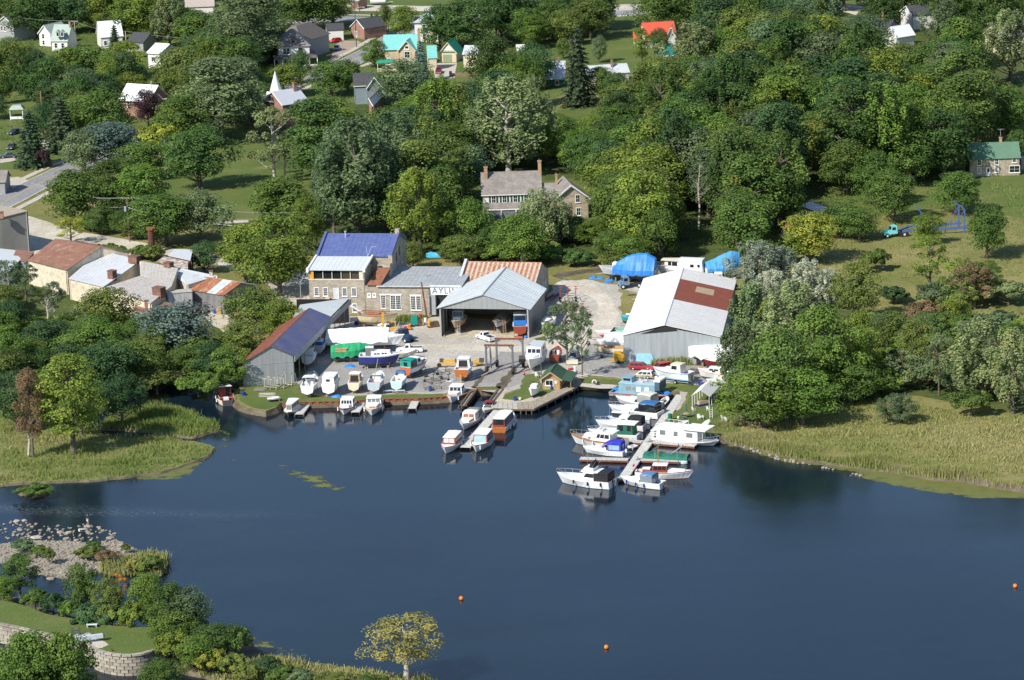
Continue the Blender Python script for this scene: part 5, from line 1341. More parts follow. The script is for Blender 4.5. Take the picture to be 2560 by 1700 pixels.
  m=MB();m.path([(X,-hw,zb),(X-sl,-hw*.85,zb+hh),(X-sl,hw*.85,zb+hh),(X,hw,zb)],.03,4);m.tube((X,0,zb),(X-sl,0,zb+hh),.025,n=4);m.build('windshield_frame',STEEL,wo)
 if rail:
  r0,hh=rail;m=MB();k=9;L_=[];R_=[]
  for i in range(k+1):
   t=r0+(1.0-r0)*i/k;x=(t-.5)*L+(.12 if i==k else 0);y=at_t(st,t,3)*.94;z=Z+at_t(st,t,5);L_.append((x,y,z));R_.append((x,-y,z))
  for row in(L_,R_):
   m.path([(p_[0],p_[1],p_[2]+hh*min(1,.3+i*.4))for i,p_ in enumerate(row)],.028,4)
   for i in range(1,k+1,2):m.tube(row[i],(row[i][0],row[i][1],row[i][2]+hh),.022,n=4)
  m.tube((L_[-1][0],L_[-1][1],L_[-1][2]+hh),(R_[-1][0],R_[-1][1],R_[-1][2]+hh),.028,n=4)
  m.build('bow_rail',STEEL,t0)
 for(tf,s,mt)in fenders:
  x=(tf-.5)*L;y=s*(at_t(st,tf,3)+.12);z=Z+at_t(st,tf,5)
  m=MB();m.tube((x,y,z-.75),(x,y,z-.2),.13,n=7);m.ball((x,y,z-.2),.13,nu=7,nv=4);m.tube((x,y,z-.1),(x,y*.97,z+.02),.015,n=3);m.build('fender',mt,t0)
 if outboard:
  m=MB();x=-L/2;m.box(x-.45,x-.02,-.2,.2,Z+F*.7,Z+F*.7+.5,tx=.06,ty=.04);m.box(x-.3,x-.1,-.07,.07,Z-.4,Z+F*.7);m.build('outboard_motor',outboard,t0)
 if seats:
  for s in(-1,1):
   m=MB();xx=(well-.5)*L-.75;m.box(xx-.25,xx+.25,s*B*.2-.25,s*B*.2+.25,Z+F-.6,Z+F-.1);m.box(xx-.32,xx-.22,s*B*.2-.25,s*B*.2+.25,Z+F-.2,Z+F+.35);m.build('helm_seat',WHITE,t0)
 if flag:
  x=-L/2+.1;m=MB();m.tube((x,0,Z+F),(x-.3,0,Z+F+1.3),.02,n=4);m.build('flag_staff',WOODL,t0)
  m=MB();m.hexa([(x-.25,-.01,Z+F+.8),(x-.55,-.01,Z+F+.6),(x-.55,.01,Z+F+.6),(x-.25,.01,Z+F+.8),(x-.3,-.01,Z+F+1.25),(x-.65,-.01,Z+F+1.0),(x-.65,.01,Z+F+1.0),(x-.3,.01,Z+F+1.25)]);m.build('flag',RED,t0)
 if mast:
  xf,hh=mast;x=(xf-.5)*L;m=MB();m.tube((x,0,Z+F),(x-.1,0,Z+F+hh),.03,.012,n=4);m.build('antenna',STEEL,t0)
 if radar:
  xf,zz=radar;x=(xf-.5)*L;m=MB();m.tube((x-.2,-1.1,Z+F),(x,-.9,Z+F+zz),.04);m.tube((x-.2,1.1,Z+F),(x,.9,Z+F+zz),.04);m.tube((x,-.9,Z+F+zz),(x,.9,Z+F+zz),.05);m.build('radar_arch',GEL,t0)
 if lift is not None and cradle:
  if cradle=='stands':
   for tf in(.12,.5,.75):
    for s in(1,-1):
     x=(tf-.5)*L;y=s*at_t(st,tf,3)*.72;m=MB();m.tube((x,y,Z+.02),(x,y*1.25,0),.045,n=4);m.tube((x-.3,y*1.3,.02),(x+.3,y*1.3,.02),.04,n=4);m.box(x-.12,x+.12,y-.12,y+.12,Z-.1,Z)
     m.build('jack_stand',RUST,t0)
   for tf in(.15,.45,.7):
    x=(tf-.5)*L;m=MB();m.box(x-.15,x+.15,-.45,.45,0,Z-draft+.03);m.build('keel_block',WOODG,t0)
  elif cradle=='trailer':
   m=MB()
   for s in(1,-1):m.box(-L*.48,L*.35,s*.75-.05,s*.75+.05,.38,.5);m.hexa([(L*.35,s*.75-.05,.38),(L*.35,s*.75+.05,.38),(L*.62,.04+s*.03,.38),(L*.62,-.04+s*.03,.38),(L*.35,s*.75-.05,.5),(L*.35,s*.75+.05,.5),(L*.62,.04+s*.03,.5),(L*.62,-.04+s*.03,.5)])
   for x in(-L*.4,-L*.1,L*.2):m.box(x-.05,x+.05,-.8,.8,.4,max(.52,Z-draft+.02))
   m.build('trailer_frame',GREY,t0)
   for s in(1,-1):
    m=MB();m.tube((-L*.15,s*.95,.33),(-L*.15,s*1.13,.33),.33,n=12);w_=m.build('wheel',BLACK,t0);m=MB();m.tube((-L*.15,s*1.1,.33),(-L*.15,s*1.145,.33),.17,n=8);m.build('rim',LGREY,w_)
 if extra:extra(t0,L,B,F,Z,st)
 return t0
def cab(x0,x1,h,**k):return dict(x0=x0,x1=x1,h=h,**k)
def can(x0,x1,h,mat,**k):return dict(x0=x0,x1=x1,h=h,mat=mat,**k)
SW3=((.08,.34),(.38,.64),(.68,.92));SW2=((.1,.48),(.54,.9));SW4=tuple((.05+.235*i,.05+.235*i+.19)for i in range(4))
WG=M('pale_side_glass',(.16,.17,.17),.15)
# --- floating, left of the slip
def tug_extra(t,L,B,F,Z,st):
 m=MB();zz=Z+F
 for s in(1,-1):m.path([(-L*.45,s*B*.38,zz+.55),(-L*.1,s*B*.46,zz+.55)],.035,4);[m.tube((x,s*B*.42,zz),(x,s*B*.42,zz+.55),.03,n=4)for x in(-L*.45,-L*.28,-L*.1)]
 m.path([(-L*.45,-B*.38,zz+.55),(-L*.45,B*.38,zz+.55)],.035,4);m.build('stern_rail',OFFW,t)
 m=MB();m.box(-L*.3,-L*.12,-.45,.45,zz-.6,zz+.1);m.build('engine_box',WHITE,t)
boat('red and white tug with black hull moored alone left of the grey shed',(558,991),(569,1015),B=3.3,F=1.0,hull=OFFW,stripe=WHITE,bottom=DGREY,deck=DRED,floor=M('red_deck',(.5,.08,.06),.6),transom=DGREY,well=.45,tw=.6,
cabs=[cab(.46,.86,1.9,w=.74,mat=DRED,rmat=WHITE,sw=SW3,fw=3,ra=.5,ro=.2,aw=(.55,.9,.1,.9))],fenders=[(.35,1,FENDER),(.6,1,FENDER),(.35,-1,FENDER),(.6,-1,FENDER)],name='tug_boat',extra=tug_extra)
boat('white cruiser with long flat roof and black hull nearest the grey shed',(720,1044),(738,1023),B=2.8,F=.75,hull=DGREY,stripe=OFFW,well=.15,cabs=[cab(.1,.86,1.5,w=.84,mat=OFFW,rmat=WHITE,sw=SW3,fw=2,fs=.25,rf=.1,ro=.12,glass=WG)],fenders=[(.2,1,FENDER)])
boat('grey-decked white cruiser with red sheer stripe beside the first finger dock',(858,1041),(877,1015),B=3.0,F=.95,stripe=DRED,deck=DECKG,well=.3,toe=DRED,cabs=[cab(.5,.78,.5,w=.72,fs=.5,roof=False),cab(.22,.56,1.35,w=.84,fs=.45,sw=SW2,fw=4,rmat=WHITE,v=(.45,.85))],fenders=[(.5,1,FENDER),(.6,-1,FENDER)])
boat('cream-decked white cruiser with hardtop and varnished trim right of the first finger dock',(929,1043),(940,1012),B=3.3,F=.95,deck=OFFW,well=.3,toe=WOODL,cabs=[cab(.45,.8,.5,w=.74,mat=OFFW,fs=.35,fw=1,rmat=WHITE,fglass=WOODL),cab(.2,.48,1.4,w=.86,fs=.3,sw=SW2,fw=3,rf=.25,glass=WG,rmat=WHITE)],fenders=[(.45,1,FENDER),(.6,1,FENDER),(.5,-1,FENDER),(.65,-1,FENDER)])
boat('white cruiser with pale roof tied left of the lift slip',(1127,1011),(1151,984),B=3.1,F=1.0,deck=DECKG,well=.26,cabs=[cab(.5,.78,.45,w=.7,rmat=WHITE,fs=.3,fw=3,fglass=WOODL),cab(.18,.54,1.35,w=.84,sw=SW2,fw=3,fs=.4,rf=.2,rmat=WHITE,mat=GEL)],rail=(.7,.4),fenders=[(.8,1,FENDER)])
# --- floating around the centre dock
boat('small white runabout with maroon folded top at the head of the centre dock',(1211,1037),(1231,1018),B=2.2,F=.65,deck=OFFW,well=.5,cans=[can(.2,.55,1.0,DRED)],shields=[(.56,.8,.5,.3,GLASS)])
boat('white cabin cruiser with grey tarped stern in the middle left of the centre dock',(1157,1079),(1190,1045),B=3.1,F=.95,deck=OFFW,toe=OFFW,well=.25,cabs=[cab(.5,.8,.42,w=.7,fs=.3,mat=GEL,sw=((.1,.9),),glass=WG,fw=0),cab(.28,.56,1.3,w=.84,fs=.35,sw=SW2,fw=2,rmat=WHITE,fglass=M('orange_glass',(.3,.1,.05),.3))],cans=[can(.02,.28,1.15,M('grey_mesh',(.2,.2,.19),.8),sides=M('grey_mesh',None))],rail=(.75,.4))
boat('white classic cruiser with varnished windscreen at the outer left end of the centre dock',(1112,1139),(1143,1104),B=3.2,F=1.0,toe=WOODR,well=.12,cabs=[cab(.12,.66,1.35,w=.84,fs=.3,sw=SW4,fw=2,rmat=WHITE,mat=WOODR,fglass=M('pinkish_glass',(.55,.5,.47),.3)),],fenders=[(.4,1,FENDER)])
boat('white classic cruiser with pale blue windscreen at the outer right end of the centre dock',(1188,1135),(1219,1101),B=3.3,F=1.05,toe=WOODR,well=.12,cabs=[cab(.1,.62,1.45,w=.86,fs=.55,sw=((.35,.6),(.63,.88)),fw=1,rmat=WHITE,mat=WOODR,fglass=GLASSB,v=(.15,.85))],fenders=[(.15,-1,FENDER),(.35,-1,FENDER),(.55,-1,FENDER),(.9,1,FENDER)])
boat('long white launch with varnished stern on the right of the centre dock',(1281,1043),(1247,1082),B=3.2,F=.95,transom=WOODL,stripe=WHITE,well=.04,cabs=[cab(.0,.66,1.6,w=.86,as_=.1,sw=SW4,rmat=WHITE,mat=WOODR,aw=(.08,.92,.35,.95),ra=.0,rf=.0,awm=GLASS),cab(.64,.72,1.5,w=.6,mat=WHITE,roof=False)],fenders=[(.2,-1,FENDER),(.4,-1,FENDER),(.6,-1,FENDER),(.8,-1,FENDER),(.2,1,FENDER)],
extra=lambda t,L,B,F,Z,st:MB().box(-L*.5-.12,-L*.5+1.3,-B*.37,B*.37,Z+F+1.53,Z+F+1.62).build('rear_awning',M('tan_awning',(.5,.4,.27),.7),t))
# --- boats by the landing
boat('yellow speedboat with white deck and blue cockpit cover by the landing',(1448,976),(1524,972),B=2.4,F=.8,hull=M('yellow_gelcoat',(.58,.44,.13),.3,var=.04),deck=GEL,well=.45,floor=BLUE,sheer=.2,cabs=[],shields=[(.5,.7,.45,.5,GLASS)],name='speed_boat',
extra=lambda t,L,B,F,Z,st:MB().box(-L*.42,-L*.08,-B*.36,B*.36,F-.05,F+.1).build('cockpit_cover',BLUE,t))
def barge_extra(t,L,B,F,Z,st):
 m=MB();m.box(-L*.3,-L*.12,-B*.3,B*.3,F+1.95,F+2.9,tx=.15);w_=m.build('wheelhouse',BBLUE,t);m=MB();m.box(-L*.27,-L*.15,-B*.302-.01,B*.302+.01,F+2.3,F+2.75);m.build('window',GLASS,w_)
 for x,y in((-L*.02,.3),(L*.03,-.5),(L*.06,.4)):
  m=MB();m.box(x-.25,x+.25,y-.25,y+.25,F+2.3,F+2.36);m.box(x-.25,x-.2,y-.25,y+.25,F+2.36,F+2.85)
  for a in(-.22,.22):
   for b in(-.22,.22):m.tube((x+a,y+b,F+1.95),(x+a,y+b,F+2.3),.03,n=4)
  m.build('deck_chair',WHITE,t)
 m=MB();m.box(L*.28,L*.36,-B*.44,B*.44,F+1.0,F+2.6);m.build('bulkhead',M('slate_blue',(.06,.11,.15),.6),t)
 m=MB();m.box(L*.26,L*.37,-B*.44,B*.44,F+2.6,F+2.95);m.build('rolled_awning',WHITE,t)
 for x in(L*.42,-L*.43):m=MB();m.ball((x,0,F+.25),.6,sz=.5,sx=1.6);m.build('tarp_heap',BLUE,t)
boat('blue-grey houseboat barge with roof chairs moored along the landing',(1678,997),(1532,985),B=3.8,F=.8,hull=M('barge_grey',(.4,.4,.38),.6),stripe=RED,deck=BBLUE,tw=1.0,p=5,sheer=.05,well=.0,cabs=[cab(.16,.78,1.9,w=.9,mat=BBLUE,rmat=M('pale_slate',(.38,.47,.52),.6),sw=((.2,.33),(.38,.51)),fs=.0,tk=.03,glass=WOODG,v=(.4,.75)),cab(.44,.77,1.88,w=.905,mat=BBLUE,roof=False,sw=((.08,.3),(.5,.72)),fs=0,tk=.03,glass=WHITE,v=(.3,.8))],
name='houseboat',cat='houseboat',extra=barge_extra)
boat('open white dinghy with bright varnished interior tied near the dock head',(1668,994),(1656,1014),B=1.5,F=.45,deck=GEL,floor=ORANGE,well=.85,draft=.2,name='rowing_boat')
# --- main dock, left side, far to near
boat('white cruiser with off-white folding top next to the houseboat barge',(1540,1006),(1650,1022),B=3.3,F=1.0,well=.35,sheer=.3,cabs=[cab(.42,.8,.55,w=.7,fs=1.2,as_=.0,roof=False)],cans=[can(.12,.42,1.6,M('ivory_canvas',(.6,.57,.48),.8),sides=M('grey_vinyl',(.3,.3,.28),.5))],shields=[(.5,.8,.5,.3,GLASS)],outboard=None)
boat('white express cruiser with dark blue canvas top',(1522,1027),(1652,1045),B=3.4,F=1.15,well=.33,sheer=.3,cabs=[cab(.38,.84,.6,w=.74,fs=1.6,roof=False,sw=((.25,.6),),v=(.25,.5))],cans=[can(.05,.36,1.55,CANB,sides=GLASS)],shields=[(.46,.8,.55,.5,GLASS)],rail=(.55,.55))
boat('low white cruiser with separate flat white hardtop and light blue stern',(1520,1054),(1626,1056),B=2.9,F=.8,well=.3,sheer=.3,stripe=LBLUE,cabs=[cab(.5,.9,1.0,w=.8,mat=DARKIN,rmat=WHITE,ro=.2,fs=.2)])
boat('white cruiser with black rear canvas and bow flag',(1490,1069),(1612,1076),B=3.3,F=1.1,well=.28,sheer=.35,deck=GEL,cabs=[cab(.3,.78,.5,w=.76,fs=.9,roof=False,sw=((.3,.6),)),cab(.3,.58,1.35,w=.84,fs=.9,sw=((.2,.7),),rmat=WHITE,fw=3)],cans=[can(.03,.3,1.35,CANK,sides=CANK)],rail=(.62,.6),mast=(.72,4.2))
boat('white trawler with green wheelhouse and broad white roof',(1471,1090),(1598,1098),B=3.5,F=1.0,well=.04,sheer=.35,cabs=[cab(.08,.4,1.9,w=.86,mat=M('trawler_green',(.02,.13,.08),.5),rmat=WHITE,ra=.5,ro=.25,sw=((.1,.35),(.6,.9)),glass=GLASS,fs=.2),cab(.38,.75,.55,w=.7,fs=.4,roof=False)],rail=(.7,.5),fenders=[(.85,1,FENDER)])
def fly_extra(t,L,B,F,Z,st):
 m=MB();x=-L*.08;z=Z+F+1.5
 m.path([(x-1,-1,z),(x-1,-1,z+.6),(x+.9,-1,z+.6),(x+1.2,0,z+.6),(x+.9,1,z+.6),(x-1,1,z+.6),(x-1,1,z)],.03,4);m.build('flybridge_rail',STEEL,t)
 m=MB();m.box(x+.2,x+.7,-.5,.5,z,z+.5);m.build('helm_console',WHITE,t);m=MB();m.box(x-.5,x-.1,-.7,.7,z,z+.45);m.build('bench',WHITE,t)
boat('large white cruiser with varnished decks, long side windows and flybridge',(1428,1107),(1562,1122),B=3.8,F=1.3,stripe=WOODL,deck=WOODG,toe=WOODL,well=.12,sheer=.35,cabs=[cab(.36,.78,.75,w=.7,fs=.8,rmat=GEL,sw=((.1,.3),(.55,.7)),v=(.3,.6)),cab(.2,.58,1.5,w=.82,fs=.9,as_=.2,sw=((.05,.3),(.33,.55),(.58,.75)),rmat=GEL,fw=3,ra=.6,rf=.3)],rail=(.65,.7),extra=fly_extra,fenders=[(.7,1,FENDER),(.5,1,FENDER),(.25,1,FENDER)])
boat('white cruiser under royal blue canvas inside the outer cross dock',(1458,1131),(1562,1139),B=2.9,F=.95,well=.36,sheer=.3,cabs=[cab(.4,.85,.5,w=.72,fs=1.2,roof=False,sw=((.3,.5),),v=(.3,.6))],cans=[can(.04,.36,1.5,CANR,sides=CANR,clear=GLASSB),can(.34,.52,1.35,CANR,drop=.7)],outboard=WHITE)
boat('little white tender squeezed beside the main dock',(1569,1124),(1590,1118),B=1.4,F=.4,well=.7,draft=.2,name='tender')
def sport_extra(t,L,B,F,Z,st):
 z=Z+F+1.35;x=-L*.12
 m=MB();m.hexa([(x-.9,-1.15,z),(x+1.5,-1.1,z),(x+1.5,1.1,z),(x-.9,1.15,z),(x-.9,-1.1,z+.75),(x+.7,-.95,z+.85),(x+.7,.95,z+.85),(x-.9,1.1,z+.75)]);m.build('flybridge',GEL,t)
 m=MB();m.box(x-.9,x-.1,-1.0,1.0,z+.85,z+1.7,tx=.25,ty=.1);m.build('flybridge_canvas',CANK,t)
 m=MB();m.tube((x-.2,-1.2,z-.1),(x-1.6,-1.6,z+2.2),.025,n=4);m.tube((x-.2,1.2,z-.1),(x-1.6,1.6,z+2.2),.025,n=4);m.tube((x+.3,.6,z+.8),(x+.3,.6,z+3.4),.02,n=4);m.tube((x-.1,-.6,z+.8),(x-.1,-.6,z+3.2),.02,n=4);m.build('outriggers',STEEL,t)
 for s in(.95,):m=MB();m.box(-L*.5,-L*.26,-B*.42,B*.42,Z+F+.05,Z+F+.14);m.build('varnished_coaming',WOODR,t)
boat('large white sport fishing cruiser with flybridge and black stern canvas at the dock end',(1394,1205),(1531,1219),B=4.0,F=1.25,bottom=BOTBLUE,well=.26,sheer=.42,cabs=[cab(.26,.6,1.45,w=.8,fs=1.5,as_=.0,sw=((.05,.7),),fw=1,fglass=GLASSB,rmat=GEL,ra=.7),cab(.5,.82,.35,w=.7,fs=.9,roof=False)],cans=[can(.02,.27,1.4,CANK,sides=CANK)],rail=(.5,.65),
fenders=[(.13,1,BLACK),(.36,1,BLACK),(.62,1,BLACK)],extra=sport_extra,outboard=DGREY)
boat('small white cruiser with mid-blue canvas top and three blue fenders at the dock end',(1553,1208),(1657,1221),B=3.0,F=1.0,bottom=BOTTOM,well=.38,floor=CANB,sheer=.3,cabs=[cab(.42,.86,.45,w=.72,fs=1.0,roof=False,sw=((.2,.6),),glass=WG)],cans=[can(.18,.46,1.35,M('mid_blue_canvas',(.09,.2,.38),.8),sides=M('clear_vinyl',(.2,.23,.27),.15))],shields=[(.5,.8,.45,.3,GLASS)],fenders=[(.8,1,FENDB),(.55,1,FENDB),(.35,1,FENDB)],outboard=DGREY)
def classic_extra(t,L,B,F,Z,st):
 m=MB();m.tube((-L*.1,0,Z+F),(-L*.1,0,Z+F+4.4),.09,.05,n=6);m.build('mast',WOODL,t)
boat('white wooden classic yacht with red varnished cabin and small mast, bow to the right',(1734,1196),(1588,1182),B=3.0,F=1.15,bottom=BOTRED,transom=GEL,toe=WOODR,well=.24,floor=WOODL,sheer=.25,tw=.6,cabs=[cab(.3,.56,1.25,w=.72,mat=WOODR,rmat=WHITE,sw=SW3,glass=GLASS,fs=.1),cab(.12,.3,.5,w=.6,mat=WOODR,rmat=GEL),cab(.56,.88,.3,w=.62,mat=GEL,rmat=GEL,hatch=2,fs=.3)],flag=True,extra=classic_extra,name='classic_yacht')
# covered pontoon boat with lifted awning arms
x0=gp(1612,1150,z=0.0);x1=gp(1722,1156,z=0.0)
pt=thing('pontoon_boat','pontoon boat under a dark green cover with tilted awning arms','pontoon boat',((x0[0]+x1[0])/2,(x0[1]+x1[1])/2,0),math.atan2(x1[1]-x0[1],x1[0]-x0[0]))
Lp=math.hypot(x1[0]-x0[0],x1[1]-x0[1])
for s in(-1,1):m=MB();m.tube((-Lp/2,s,.15),(Lp/2-.5,s,.15),.34,n=10);m.tube((Lp/2-.5,s,.15),(Lp/2+.1,s,.25),.34,.08,n=10);m.build('pontoon',LGREY,pt)
m=MB();m.box(-Lp/2,Lp/2,-1.3,1.3,.45,.6);m.build('deck',WHITE,pt)
m=MB();k=12;top=[]
for i in range(k+1):
 x=-Lp/2+Lp*i/k;hh=1.25+.12*math.sin(i*2.1)+(.15 if i%4==0 else 0)
 for y,dz in((-1.3,-.75),(-1.15,-.12),(0,.08),(1.15,-.12),(1.3,-.75)):top.append((x,y,hh+dz+rnd.uniform(-.03,.03)))
m.add(top,[(i*5+j,(i+1)*5+j,(i+1)*5+j+1,i*5+j+1)for i in range(k)for j in range(4)]+[(0,1,2,3,4),tuple(range(k*5+4,k*5-1,-1))]);m.build('cover',CANG,pt)
for x in(-Lp*.2,Lp*.3):
 m=MB();m.hexa([(x-1.6,-.2,1.3),(x-1.55,.2,1.3),(x+.6,.25,2.9),(x+.6,-.25,2.9),(x-1.65,-.2,1.36),(x-1.6,.2,1.36),(x+.5,.25,3.05),(x+.5,-.25,3.05)]);m.build('furled_awning',CANG if x<0 else GREY,pt)
 m=MB();m.tube((x-.2,-1.2,.9),(x-.2,-1.0,2.2),.03,n=4);m.tube((x-.2,1.2,.9),(x-.2,1.0,2.2),.03,n=4);m.build('awning_arm',STEEL,pt)
def hb_extra(t,L,B,F,Z,st):
 m=MB();z=Z+F+2.1
 m.path([(-L*.44,-B*.4,z+.55),(-L*.05,-B*.4,z+.55)],.03,4);m.path([(-L*.44,B*.4,z+.55),(-L*.05,B*.4,z+.55)],.03,4);m.tube((-L*.44,-B*.4,z+.55),(-L*.44,B*.4,z+.55),.03,n=4)
 for i in range(6):
  for s in(1,-1):m.tube((-L*.44+i*L*.078,s*B*.4,z),(-L*.44+i*L*.078,s*B*.4,z+.55),.025,n=4)
 m.build('roof_rail',WHITE,t)
 m=MB();m.box(L*.0,L*.36,-B*.5,B*.5,z+.02,z+.16);m.build('raised_roof',WHITE,t)
 m=MB();m.tube((L*.3,-B*.4,Z+F),(L*.3,-B*.4,z),.05,n=5);m.tube((L*.3,B*.4,Z+F),(L*.3,B*.4,z),.05,n=5);m.build('roof_posts',WHITE,t)
 m=MB()
 for i in range(5):m.box(-L*.5-.5,-L*.46,-B*.35,B*.3,Z+.3+i*.45,Z+.36+i*.45)
 m.tube((-L*.49,-B*.35,Z),(-L*.49,-B*.35,Z+2.3),.04,n=4);m.tube((-L*.49,B*.3,Z),(-L*.49,B*.3,Z+2.3),.04,n=4);m.build('stern_ladder',WHITE,t)
boat('big white houseboat with roof railing moored inside the inner cross dock',(1798,1117),(1642,1100),B=4.2,F=.9,hull=WHITE,well=.0,p=4,sheer=.35,deck=GREY,cabs=[cab(.06,.72,2.1,w=.88,mat=WHITE,rmat=WHITE,sw=((.08,.22),(.42,.52),(.73,.88)),fs=.0,tk=.05,ra=.1,glass=WG,v=(.35,.75))],rail=(.74,.75),name='houseboat',cat='houseboat',extra=hb_extra)
# --- on land: front row along the wall
boat('white express cruiser on stands, stern to the water, leftmost of the row on the gravel',(786,954),(768,980),B=2.9,F=1.1,lift=1.3,bottom=BOTTOM,cabs=[cab(.45,.9,.45,w=.74,fs=1.3,roof=False)],cans=[can(.22,.5,1.2,CANK if False else WHITE,arch=.05)],shields=[(.5,.84,.6,.4,GLASS)],rail=(.6,.5),well=.42,seats=1)
boat('white aft-cabin boat with square rear window on stands',(839,952),(821,978),B=3.0,F=1.2,lift=1.2,stripe=WHITE,bottom=OFFW,transom=GEL,well=0,cabs=[cab(.0,.55,1.45,w=.9,sw=SW2,aw=(.32,.66,.45,.75),tk=.1,fs=.4),cab(.5,.85,.45,w=.74,fs=.7,roof=False)],rail=(.7,.5))
boat('white cabin boat with open varnished cockpit on stands',(899,949),(884,971),B=2.6,F=1.0,lift=1.15,transom=OFFW,floor=WOODT,well=.44,cabs=[cab(.18,.5,1.45,w=.86,mat=WOODT,rmat=WHITE,as_=.0,sw=((.1,.9),),aw=(.12,.88,.05,.85),fw=2,fs=.3),cab(.5,.82,.4,w=.74,fs=.7,roof=False)],rail=(.7,.4))
boat('white sloop-rigged cruiser with lowered mast and grey cockpit cover on stands',(952,945),(934,972),B=2.9,F=1.1,lift=1.3,bottom=BOTBROWN,transom=M('pale_blue_grey',(.45,.52,.56),.4),floor=WOODR,well=.45,cabs=[cab(.44,.85,.45,w=.74,fs=1.0,sw=((.2,.6),)),],shields=[(.46,.8,.55,.2,WG)],rail=(.65,.5),
extra=lambda t,L,B,F,Z,st:MB().tube((-L*.35,.1,Z+F+.3),(L*.1,-.2,Z+F+3.4),.09,.06,n=6).build('lowered_mast',M('olive_mast',(.3,.3,.2),.5),t))
boat('pale blue and white open cruiser with blue half canopy on stands',(1007,945),(991,968),B=2.6,F=1.05,lift=1.1,hull=M('ice_blue',(.5,.66,.72),.35),deck=GEL,transom=M('ice_blue',None),well=.62,floor=OFFW,cans=[can(.62,.8,.75,CANB,arch=.25)],shields=[(.7,.8,.5,.3,GLASSB)],seats=1)
def greencan(t,L,B,F,Z,st):pass
boat('white cruiser with teal canopy over an orange-red stern, propped on the asphalt',(1068,911),(1013,934),B=2.9,F=1.15,lift=1.1,stripe=WOODR,bottom=BOTTOM,transom=M('orange_red_stern',(.5,.12,.05),.4),well=.3,toe=WOODR,sheer=.25,cabs=[cab(.3,.56,1.3,w=.8,sw=((.35,.9),),rmat=WHITE,fs=.5),cab(.55,.86,.45,w=.74,mat=WOODR,rmat=GEL,fs=.5,ro=.1)],cans=[can(.03,.32,1.4,TEAL,sides=TEAL,clear=GLASS)])
boat('long navy-hulled motor yacht with white topsides on stands',(1000,904),(899,906),B=3.2,F=1.5,lift=1.15,hull=NAVY,stripe=GEL,bottom=BOTTOM,well=.36,sheer=.1,transom=NAVY,cabs=[cab(.3,.82,.75,w=.78,fs=.5,sw=((.15,.28),(.31,.44),(.53,.66),(.69,.8)),v=(.35,.7)),cab(.16,.4,1.5,w=.5,mat=WG,rmat=WHITE,as_=.1,fs=.4)],name='motor_yacht')
boat('white cabin boat stored in the shade of the long shed, nearest bay',(782,888),(768,905),B=2.8,F=1.0,lift=1.2,cabs=[cab(.3,.65,1.1,w=.8,sw=SW2,fw=2)],well=.25)
boat('dark-covered boat deeper inside the long shed',(806,862),(792,878),B=2.8,F=1.0,lift=1.2,hull=LGREY,cabs=[cab(.1,.7,.8,w=.85,mat=CANB)],well=0)
boat('white boat with window panel stored under the long shed eave',(830,842),(816,858),B=2.7,F=1.0,lift=1.2,cabs=[cab(.2,.6,1.4,w=.85,sw=SW2,fw=2)],well=.1)
# green tarped boat and the shrink-wrapped ones
def draped(label,bow,stern,lift,B,F,prof,mat,hull=GEL,bottom=BOTTOM,name='covered_boat',reach=(.0,1.0),low=-.3,extra=None,L=None,cradle='stands',ridge_w=.25,deck=GEL,mname='tarp'):
 """a boat with a sheet thrown over it: prof = heights above the deck along the reach"""
 def ex(t,L_,B_,F_,Z,st):
  k=16;vs=[];cols=[(-1.06,low),(-1.02,0.0),(-.6,.5),(-ridge_w*.4,.93),(0,1.0),(ridge_w*.4,.93),(.6,.5),(1.02,0.0),(1.06,low)]
  rr=random.Random(len(label))
  for i in range(k+1):
   u=reach[0]+(reach[1]-reach[0])*i/k;f=(i/k)*(len(prof)-1);a=min(len(prof)-2,int(f));hh=prof[a]*(1-(f-a))+prof[a+1]*(f-a)
   hb=max(.3,at_t(st,min(.97,u),3)*1.03);sh=at_t(st,u,5);x=(u-.5)*L_
   for(yy,zz)in cols:
    fold=.06*math.sin(i*2.3+yy*2)+rr.uniform(-.04,.04)
    z=Z+sh+(hh*zz if zz>=0 else zz*(1+.22*math.sin(i*1.7)))+fold*.6
    vs.append((x+fold*.4,yy*hb*(1+fold*.4),z))
  n=len(cols)
  m=MB();m.add(vs,[(i*n+j,(i+1)*n+j,(i+1)*n+j+1,i*n+j+1)for i in range(k)for j in range(n-1)]+[tuple(range(n-1,-1,-1)),tuple(range(k*n,k*n+n))])
  m.build(mname,mat,t,smooth=False)
  if extra:extra(t,L_,B_,F_,Z,st)
 return boat(label,bow,stern,B=B,F=F,hull=hull,bottom=bottom,well=0,lift=lift,name=name,extra=ex,L=L,cradle=cradle,deck=deck)
draped('boat draped in a green tarpaulin with wood showing through a gap',(925,886),(828,890),1.2,3.2,1.1,[.9,1.2,1.3,1.2,.5],GTARP,low=-1.1,
extra=lambda t,L,B,F,Z,st:(MB().box(-L*.38,-L*.1,-B*.48-.12,-B*.4,Z+F+.0,Z+F+.45).build('exposed_cabin_side',WOODT,t),MB().box(-L*.39,-L*.08,-B*.5-.1,-B*.3,Z+F+.5,Z+F+.62).build('loose_plank',WOODT,t)))
draped('very long white boat shrink-wrapped from stern to wheelhouse',(1012,862),(824,858),1.5,4.2,1.5,[1.3,1.5,1.7,1.9,1.9,1.6],WRAP,reach=(-.02,.8),low=-.9,mname='shrink_wrap',
extra=lambda t,L,B,F,Z,st:MB().hexa([(L*.3,-1.0,Z+F+.2),(L*.42,-.7,Z+F+.3),(L*.42,.7,Z+F+.3),(L*.3,1.0,Z+F+.2),(L*.29,-.9,Z+F+1.2),(L*.36,-.6,Z+F+.9),(L*.36,.6,Z+F+.9),(L*.29,.9,Z+F+1.2)]).build('forward_cabin',GEL,t))
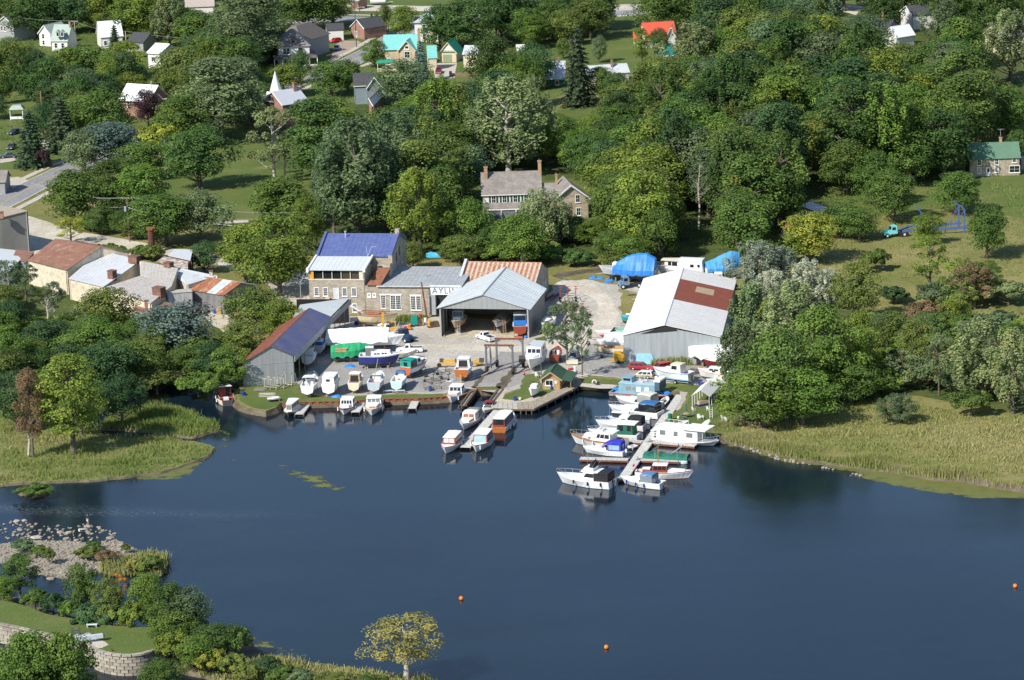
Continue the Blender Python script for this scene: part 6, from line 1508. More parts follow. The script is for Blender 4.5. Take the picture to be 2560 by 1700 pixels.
boat('small cream open boat on a trailer beside the white pickup',(1042,884),(986,892),B=1.9,F=.7,lift=.95,hull=OFFW,bottom=OFFW,draft=.35,well=.55,floor=OFFW,cradle='trailer',name='open_boat')
boat('white sedan cruiser with varnished transom standing beside the travel lift',(1171,914),(1153,940),B=3.1,F=1.15,lift=1.2,bottom=BOTTOM,transom=WOODL,floor=WOODR,well=.36,cabs=[cab(.3,.66,1.5,w=.84,rmat=WHITE,as_=.0,sw=SW2,fw=3,aw=(.15,.85,.05,.85),ra=.2),cab(.62,.88,.4,w=.74,fs=.6,roof=False)],
extra=lambda t,L,B,F,Z,st:(MB().path([(-L*.05,-1,Z+F+1.5),(-L*.05,-.7,Z+F+2.6),(-L*.05,0,Z+F+1.7),(-L*.05,.7,Z+F+2.6),(-L*.05,1,Z+F+1.5)],.035,4).build('roof_rail',STEEL,t),MB().box(-L*.5-.8,-L*.5-.5,-.15,.15,0,1.6).build('timber_prop',WOODT,t)))
boat('big white cabin cruiser facing the water right of the travel lift',(1323,922),(1350,890),B=3.5,F=1.35,lift=1.1,bottom=GEL,well=.08,sheer=.35,cabs=[cab(.02,.58,1.7,w=.88,rmat=M('grey_white_roof',(.5,.53,.56),.5),as_=.1,sw=((.18,.34),(.38,.52)),fw=3,fs=.5,v=(.45,.8),rf=-.1),cab(.55,.88,.3,w=.72,fs=.7,roof=False)])
boat('red-brown varnished runabout with white seats behind the big white cruiser',(1396,880),(1385,899),B=2.3,F=.9,lift=.9,hull=WOODR,deck=WOODR,stripe=GEL,bottom=BOTRED,transom=WOODR,well=.6,floor=OFFW,seats=1,cradle='trailer',name='runabout')
# inside the open shed
boat('brown-bottomed cruiser with dark cabin inside the left bay of the open shed',(1137,822),(1153,799),B=3.0,F=1.1,lift=1.4,hull=M('beige_hull',(.4,.3,.2),.5),bottom=BOTBROWN,deck=DECKG,well=.1,cabs=[cab(.15,.55,1.6,w=.82,mat=GREY,rmat=GREY,sw=SW2,fw=3),cab(.52,.74,.5,w=.7,mat=WHITE,fw=0,fs=.5)])
draped('boat under dull grey plastic in the middle bay of the open shed',(1240,821),(1262,801),1.5,2.8,1.0,[.4,1.3,1.2,.5,.2],M('dull_plastic',(.16,.14,.13),.5,bmp=.5),hull=LGREY)
boat('blue and white wooden-sterned boat in the right bay of the open shed',(1304,803),(1300,831),B=3.1,F=1.15,lift=1.3,L=9,hull=GEL,transom=WOODR,bottom=BOTBLUE,well=.3,cabs=[cab(.15,.5,2.0,w=.92,mat=M('bright_blue',(.03,.16,.5),.5),rmat=LGREY,as_=.0,aw=(.06,.94,.5,.92),awm=GLASS)],rail=None,fenders=[])
boat('cream-bottomed white boat leaning behind the right wall of the open shed',(1359,826),(1378,803),B=2.5,F=1.0,lift=1.2,hull=GEL,bottom=OFFW,well=.45,deck=OFFW,cabs=[cab(.45,.8,.4,w=.7,fs=.6)])
# behind and left of the barn
draped('large boat under a big bright blue tarpaulin at the back of the yard',(1497,683),(1640,690),1.5,4.4,1.3,[2.4,3.4,3.3,3.0,2.0,.8],BLUE,hull=LGREY,reach=(.0,.72),low=-1.0,ridge_w=.9,deck=DECKG,
extra=lambda t,L,B,F,Z,st:MB().ball((L*.2,.2,Z+F+.9),.75,sz=.8,nu=10).build('pilot_dome',WHITE,t))
boat('white houseboat on stands with long cabin behind the barn',(1640,680),(1760,686),B=3.6,F=1.1,lift=1.3,hull=GEL,stripe=GEL,bottom=LGREY,well=0,deck=OFFW,cabs=[cab(.0,.5,2.0,w=.9,sw=((.1,.2),(.35,.5)),tk=.05,fs=.0,v=(.3,.6)),cab(.5,.8,1.7,w=.84,sw=((.05,.45),(.5,.75)),rmat=OFFW,ro=.35,rf=.8,fs=.1)],rail=(.75,.7),name='houseboat',cat='houseboat')
draped('boat under a pointed blue tarpaulin at the right end of the back row',(1850,678),(1764,686),1.5,3.6,1.3,[1.2,1.8,2.6,3.0,2.2],M('light_blue_tarp',(.07,.3,.6),.5,bmp=.5),hull=GEL,low=-.6)
boat('white sedan boat with overhanging white roof in front of the pointed blue tarpaulin',(1840,715),(1768,716),B=3.0,F=1.2,lift=1.2,cabs=[cab(.0,.25,1.3,w=.7,mat=BLUE,rmat=WHITE,ra=.6,ro=.2),cab(.25,.6,1.6,w=.86,sw=SW2)],well=0)
boat('small green boat with blue cover by the barn wall',(1552,802),(1590,802),B=2.0,F=.9,lift=1.0,hull=M('sea_green',(.02,.3,.24),.4),deck=LBLUE,bottom=BOTRED,well=0,cradle='trailer',cabs=[cab(.2,.75,.5,w=.8,mat=BLUE,fs=.4)])
boat('white speedboat with red lower hull pointing left from the barn',(1489,840),(1590,838),B=2.5,F=.8,lift=1.1,hull=GEL,bottom=M('bright_red',(.55,.02,.03),.35),draft=.65,well=.5,sheer=.1,shields=[(.62,.8,.5,.5,GLASS)],name='speed_boat',cradle='trailer',
extra=lambda t,L,B,F,Z,st:MB().box(-L*.45,L*.08,-B*.4,B*.4,Z+F+.02,Z+F+.35,tx=.5,ty=.2).build('cockpit_cover',M('pale_green_canvas',(.2,.42,.33),.7),t))
boat('white van-like canvas covered boat beside the barn',(1492,862),(1580,862),B=2.3,F=.8,lift=1.2,well=0,cradle=None,cabs=[cab(.0,.85,1.3,w=.95,mat=WHITE,rmat=WHITE,fs=.6,sw=((.05,.18),))],name='covered_boat')
boat('open wooden launch with cream hull in front of the white covered boat',(1485,876),(1562,880),B=2.1,F=.8,lift=.95,hull=OFFW,bottom=WOODG,deck=WOODT,floor=WOODR,well=.68,cradle='trailer',transom=OFFW,toe=WOODT,name='wooden_launch')
draped('boat shrink-wrapped in white plastic at the right end of the barn front',(1722,895),(1835,890),1.7,3.8,1.3,[.9,1.0,1.0,1.0,.8,.5],WRAP,low=-1.4,mname='shrink_wrap')
boat('white and blue cruiser with cream hardtop parked in front of the barn',(1634,936),(1728,948),B=3.0,F=1.2,lift=1.0,hull=GEL,stripe=M('stripe_blue',(.08,.18,.5),.4),bottom=LBLUE,well=.22,sheer=.25,outboard=DGREY,cabs=[cab(.2,.48,1.5,w=.82,fs=.2,as_=.5,rmat=OFFW,sw=((.35,.9),)),cab(.44,.82,.6,w=.76,fs=1.2,sw=((.3,.7),),roof=False,v=(.3,.65))],cradle='trailer')
boat('red-hulled boat half hidden behind the white shrink-wrapped one',(1760,915),(1815,912),B=2.4,F=1.0,lift=1.0,hull=DRED,well=.2,cabs=[cab(.3,.7,.8,w=.8)],cradle='trailer')
boat('white cruiser with orange trim among the boats near the white marquee',(1745,940),(1830,946),B=2.8,F=1.1,lift=1.1,stripe=ORANGE,well=.3,cabs=[cab(.3,.75,.8,w=.78,sw=SW2,fs=.8)],shields=[(.55,.7,.5,.3,GLASS)])
boat('small white open boat nearest the trees by the marquee',(1766,958),(1822,956),B=2.0,F=.6,lift=.8,well=.5,cradle='trailer',draft=.35)
# small craft ashore
boat('small white rowing skiff with orange seats lying on the grass behind the houseboat',(1722,1058),(1684,1068),B=1.3,F=.4,lift=.35,draft=.3,well=.9,floor=OFFW,cradle=None,name='rowing_boat',deck=GEL)
boat('upturned-looking white canoe standing on end near the houseboat stern',(1772,1052),(1758,1070),B=1.2,F=.45,lift=.4,draft=.3,well=0,cradle=None,name='canoe',cat='canoe')
boat('white dinghy lying on the grass in front of the grey shed',(668,1002),(697,997),B=1.3,F=.4,lift=.35,draft=.3,well=0,cradle=None,name='dinghy')
boat('small dinghy on the landing beside the houseboat barge',(1553,964),(1575,954),B=1.3,F=.45,lift=.4,draft=.3,well=.5,cradle=None,name='dinghy',shields=[(.55,.7,.35,.2,GLASSB)])
boat('tender with outboard leg standing on the grass left of the hut',(1328,992),(1340,978),B=1.7,F=1.1,lift=.5,draft=.3,well=0,cradle=None,cabs=[cab(.1,.6,.5,w=.8)],name='dinghy',outboard=LGREY)
# weathered wooden yacht hulls beside the workshop
boat('long cream wooden yacht hull with faded red deck line beside the stone workshop',(996,801),(898,776),B=2.6,F=1.1,lift=1.5,hull=M('faded_cream',(.5,.44,.27),.6,var=.15),bottom=M('faded_beige',(.38,.33,.2),.7),draft=.9,tw=.35,well=.1,stripe=WOODR,deck=WOODG,cabs=[cab(.25,.6,.35,w=.6,mat=WOODR,rmat=WOODG)],name='wooden_yacht',
extra=lambda t,L,B,F,Z,st:(MB().tube((-L*.5,-.3,Z+F+.6),(L*.2,-.2,Z+F+.5),.12).build('spar',WOODL,t),MB().tube((-L*.4,.5,Z+F+.7),(L*.3,.3,Z+F+.6),.1).build('spar',RUST,t)))
# ------------------------------------------------------------------ vehicles
LAMP=M('clear_lamp',(.7,.7,.65),.2)
TAIL=M('tail_lamp',(.4,.02,.02),.3)
def vehicle(label,front,rear,kind,paint,L=None,cat=None,name=None,roof=None,group=None):
 a=gp(*front);b=gp(*rear);ang=math.atan2(a[1]-b[1],a[0]-b[0]);cx,cy=(a[0]+b[0])/2,(a[1]+b[1])/2
 L=L or{'sedan':4.6,'wagon':4.7,'pickup':5.2,'coupe':4.3,'hatch':4.2,'suv':4.6}[kind];W=1.76
 t=thing(name or{'pickup':'pickup_truck'}.get(kind,'parked_car'),label,cat or('pickup' if kind=='pickup' else 'car'),(cx,cy,terr(cy)+.03),ang,group)
 h=L/2;zb,zs=.28,.82 if kind!='pickup' else.95
 prof={'sedan':[(-h,.45,.75),(-h+.1,.3,.85),(-h*.55,.28,.9),(h*.35,.28,.86),(h-.35,.28,.74),(h,.4,.62)]}
 pr=[(-h,.4,zs-.1),(-h+.12,.28,zs),(-h*.5,zb,zs+.03),(0,zb,zs+.02),(h*.4,zb,zs),(h-.4,.28,zs-.1),(h,.4,zs-.28)]
 m=MB();n=len(pr);vs=[]
 for(x,z0,z1)in pr:
  w_=W/2*(.93 if abs(x)>h-.3 else 1)
  vs+=[(x,-w_,z0),(x,-w_,(z0+z1)/2+.05),(x,-w_*.93,z1),(x,w_*.93,z1),(x,w_,(z0+z1)/2+.05),(x,w_,z0)]
 fs=[(i*6+j,i*6+(j+1)%6,(i+1)*6+(j+1)%6,(i+1)*6+j)for i in range(n-1)for j in range(6)]
 fs=[tuple(reversed(f))for f in fs]+[tuple(range(6)),tuple(range((n-1)*6+5,(n-1)*6-1,-1))]
 m.add(vs,fs);m.build('body',paint,t)
 g={'sedan':(-h*.62,h*.42,.45,.75),'coupe':(-h*.65,h*.3,.6,.7),'wagon':(-h+.12,h*.42,.2,.75),'suv':(-h+.15,h*.42,.15,.6),'hatch':(-h+.2,h*.45,.35,.7),'pickup':(-h*.08,h*.5,.12,.55)}[kind]
 x0,x1,ra,rf=g;zt=zs+(.56 if kind in('sedan','coupe','wagon','hatch')else.66)
 P=[(x0,-W*.46,zs-.02),(x1,-W*.46,zs-.02),(x1,W*.46,zs-.02),(x0,W*.46,zs-.02),(x0+ra,-W*.37,zt),(x1-rf,-W*.37,zt),(x1-rf,W*.37,zt),(x0+ra,W*.37,zt)]
 m=MB();m.hexa(P);c=m.build('cabin',roof or paint,t)
 sq,pq=[P[0],P[1],P[5],P[4]],[P[2],P[3],P[7],P[6]]
 segs={'pickup':((.22,.82),),'coupe':((.12,.48),(.52,.9)),'sedan':((.1,.47),(.51,.9)),'wagon':((.06,.3),(.34,.62),(.66,.92)),'suv':((.06,.3),(.34,.62),(.66,.92)),'hatch':((.1,.45),(.5,.9))}[kind]
 for(u0,u1)in segs:
  for q in(sq,pq):
   uu=(u0,u1)if q is sq else(1-u1,1-u0);m=MB();m.slab(q,uu[0],uu[1],.16,.86,0,.012);m.build('side_window',GLASS,c)
 m=MB();m.slab([P[1],P[2],P[6],P[5]],.06,.94,.08,.92,0,.012);m.build('windscreen',GLASS,c)
 m=MB();m.slab([P[3],P[0],P[4],P[7]],.08,.92,.2,.88,0,.012);m.build('rear_window',GLASS,c)
 if kind=='pickup':
  m=MB();m.box(-h+.15,x0-.08,-W*.4,W*.4,zs+.02,zs+.04);m.build('load_bed',DARKIN,t)
  m=MB();m.box(-h+.02,x0-.02,-W*.465,-W*.42,zs-.02,zs+.1);m.box(-h+.02,x0-.02,W*.42,W*.465,zs-.02,zs+.1);m.box(-h,-h+.1,-W*.465,W*.465,zs-.1,zs+.1);m.build('bed_side',paint,t)
 for x in(-h*.6,h*.62):
  for s in(-1,1):
   m=MB();m.tube((x,s*(W/2-.2),.33),(x,s*(W/2+.02),.33),.33,n=12);w_=m.build('wheel',BLACK,t);m=MB();m.tube((x,s*(W/2),.33),(x,s*(W/2+.035),.33),.18,n=8);m.build('rim',LGREY,w_)
 for s in(-1,1):
  m=MB();m.box(h-.06,h+.02,s*W*.32-.16,s*W*.32+.16,zs-.36,zs-.22);m.build('headlight',LAMP,t)
  m=MB();m.box(-h-.02,-h+.05,s*W*.36-.12,s*W*.36+.12,zs-.32,zs-.12);m.build('tail_light',TAIL,t)
 m=MB();m.box(h-.02,h+.07,-W*.45,W*.45,.34,.46);m.box(-h-.07,-h+.02,-W*.45,W*.45,.34,.46);m.build('bumper',LGREY if kind=='pickup' else DGREY,t)
 return t
CARRED=M('car_red',(.42,.02,.03),.25,var=.03);CARW=M('car_white',(.78,.78,.77),.25,var=.02);CARTAN=M('car_tan',(.42,.35,.25),.3,.2,var=.03)
CARMAR=M('car_maroon',(.3,.02,.03),.3,var=.05);CARSIL=M('car_silver',(.35,.4,.46),.3,.4,var=.03);CARDK=M('car_charcoal',(.06,.065,.075),.25,var=.05);SCAR=M('sports_red',(.6,.01,.02),.25,var=.02)
vehicle('white saloon parked nose-left between cream yacht hull and long shrink-wrapped boat',(925,812),(972,820),'sedan',CARW)
vehicle('white pickup with empty bed standing right of the shrink-wrapped boat',(991,881),(1058,880),'pickup',CARW)
vehicle('white pickup with red and tan load driving in front of the open shed',(1194,843),(1236,857),'pickup',CARW)
vehicle('maroon station wagon by the barn front with darker bonnet',(1630,925),(1577,923),'wagon',CARMAR)
vehicle('tan and silver station wagon parked nearest the landing',(1577,943),(1632,946),'wagon',CARTAN,roof=CARW)
vehicle('red car mostly hidden behind the white and blue cruiser',(1632,928),(1666,922),'wagon',CARRED)
vehicle('silver-blue car nose-on beside the tall yard tree',(1428,906),(1440,892),'suv',CARSIL)
vehicle('bright red sports car parked in front of the striped shed',(518,783),(474,780),'coupe',SCAR)
vehicle('bright red car on the brick drive by the white garage',(826,108),(850,104),'hatch',SCAR)
vehicle('silver car with white bonnet behind the red one on the brick drive',(838,130),(846,119),'sedan',CARSIL)
vehicle('dark maroon pickup seen tail-on on the concrete drive by the green garage',(1098,176),(1095,189),'pickup',CARMAR)
vehicle('charcoal saloon on the short drive at the left edge',(6,395),(36,393),'sedan',CARDK)
vehicle('dark car with a pale plate further up behind the left edge conifer',(20,378),(38,366),'sedan',CARDK)
vehicle('dark blue car in shade above the left edge drive',(26,338),(50,332),'sedan',M('car_navy',(.03,.045,.09),.25))
vehicle('maroon car among the trees at the upper right beside the white cottage',(2236,72),(2264,76),'sedan',CARMAR)
vehicle('small dark car by the gravel lot at the top edge',(1202,26),(1222,22),'sedan',CARDK)
vehicle('white car at the right end of the top gravel lot',(1238,18),(1252,20),'hatch',CARW)
vehicle('red car under the trees in front of the big shrink-wrapped boat',(1728,962),(1700,958),'sedan',CARRED)if False else None
# old lorries
def lorry(label,front,rear,cab_mat,hood=1.5,bed=4.0,name='old_truck',fender=None):
 a=gp(*front);b=gp(*rear);ang=math.atan2(a[1]-b[1],a[0]-b[0]);t=thing(name,label,'truck',(a[0],a[1],terr(a[1])+.03),ang)
 fender=fender or cab_mat
 m=MB();m.box(-hood,-.1,-.55,.55,.9,1.55,tx=.08,ty=.12);m.build('bonnet',cab_mat,t)
 m=MB();m.box(-hood-.1,.05,-1.0,-.5,.6,1.1,tx=.25);m.box(-hood-.1,.05,.5,1.0,.6,1.1,tx=.25);m.build('mudguard',fender,t)
 m=MB();m.hexa([(-hood-1.6,-.95,.8),(-hood,-.95,.8),(-hood,.95,.8),(-hood-1.6,.95,.8),(-hood-1.5,-.8,2.5),(-hood-.3,-.8,2.5),(-hood-.3,.8,2.5),(-hood-1.5,.8,2.5)]);c=m.build('cab',cab_mat,t)
 q=[(-hood,-.95,.8),(-hood,.95,.8),(-hood-.3,.8,2.5),(-hood-.3,-.8,2.5)]
 m=MB();m.slab(q,.08,.92,.5,.9,0,.02);m.build('windscreen',GLASS,c)
 for s in(-1,1):m=MB();m.box(-hood-1.15,-hood-.4,s*.9-.015,s*.9+.015,1.65,2.25);m.build('side_window',GLASS,c)
 m=MB();m.box(-hood-1.6-bed,-.2,-.42,-.3,.6,.8);m.box(-hood-1.6-bed,-.2,.3,.42,.6,.8)
 for i in range(4):m.box(-hood-2-i*bed/4,-hood-1.9-i*bed/4,-.4,.4,.62,.78)
 m.build('chassis',DGREY,t)
 for x in(-.75,-hood-1.2-bed*.75):
  for s in(-1,1):
   m=MB();m.tube((x,s*.72,.5),(x,s*1.0,.5),.5,n=12);w_=m.build('wheel',BLACK,t);m=MB();m.tube((x,s*.98,.5),(x,s*1.02,.5),.26,n=8);m.build('rim',WHITE,w_)
 return t
tr=lorry('dark blue old lorry with crane frame behind the shrink-wrapped boat',(1028,858),(985,845),M('lorry_blue',(.025,.055,.12),.35),1.7,3.0)
m=MB();m.tube((-5.5,-.6,.9),(-3.2,-.6,2.9),.08);m.tube((-5.5,.6,.9),(-3.2,.6,2.9),.08);m.tube((-3.2,-.6,2.9),(-3.2,.6,2.9),.08);m.tube((-6,0,1.0),(-4.0,0,3.2),.1);m.build('crane_frame',LGREY,tr)
lorry('grey-blue tractor truck on the grass left of the barn roof',(1546,722),(1580,718),M('truck_greyblue',(.16,.25,.36),.5),.6,3.2)
aq=lorry('abandoned aqua truck with blue boat-lift frame standing in the meadow',(2207,594),(2330,584),TEALP,1.5,2.6)
FRB=M('frame_blue',(.075,.13,.33),.55)
a=gp(2250,592);b=gp(2408,582);ang=math.atan2(b[1]-a[1],b[0]-a[0]);Lf=math.hypot(b[0]-a[0],b[1]-a[1])
lf=thing('boat_lift_frame','long blue steel boat-lift frame hitched behind the abandoned aqua truck','lift frame',(a[0],a[1],terr(a[1])),ang)
for s,l in((0,'near'),(4.6,'far')):
 m=MB();m.box(.5 if s==0 else 2.5,Lf+.8,s-.16,s+.16,.9,1.35);m.build('side_beam',FRB,lf)
m=MB();m.hexa([(-.5,.6,.9),(-.5,.9,.9),(3,4.8,.9),(3,4.3,.9),(-.5,.6,1.25),(-.5,.9,1.25),(3,4.8,1.25),(3,4.3,1.25)]);m.build('hitch_beam',FRB,lf)
for s in(0,4.6):
 m=MB();m.tube((Lf+.3,s,0),(Lf+.3,s,5.2),.2,n=4);m.tube((Lf-2.2,s,1.3),(Lf+.2,s,4.9),.09,n=4);m.tube((Lf+.3,s,5.2),(Lf-.8,s+.0,6.2),.2,n=4);m.build('lift_post',FRB,lf)
m=MB();m.tube((Lf*.42,4.6,1.3),(Lf*.42,4.6,4.2),.18,n=4);m.tube((Lf*.42,4.6,4.2),(Lf*.42-1.2,4.6,5.6),.18,n=4);m.build('lift_post',FRB,lf)
for x in(Lf*.6,Lf*.66):m=MB();m.tube((x,0,1.1),(x+1.2,4.6,1.1),.08,n=4);m.build('cross_tube',DGREY,lf)
for x in(.3,1.5):m=MB();m.tube((x,-.3,.5),(x,.1,.5),.5,n=12);m.build('wheel',BLACK,lf)
# white tank trailer at the top
x,y,z=gp(945,12);tk=thing('tank_trailer','white cylindrical tank on the grass at the top edge','tank',(x,y,z),.05)
m=MB();m.tube((-2.5,0,1.5),(2.4,0,1.5),1.15,n=16);m.tube((2.4,0,1.5),(2.8,0,1.5),1.15,.7,n=16);m.build('tank',WHITE,tk)
m=MB();m.box(-2.3,-1.9,-.8,.8,0,.6);m.box(1.4,1.8,-.8,.8,0,.6);m.build('saddle',DGREY,tk)
# box trailer of the factory
x,y,z=gp(446,784);bt=thing('box_trailer','weathered grey-white box trailer body raised on its chassis by the striped shed','box trailer',(x,y,z),R(14))
BX=M('weathered_white',(.48,.47,.46),.7,var=.1,stain=(.2,.19,.2),stain_amt=.5,streak=True)
m=MB();m.box(-2.2,2.9,-1.2,1.4,1.5,4.6);m.build('box_body',BX,bt)
m=MB();m.box(-2.3,3.0,-1.3,1.5,4.6,4.72);m.build('trailer_roof',CONC,bt)
m=MB();m.box(-2.0,-1.2,-1.24,-1.2,1.9,4.2);m.build('door',LGREY,bt)
m=MB();m.box(-2.1,2.8,-.5,-.3,1.1,1.5);m.box(-2.1,2.8,.5,.7,1.1,1.5);m.tube((-1.7,-.9,0),(-1.7,-.9,1.5),.08);m.build('chassis',RUST,bt)
for xx in(1.2,2.2):m=MB();m.tube((xx,-1.2,.5),(xx,-.8,.5),.5,n=10);m.build('wheel',BLACK,bt)
# ------------------------------------------------------------------ travel lift and yard equipment
STEELB=M('lift_steel',(.13,.16,.19),.55,.2,var=.2,stain=(.2,.1,.05),stain_amt=.4)
a=gp(1217,935);b=gp(1283,936);c=gp(1296,921)
ang=math.atan2(b[1]-a[1],b[0]-a[0]);Lw=math.hypot(b[0]-a[0],b[1]-a[1]);dep=5.2
tl=thing('travel_lift','rusty steel travel lift with two portal frames on tall rubber wheels','boat hoist',(a[0],a[1],1.03),ang)
side=(c[0]-b[0])*math.cos(ang)+(c[1]-b[1])*math.sin(ang);side=1.0
Hh=5.75
for k_,(ox,oy)in enumerate(((0,0),(side,dep))):
 for xx in(0,Lw):
  m=MB();m.box(ox+xx-.17,ox+xx+.17,oy-.17,oy+.17,.9,Hh-.2);m.build('leg',STEELB,tl)
 m=MB();m.box(ox-.3,ox+Lw+.3,oy-.2,oy+.2,Hh-.3,Hh);m.build('cross_beam',RUST,tl)
 m=MB();m.tube((ox+.1,oy,Hh-.9),(ox+.7,oy,Hh-.25),.12,n=4);m.tube((ox+Lw-.1,oy,Hh-.9),(ox+Lw-.7,oy,Hh-.25),.12,n=4);m.build('corner_brace',STEELB,tl)
 for xx in(0,Lw):
  m=MB();m.tube((ox+xx-.2,oy,.75),(ox+xx+.2,oy,.75),.75,n=14);w_=m.build('wheel',BLACK,tl);m=MB();m.tube((ox+xx-.23,oy,.75),(ox+xx+.23,oy,.75),.35,n=10);m.build('rim',RUST,w_)
for xx in(0,Lw):m=MB();m.hexa([(xx-.14,0,.95),(xx+.14,0,.95),(xx+side+.14,dep,.95),(xx+side-.14,dep,.95),(xx-.14,0,1.3),(xx+.14,0,1.3),(xx+side+.14,dep,1.3),(xx+side-.14,dep,1.3)]);m.build('side_beam',STEELB,tl)
m=MB();m.box(side+Lw-.6,side+Lw+.5,dep-1.4,dep-.3,1.3,2.5);m.build('engine_box',M('engine_dark',(.09,.08,.075),.7,var=.4),tl)
m=MB();m.path([(.5,1.2,Hh-.4),(.75,1.0,3.0),(.6,.6,1.2),(.3,-.6,.4),(-.6,-1.6,.1),(-1.4,-2.4,.06)],.13,5);m.build('lifting_sling',M('sling_tan',(.4,.33,.24),.8),tl)
m=MB();m.path([(.5,1.4,Hh-.4),(.4,1.6,2.6),(.7,1.2,.8)],.1,5);m.build('lifting_sling',M('sling_grey',(.2,.2,.2),.8),tl)
# yellow hydraulic trailer
a=gp(1098,917);b=gp(1216,918);ang=math.atan2(b[1]-a[1],b[0]-a[0]);L_=math.hypot(b[0]-a[0],b[1]-a[1])
yt=thing('hydraulic_trailer','long yellow twin-beam boat trailer behind the sedan cruiser','boat trailer',(a[0],a[1],1.03),ang)
for y in(-.2,2.0):m=MB();m.box(0,L_*.72,y-.15,y+.15,.5,.85);m.build('beam',YELL,yt)
m=MB();m.hexa([(L_*.72,-.35,.5),(L_*.72,2.15,.5),(L_*.92,1.2,.5),(L_*.92,.6,.5),(L_*.72,-.35,.8),(L_*.72,2.15,.8),(L_*.92,1.2,.8),(L_*.92,.6,.8)]);m.build('drawbar',YELL,yt)
for x in(.1,L_*.34):m=MB();m.box(x-.35,x+.35,1.8,2.3,.1,1.05);m.build('wheel_box',DGREY,yt)
m=MB();m.tube((.1,-.6,.4),(.1,-.2,.4),.42,n=10);m.build('wheel',BLACK,yt);m=MB();m.box(L_*.84,L_*.93,.5,1.2,.8,1.5);m.build('winch_engine',DGREY,yt)
# cradle and trailer skeletons
def skeleton(label,px,py,L_,W_,rz,mat,hts=(.45,1.3),name='boat_cradle',n=3,wheels=True):
 x,y,z=gp(px,py);t=thing(name,label,'boat cradle',(x,y,z+.02),rz)
 m=MB()
 for s in(-1,1):m.tube((-L_/2,s*W_/2,hts[0]),(L_/2,s*W_/2*.6,hts[0]),.07,n=4)
 for i in range(n):xx=-L_/2+L_*i/(n-1);m.tube((xx,-W_/2,hts[0]),(xx,W_/2,hts[0]),.07,n=4)
 m.build('base_frame',mat,t)
 for i in range(n):
  xx=-L_/2+L_*i/(n-1)
  for s in(-1,1):m=MB();m.tube((xx,s*W_/2,hts[0]),(xx+.1,s*W_/2*.9,hts[1]),.06,n=4);m.tube((xx-.3,s*W_/2*.9,hts[1]),(xx+.5,s*W_/2*.85,hts[1]),.08,n=4);m.build('upright',mat,t)
 for i in range(n):
  xx=-L_/2+L_*i/(n-1)
  for s in(-1,1):
   if wheels and i!=1:m=MB();m.tube((xx,s*W_/2-.1,.3),(xx,s*W_/2+.1,.3),.3,n=8);m.build('wheel',BLACK,t)
   else:m=MB();m.box(xx-.1,xx+.1,s*W_/2-.1,s*W_/2+.1,0,hts[0]);m.build('foot',WOODG,t)
 return t
skeleton('rusty trailer skeleton with white hull scrap near the sea wall',1092,955,3.8,2.4,.6,M('skeleton_brown',(.13,.1,.08),.8,var=.3))
skeleton('grey steel trailer skeleton behind the rusty one',1118,932,4.6,2.0,.35,STEELB,(.4,.9))
skeleton('dark timber cradle beside the blue barrel at the sea wall',1080,972,3.0,1.8,.1,WOODG,(.4,1.1),wheels=False)
skeleton('bright red-brown steel cradle standing tall right of the striped-roof building',1420,752,3.2,2.4,0.0,M('red_steel',(.32,.07,.04),.7,var=.3),(1.3,2.7))
skeleton('rusted cradle frame in front of the red-brown one',1432,776,3.8,2.2,-.15,RUST,(.6,1.6))
skeleton('low rusty trailer at the edge of the gravel track',1452,792,3.4,1.6,-.3,RUST,(.5,.9))
skeleton('grey and white trailer frame leaning in front of the grey shed',682,972,2.6,1.6,-.5,M('pale_steel',(.4,.38,.34),.7),(.5,2.0),wheels=False)
skeleton('weathered wooden A-frame cradle at the right corner of the grey shed',712,968,2.2,1.6,.9,M('bleached_wood',(.55,.5,.42),.8),(.3,2.6),wheels=False,n=2)
skeleton('blue steel trailer in front of the wooden launch',1530,893,4.0,1.3,0.05,M('trailer_blue',(.1,.2,.3),.6),(.5,.65))
skeleton('tall rusted frame tower behind the barn',1672,700,1.6,1.4,.2,RUST,(.5,3.2),n=2)
skeleton('tall dark frame tower behind the barn near the houseboat',1722,700,1.4,1.4,0,RUST,(.5,3.6),n=2)
# yellow compressor, machines, drums
def machine(name,label,cat,px,py,rz,parts):
 x,y,z=gp(px,py);t=thing(name,label,cat,(x,y,z+.03),rz)
 for nm,mt,f in parts:m=MB();f(m);m.build(nm,mt,t)
 return t
def whl(x,y,r=.35,w_=.2):return lambda m:m.tube((x,y-w_/2,r),(x,y+w_/2,r),r,n=10)
machine('air_compressor','yellow towable air compressor at the left corner of the barn','compressor',1548,908,.05,
[('housing',YELL,lambda m:m.box(-1.1,1.2,-.7,.7,.5,2.0,tx=.12,ty=.1)),('wheel',BLACK,whl(-.2,-.75)),('top_box',YELL,lambda m:m.box(-.9,.5,-.4,.4,2.0,2.3)),('drawbar',YELL,lambda m:m.box(-1.9,-1.0,-.15,.15,.5,.75)),('exhaust',DGREY,lambda m:m.tube((.9,.2,2.0),(.9,.2,2.4),.06))])
machine('work_boat_bow','small orange skiff and blue tarp heap at the barn foot','skiff',1578,903,0,[('hull',ORANGE,lambda m:m.box(-1.4,1.0,-.5,.5,.3,.75,tx=-.2,ty=-.1)),('tarp',BLUE,lambda m:m.ball((-.9,-1.0,.15),.5,sz=.4,sx=1.6))])
machine('covered_car','vehicle under a pale blue tarpaulin against the barn front','covered car',1612,908,0,[('tarp',M('ice_tarp',(.3,.58,.72),.5,bmp=.5),lambda m:m.box(-2.0,1.9,-1.0,1.0,0,1.9,tx=.6,ty=.25)),('rope',GREY,lambda m:m.tube((-1.2,-.82,1.7),(-1.2,.82,1.7),.04))])
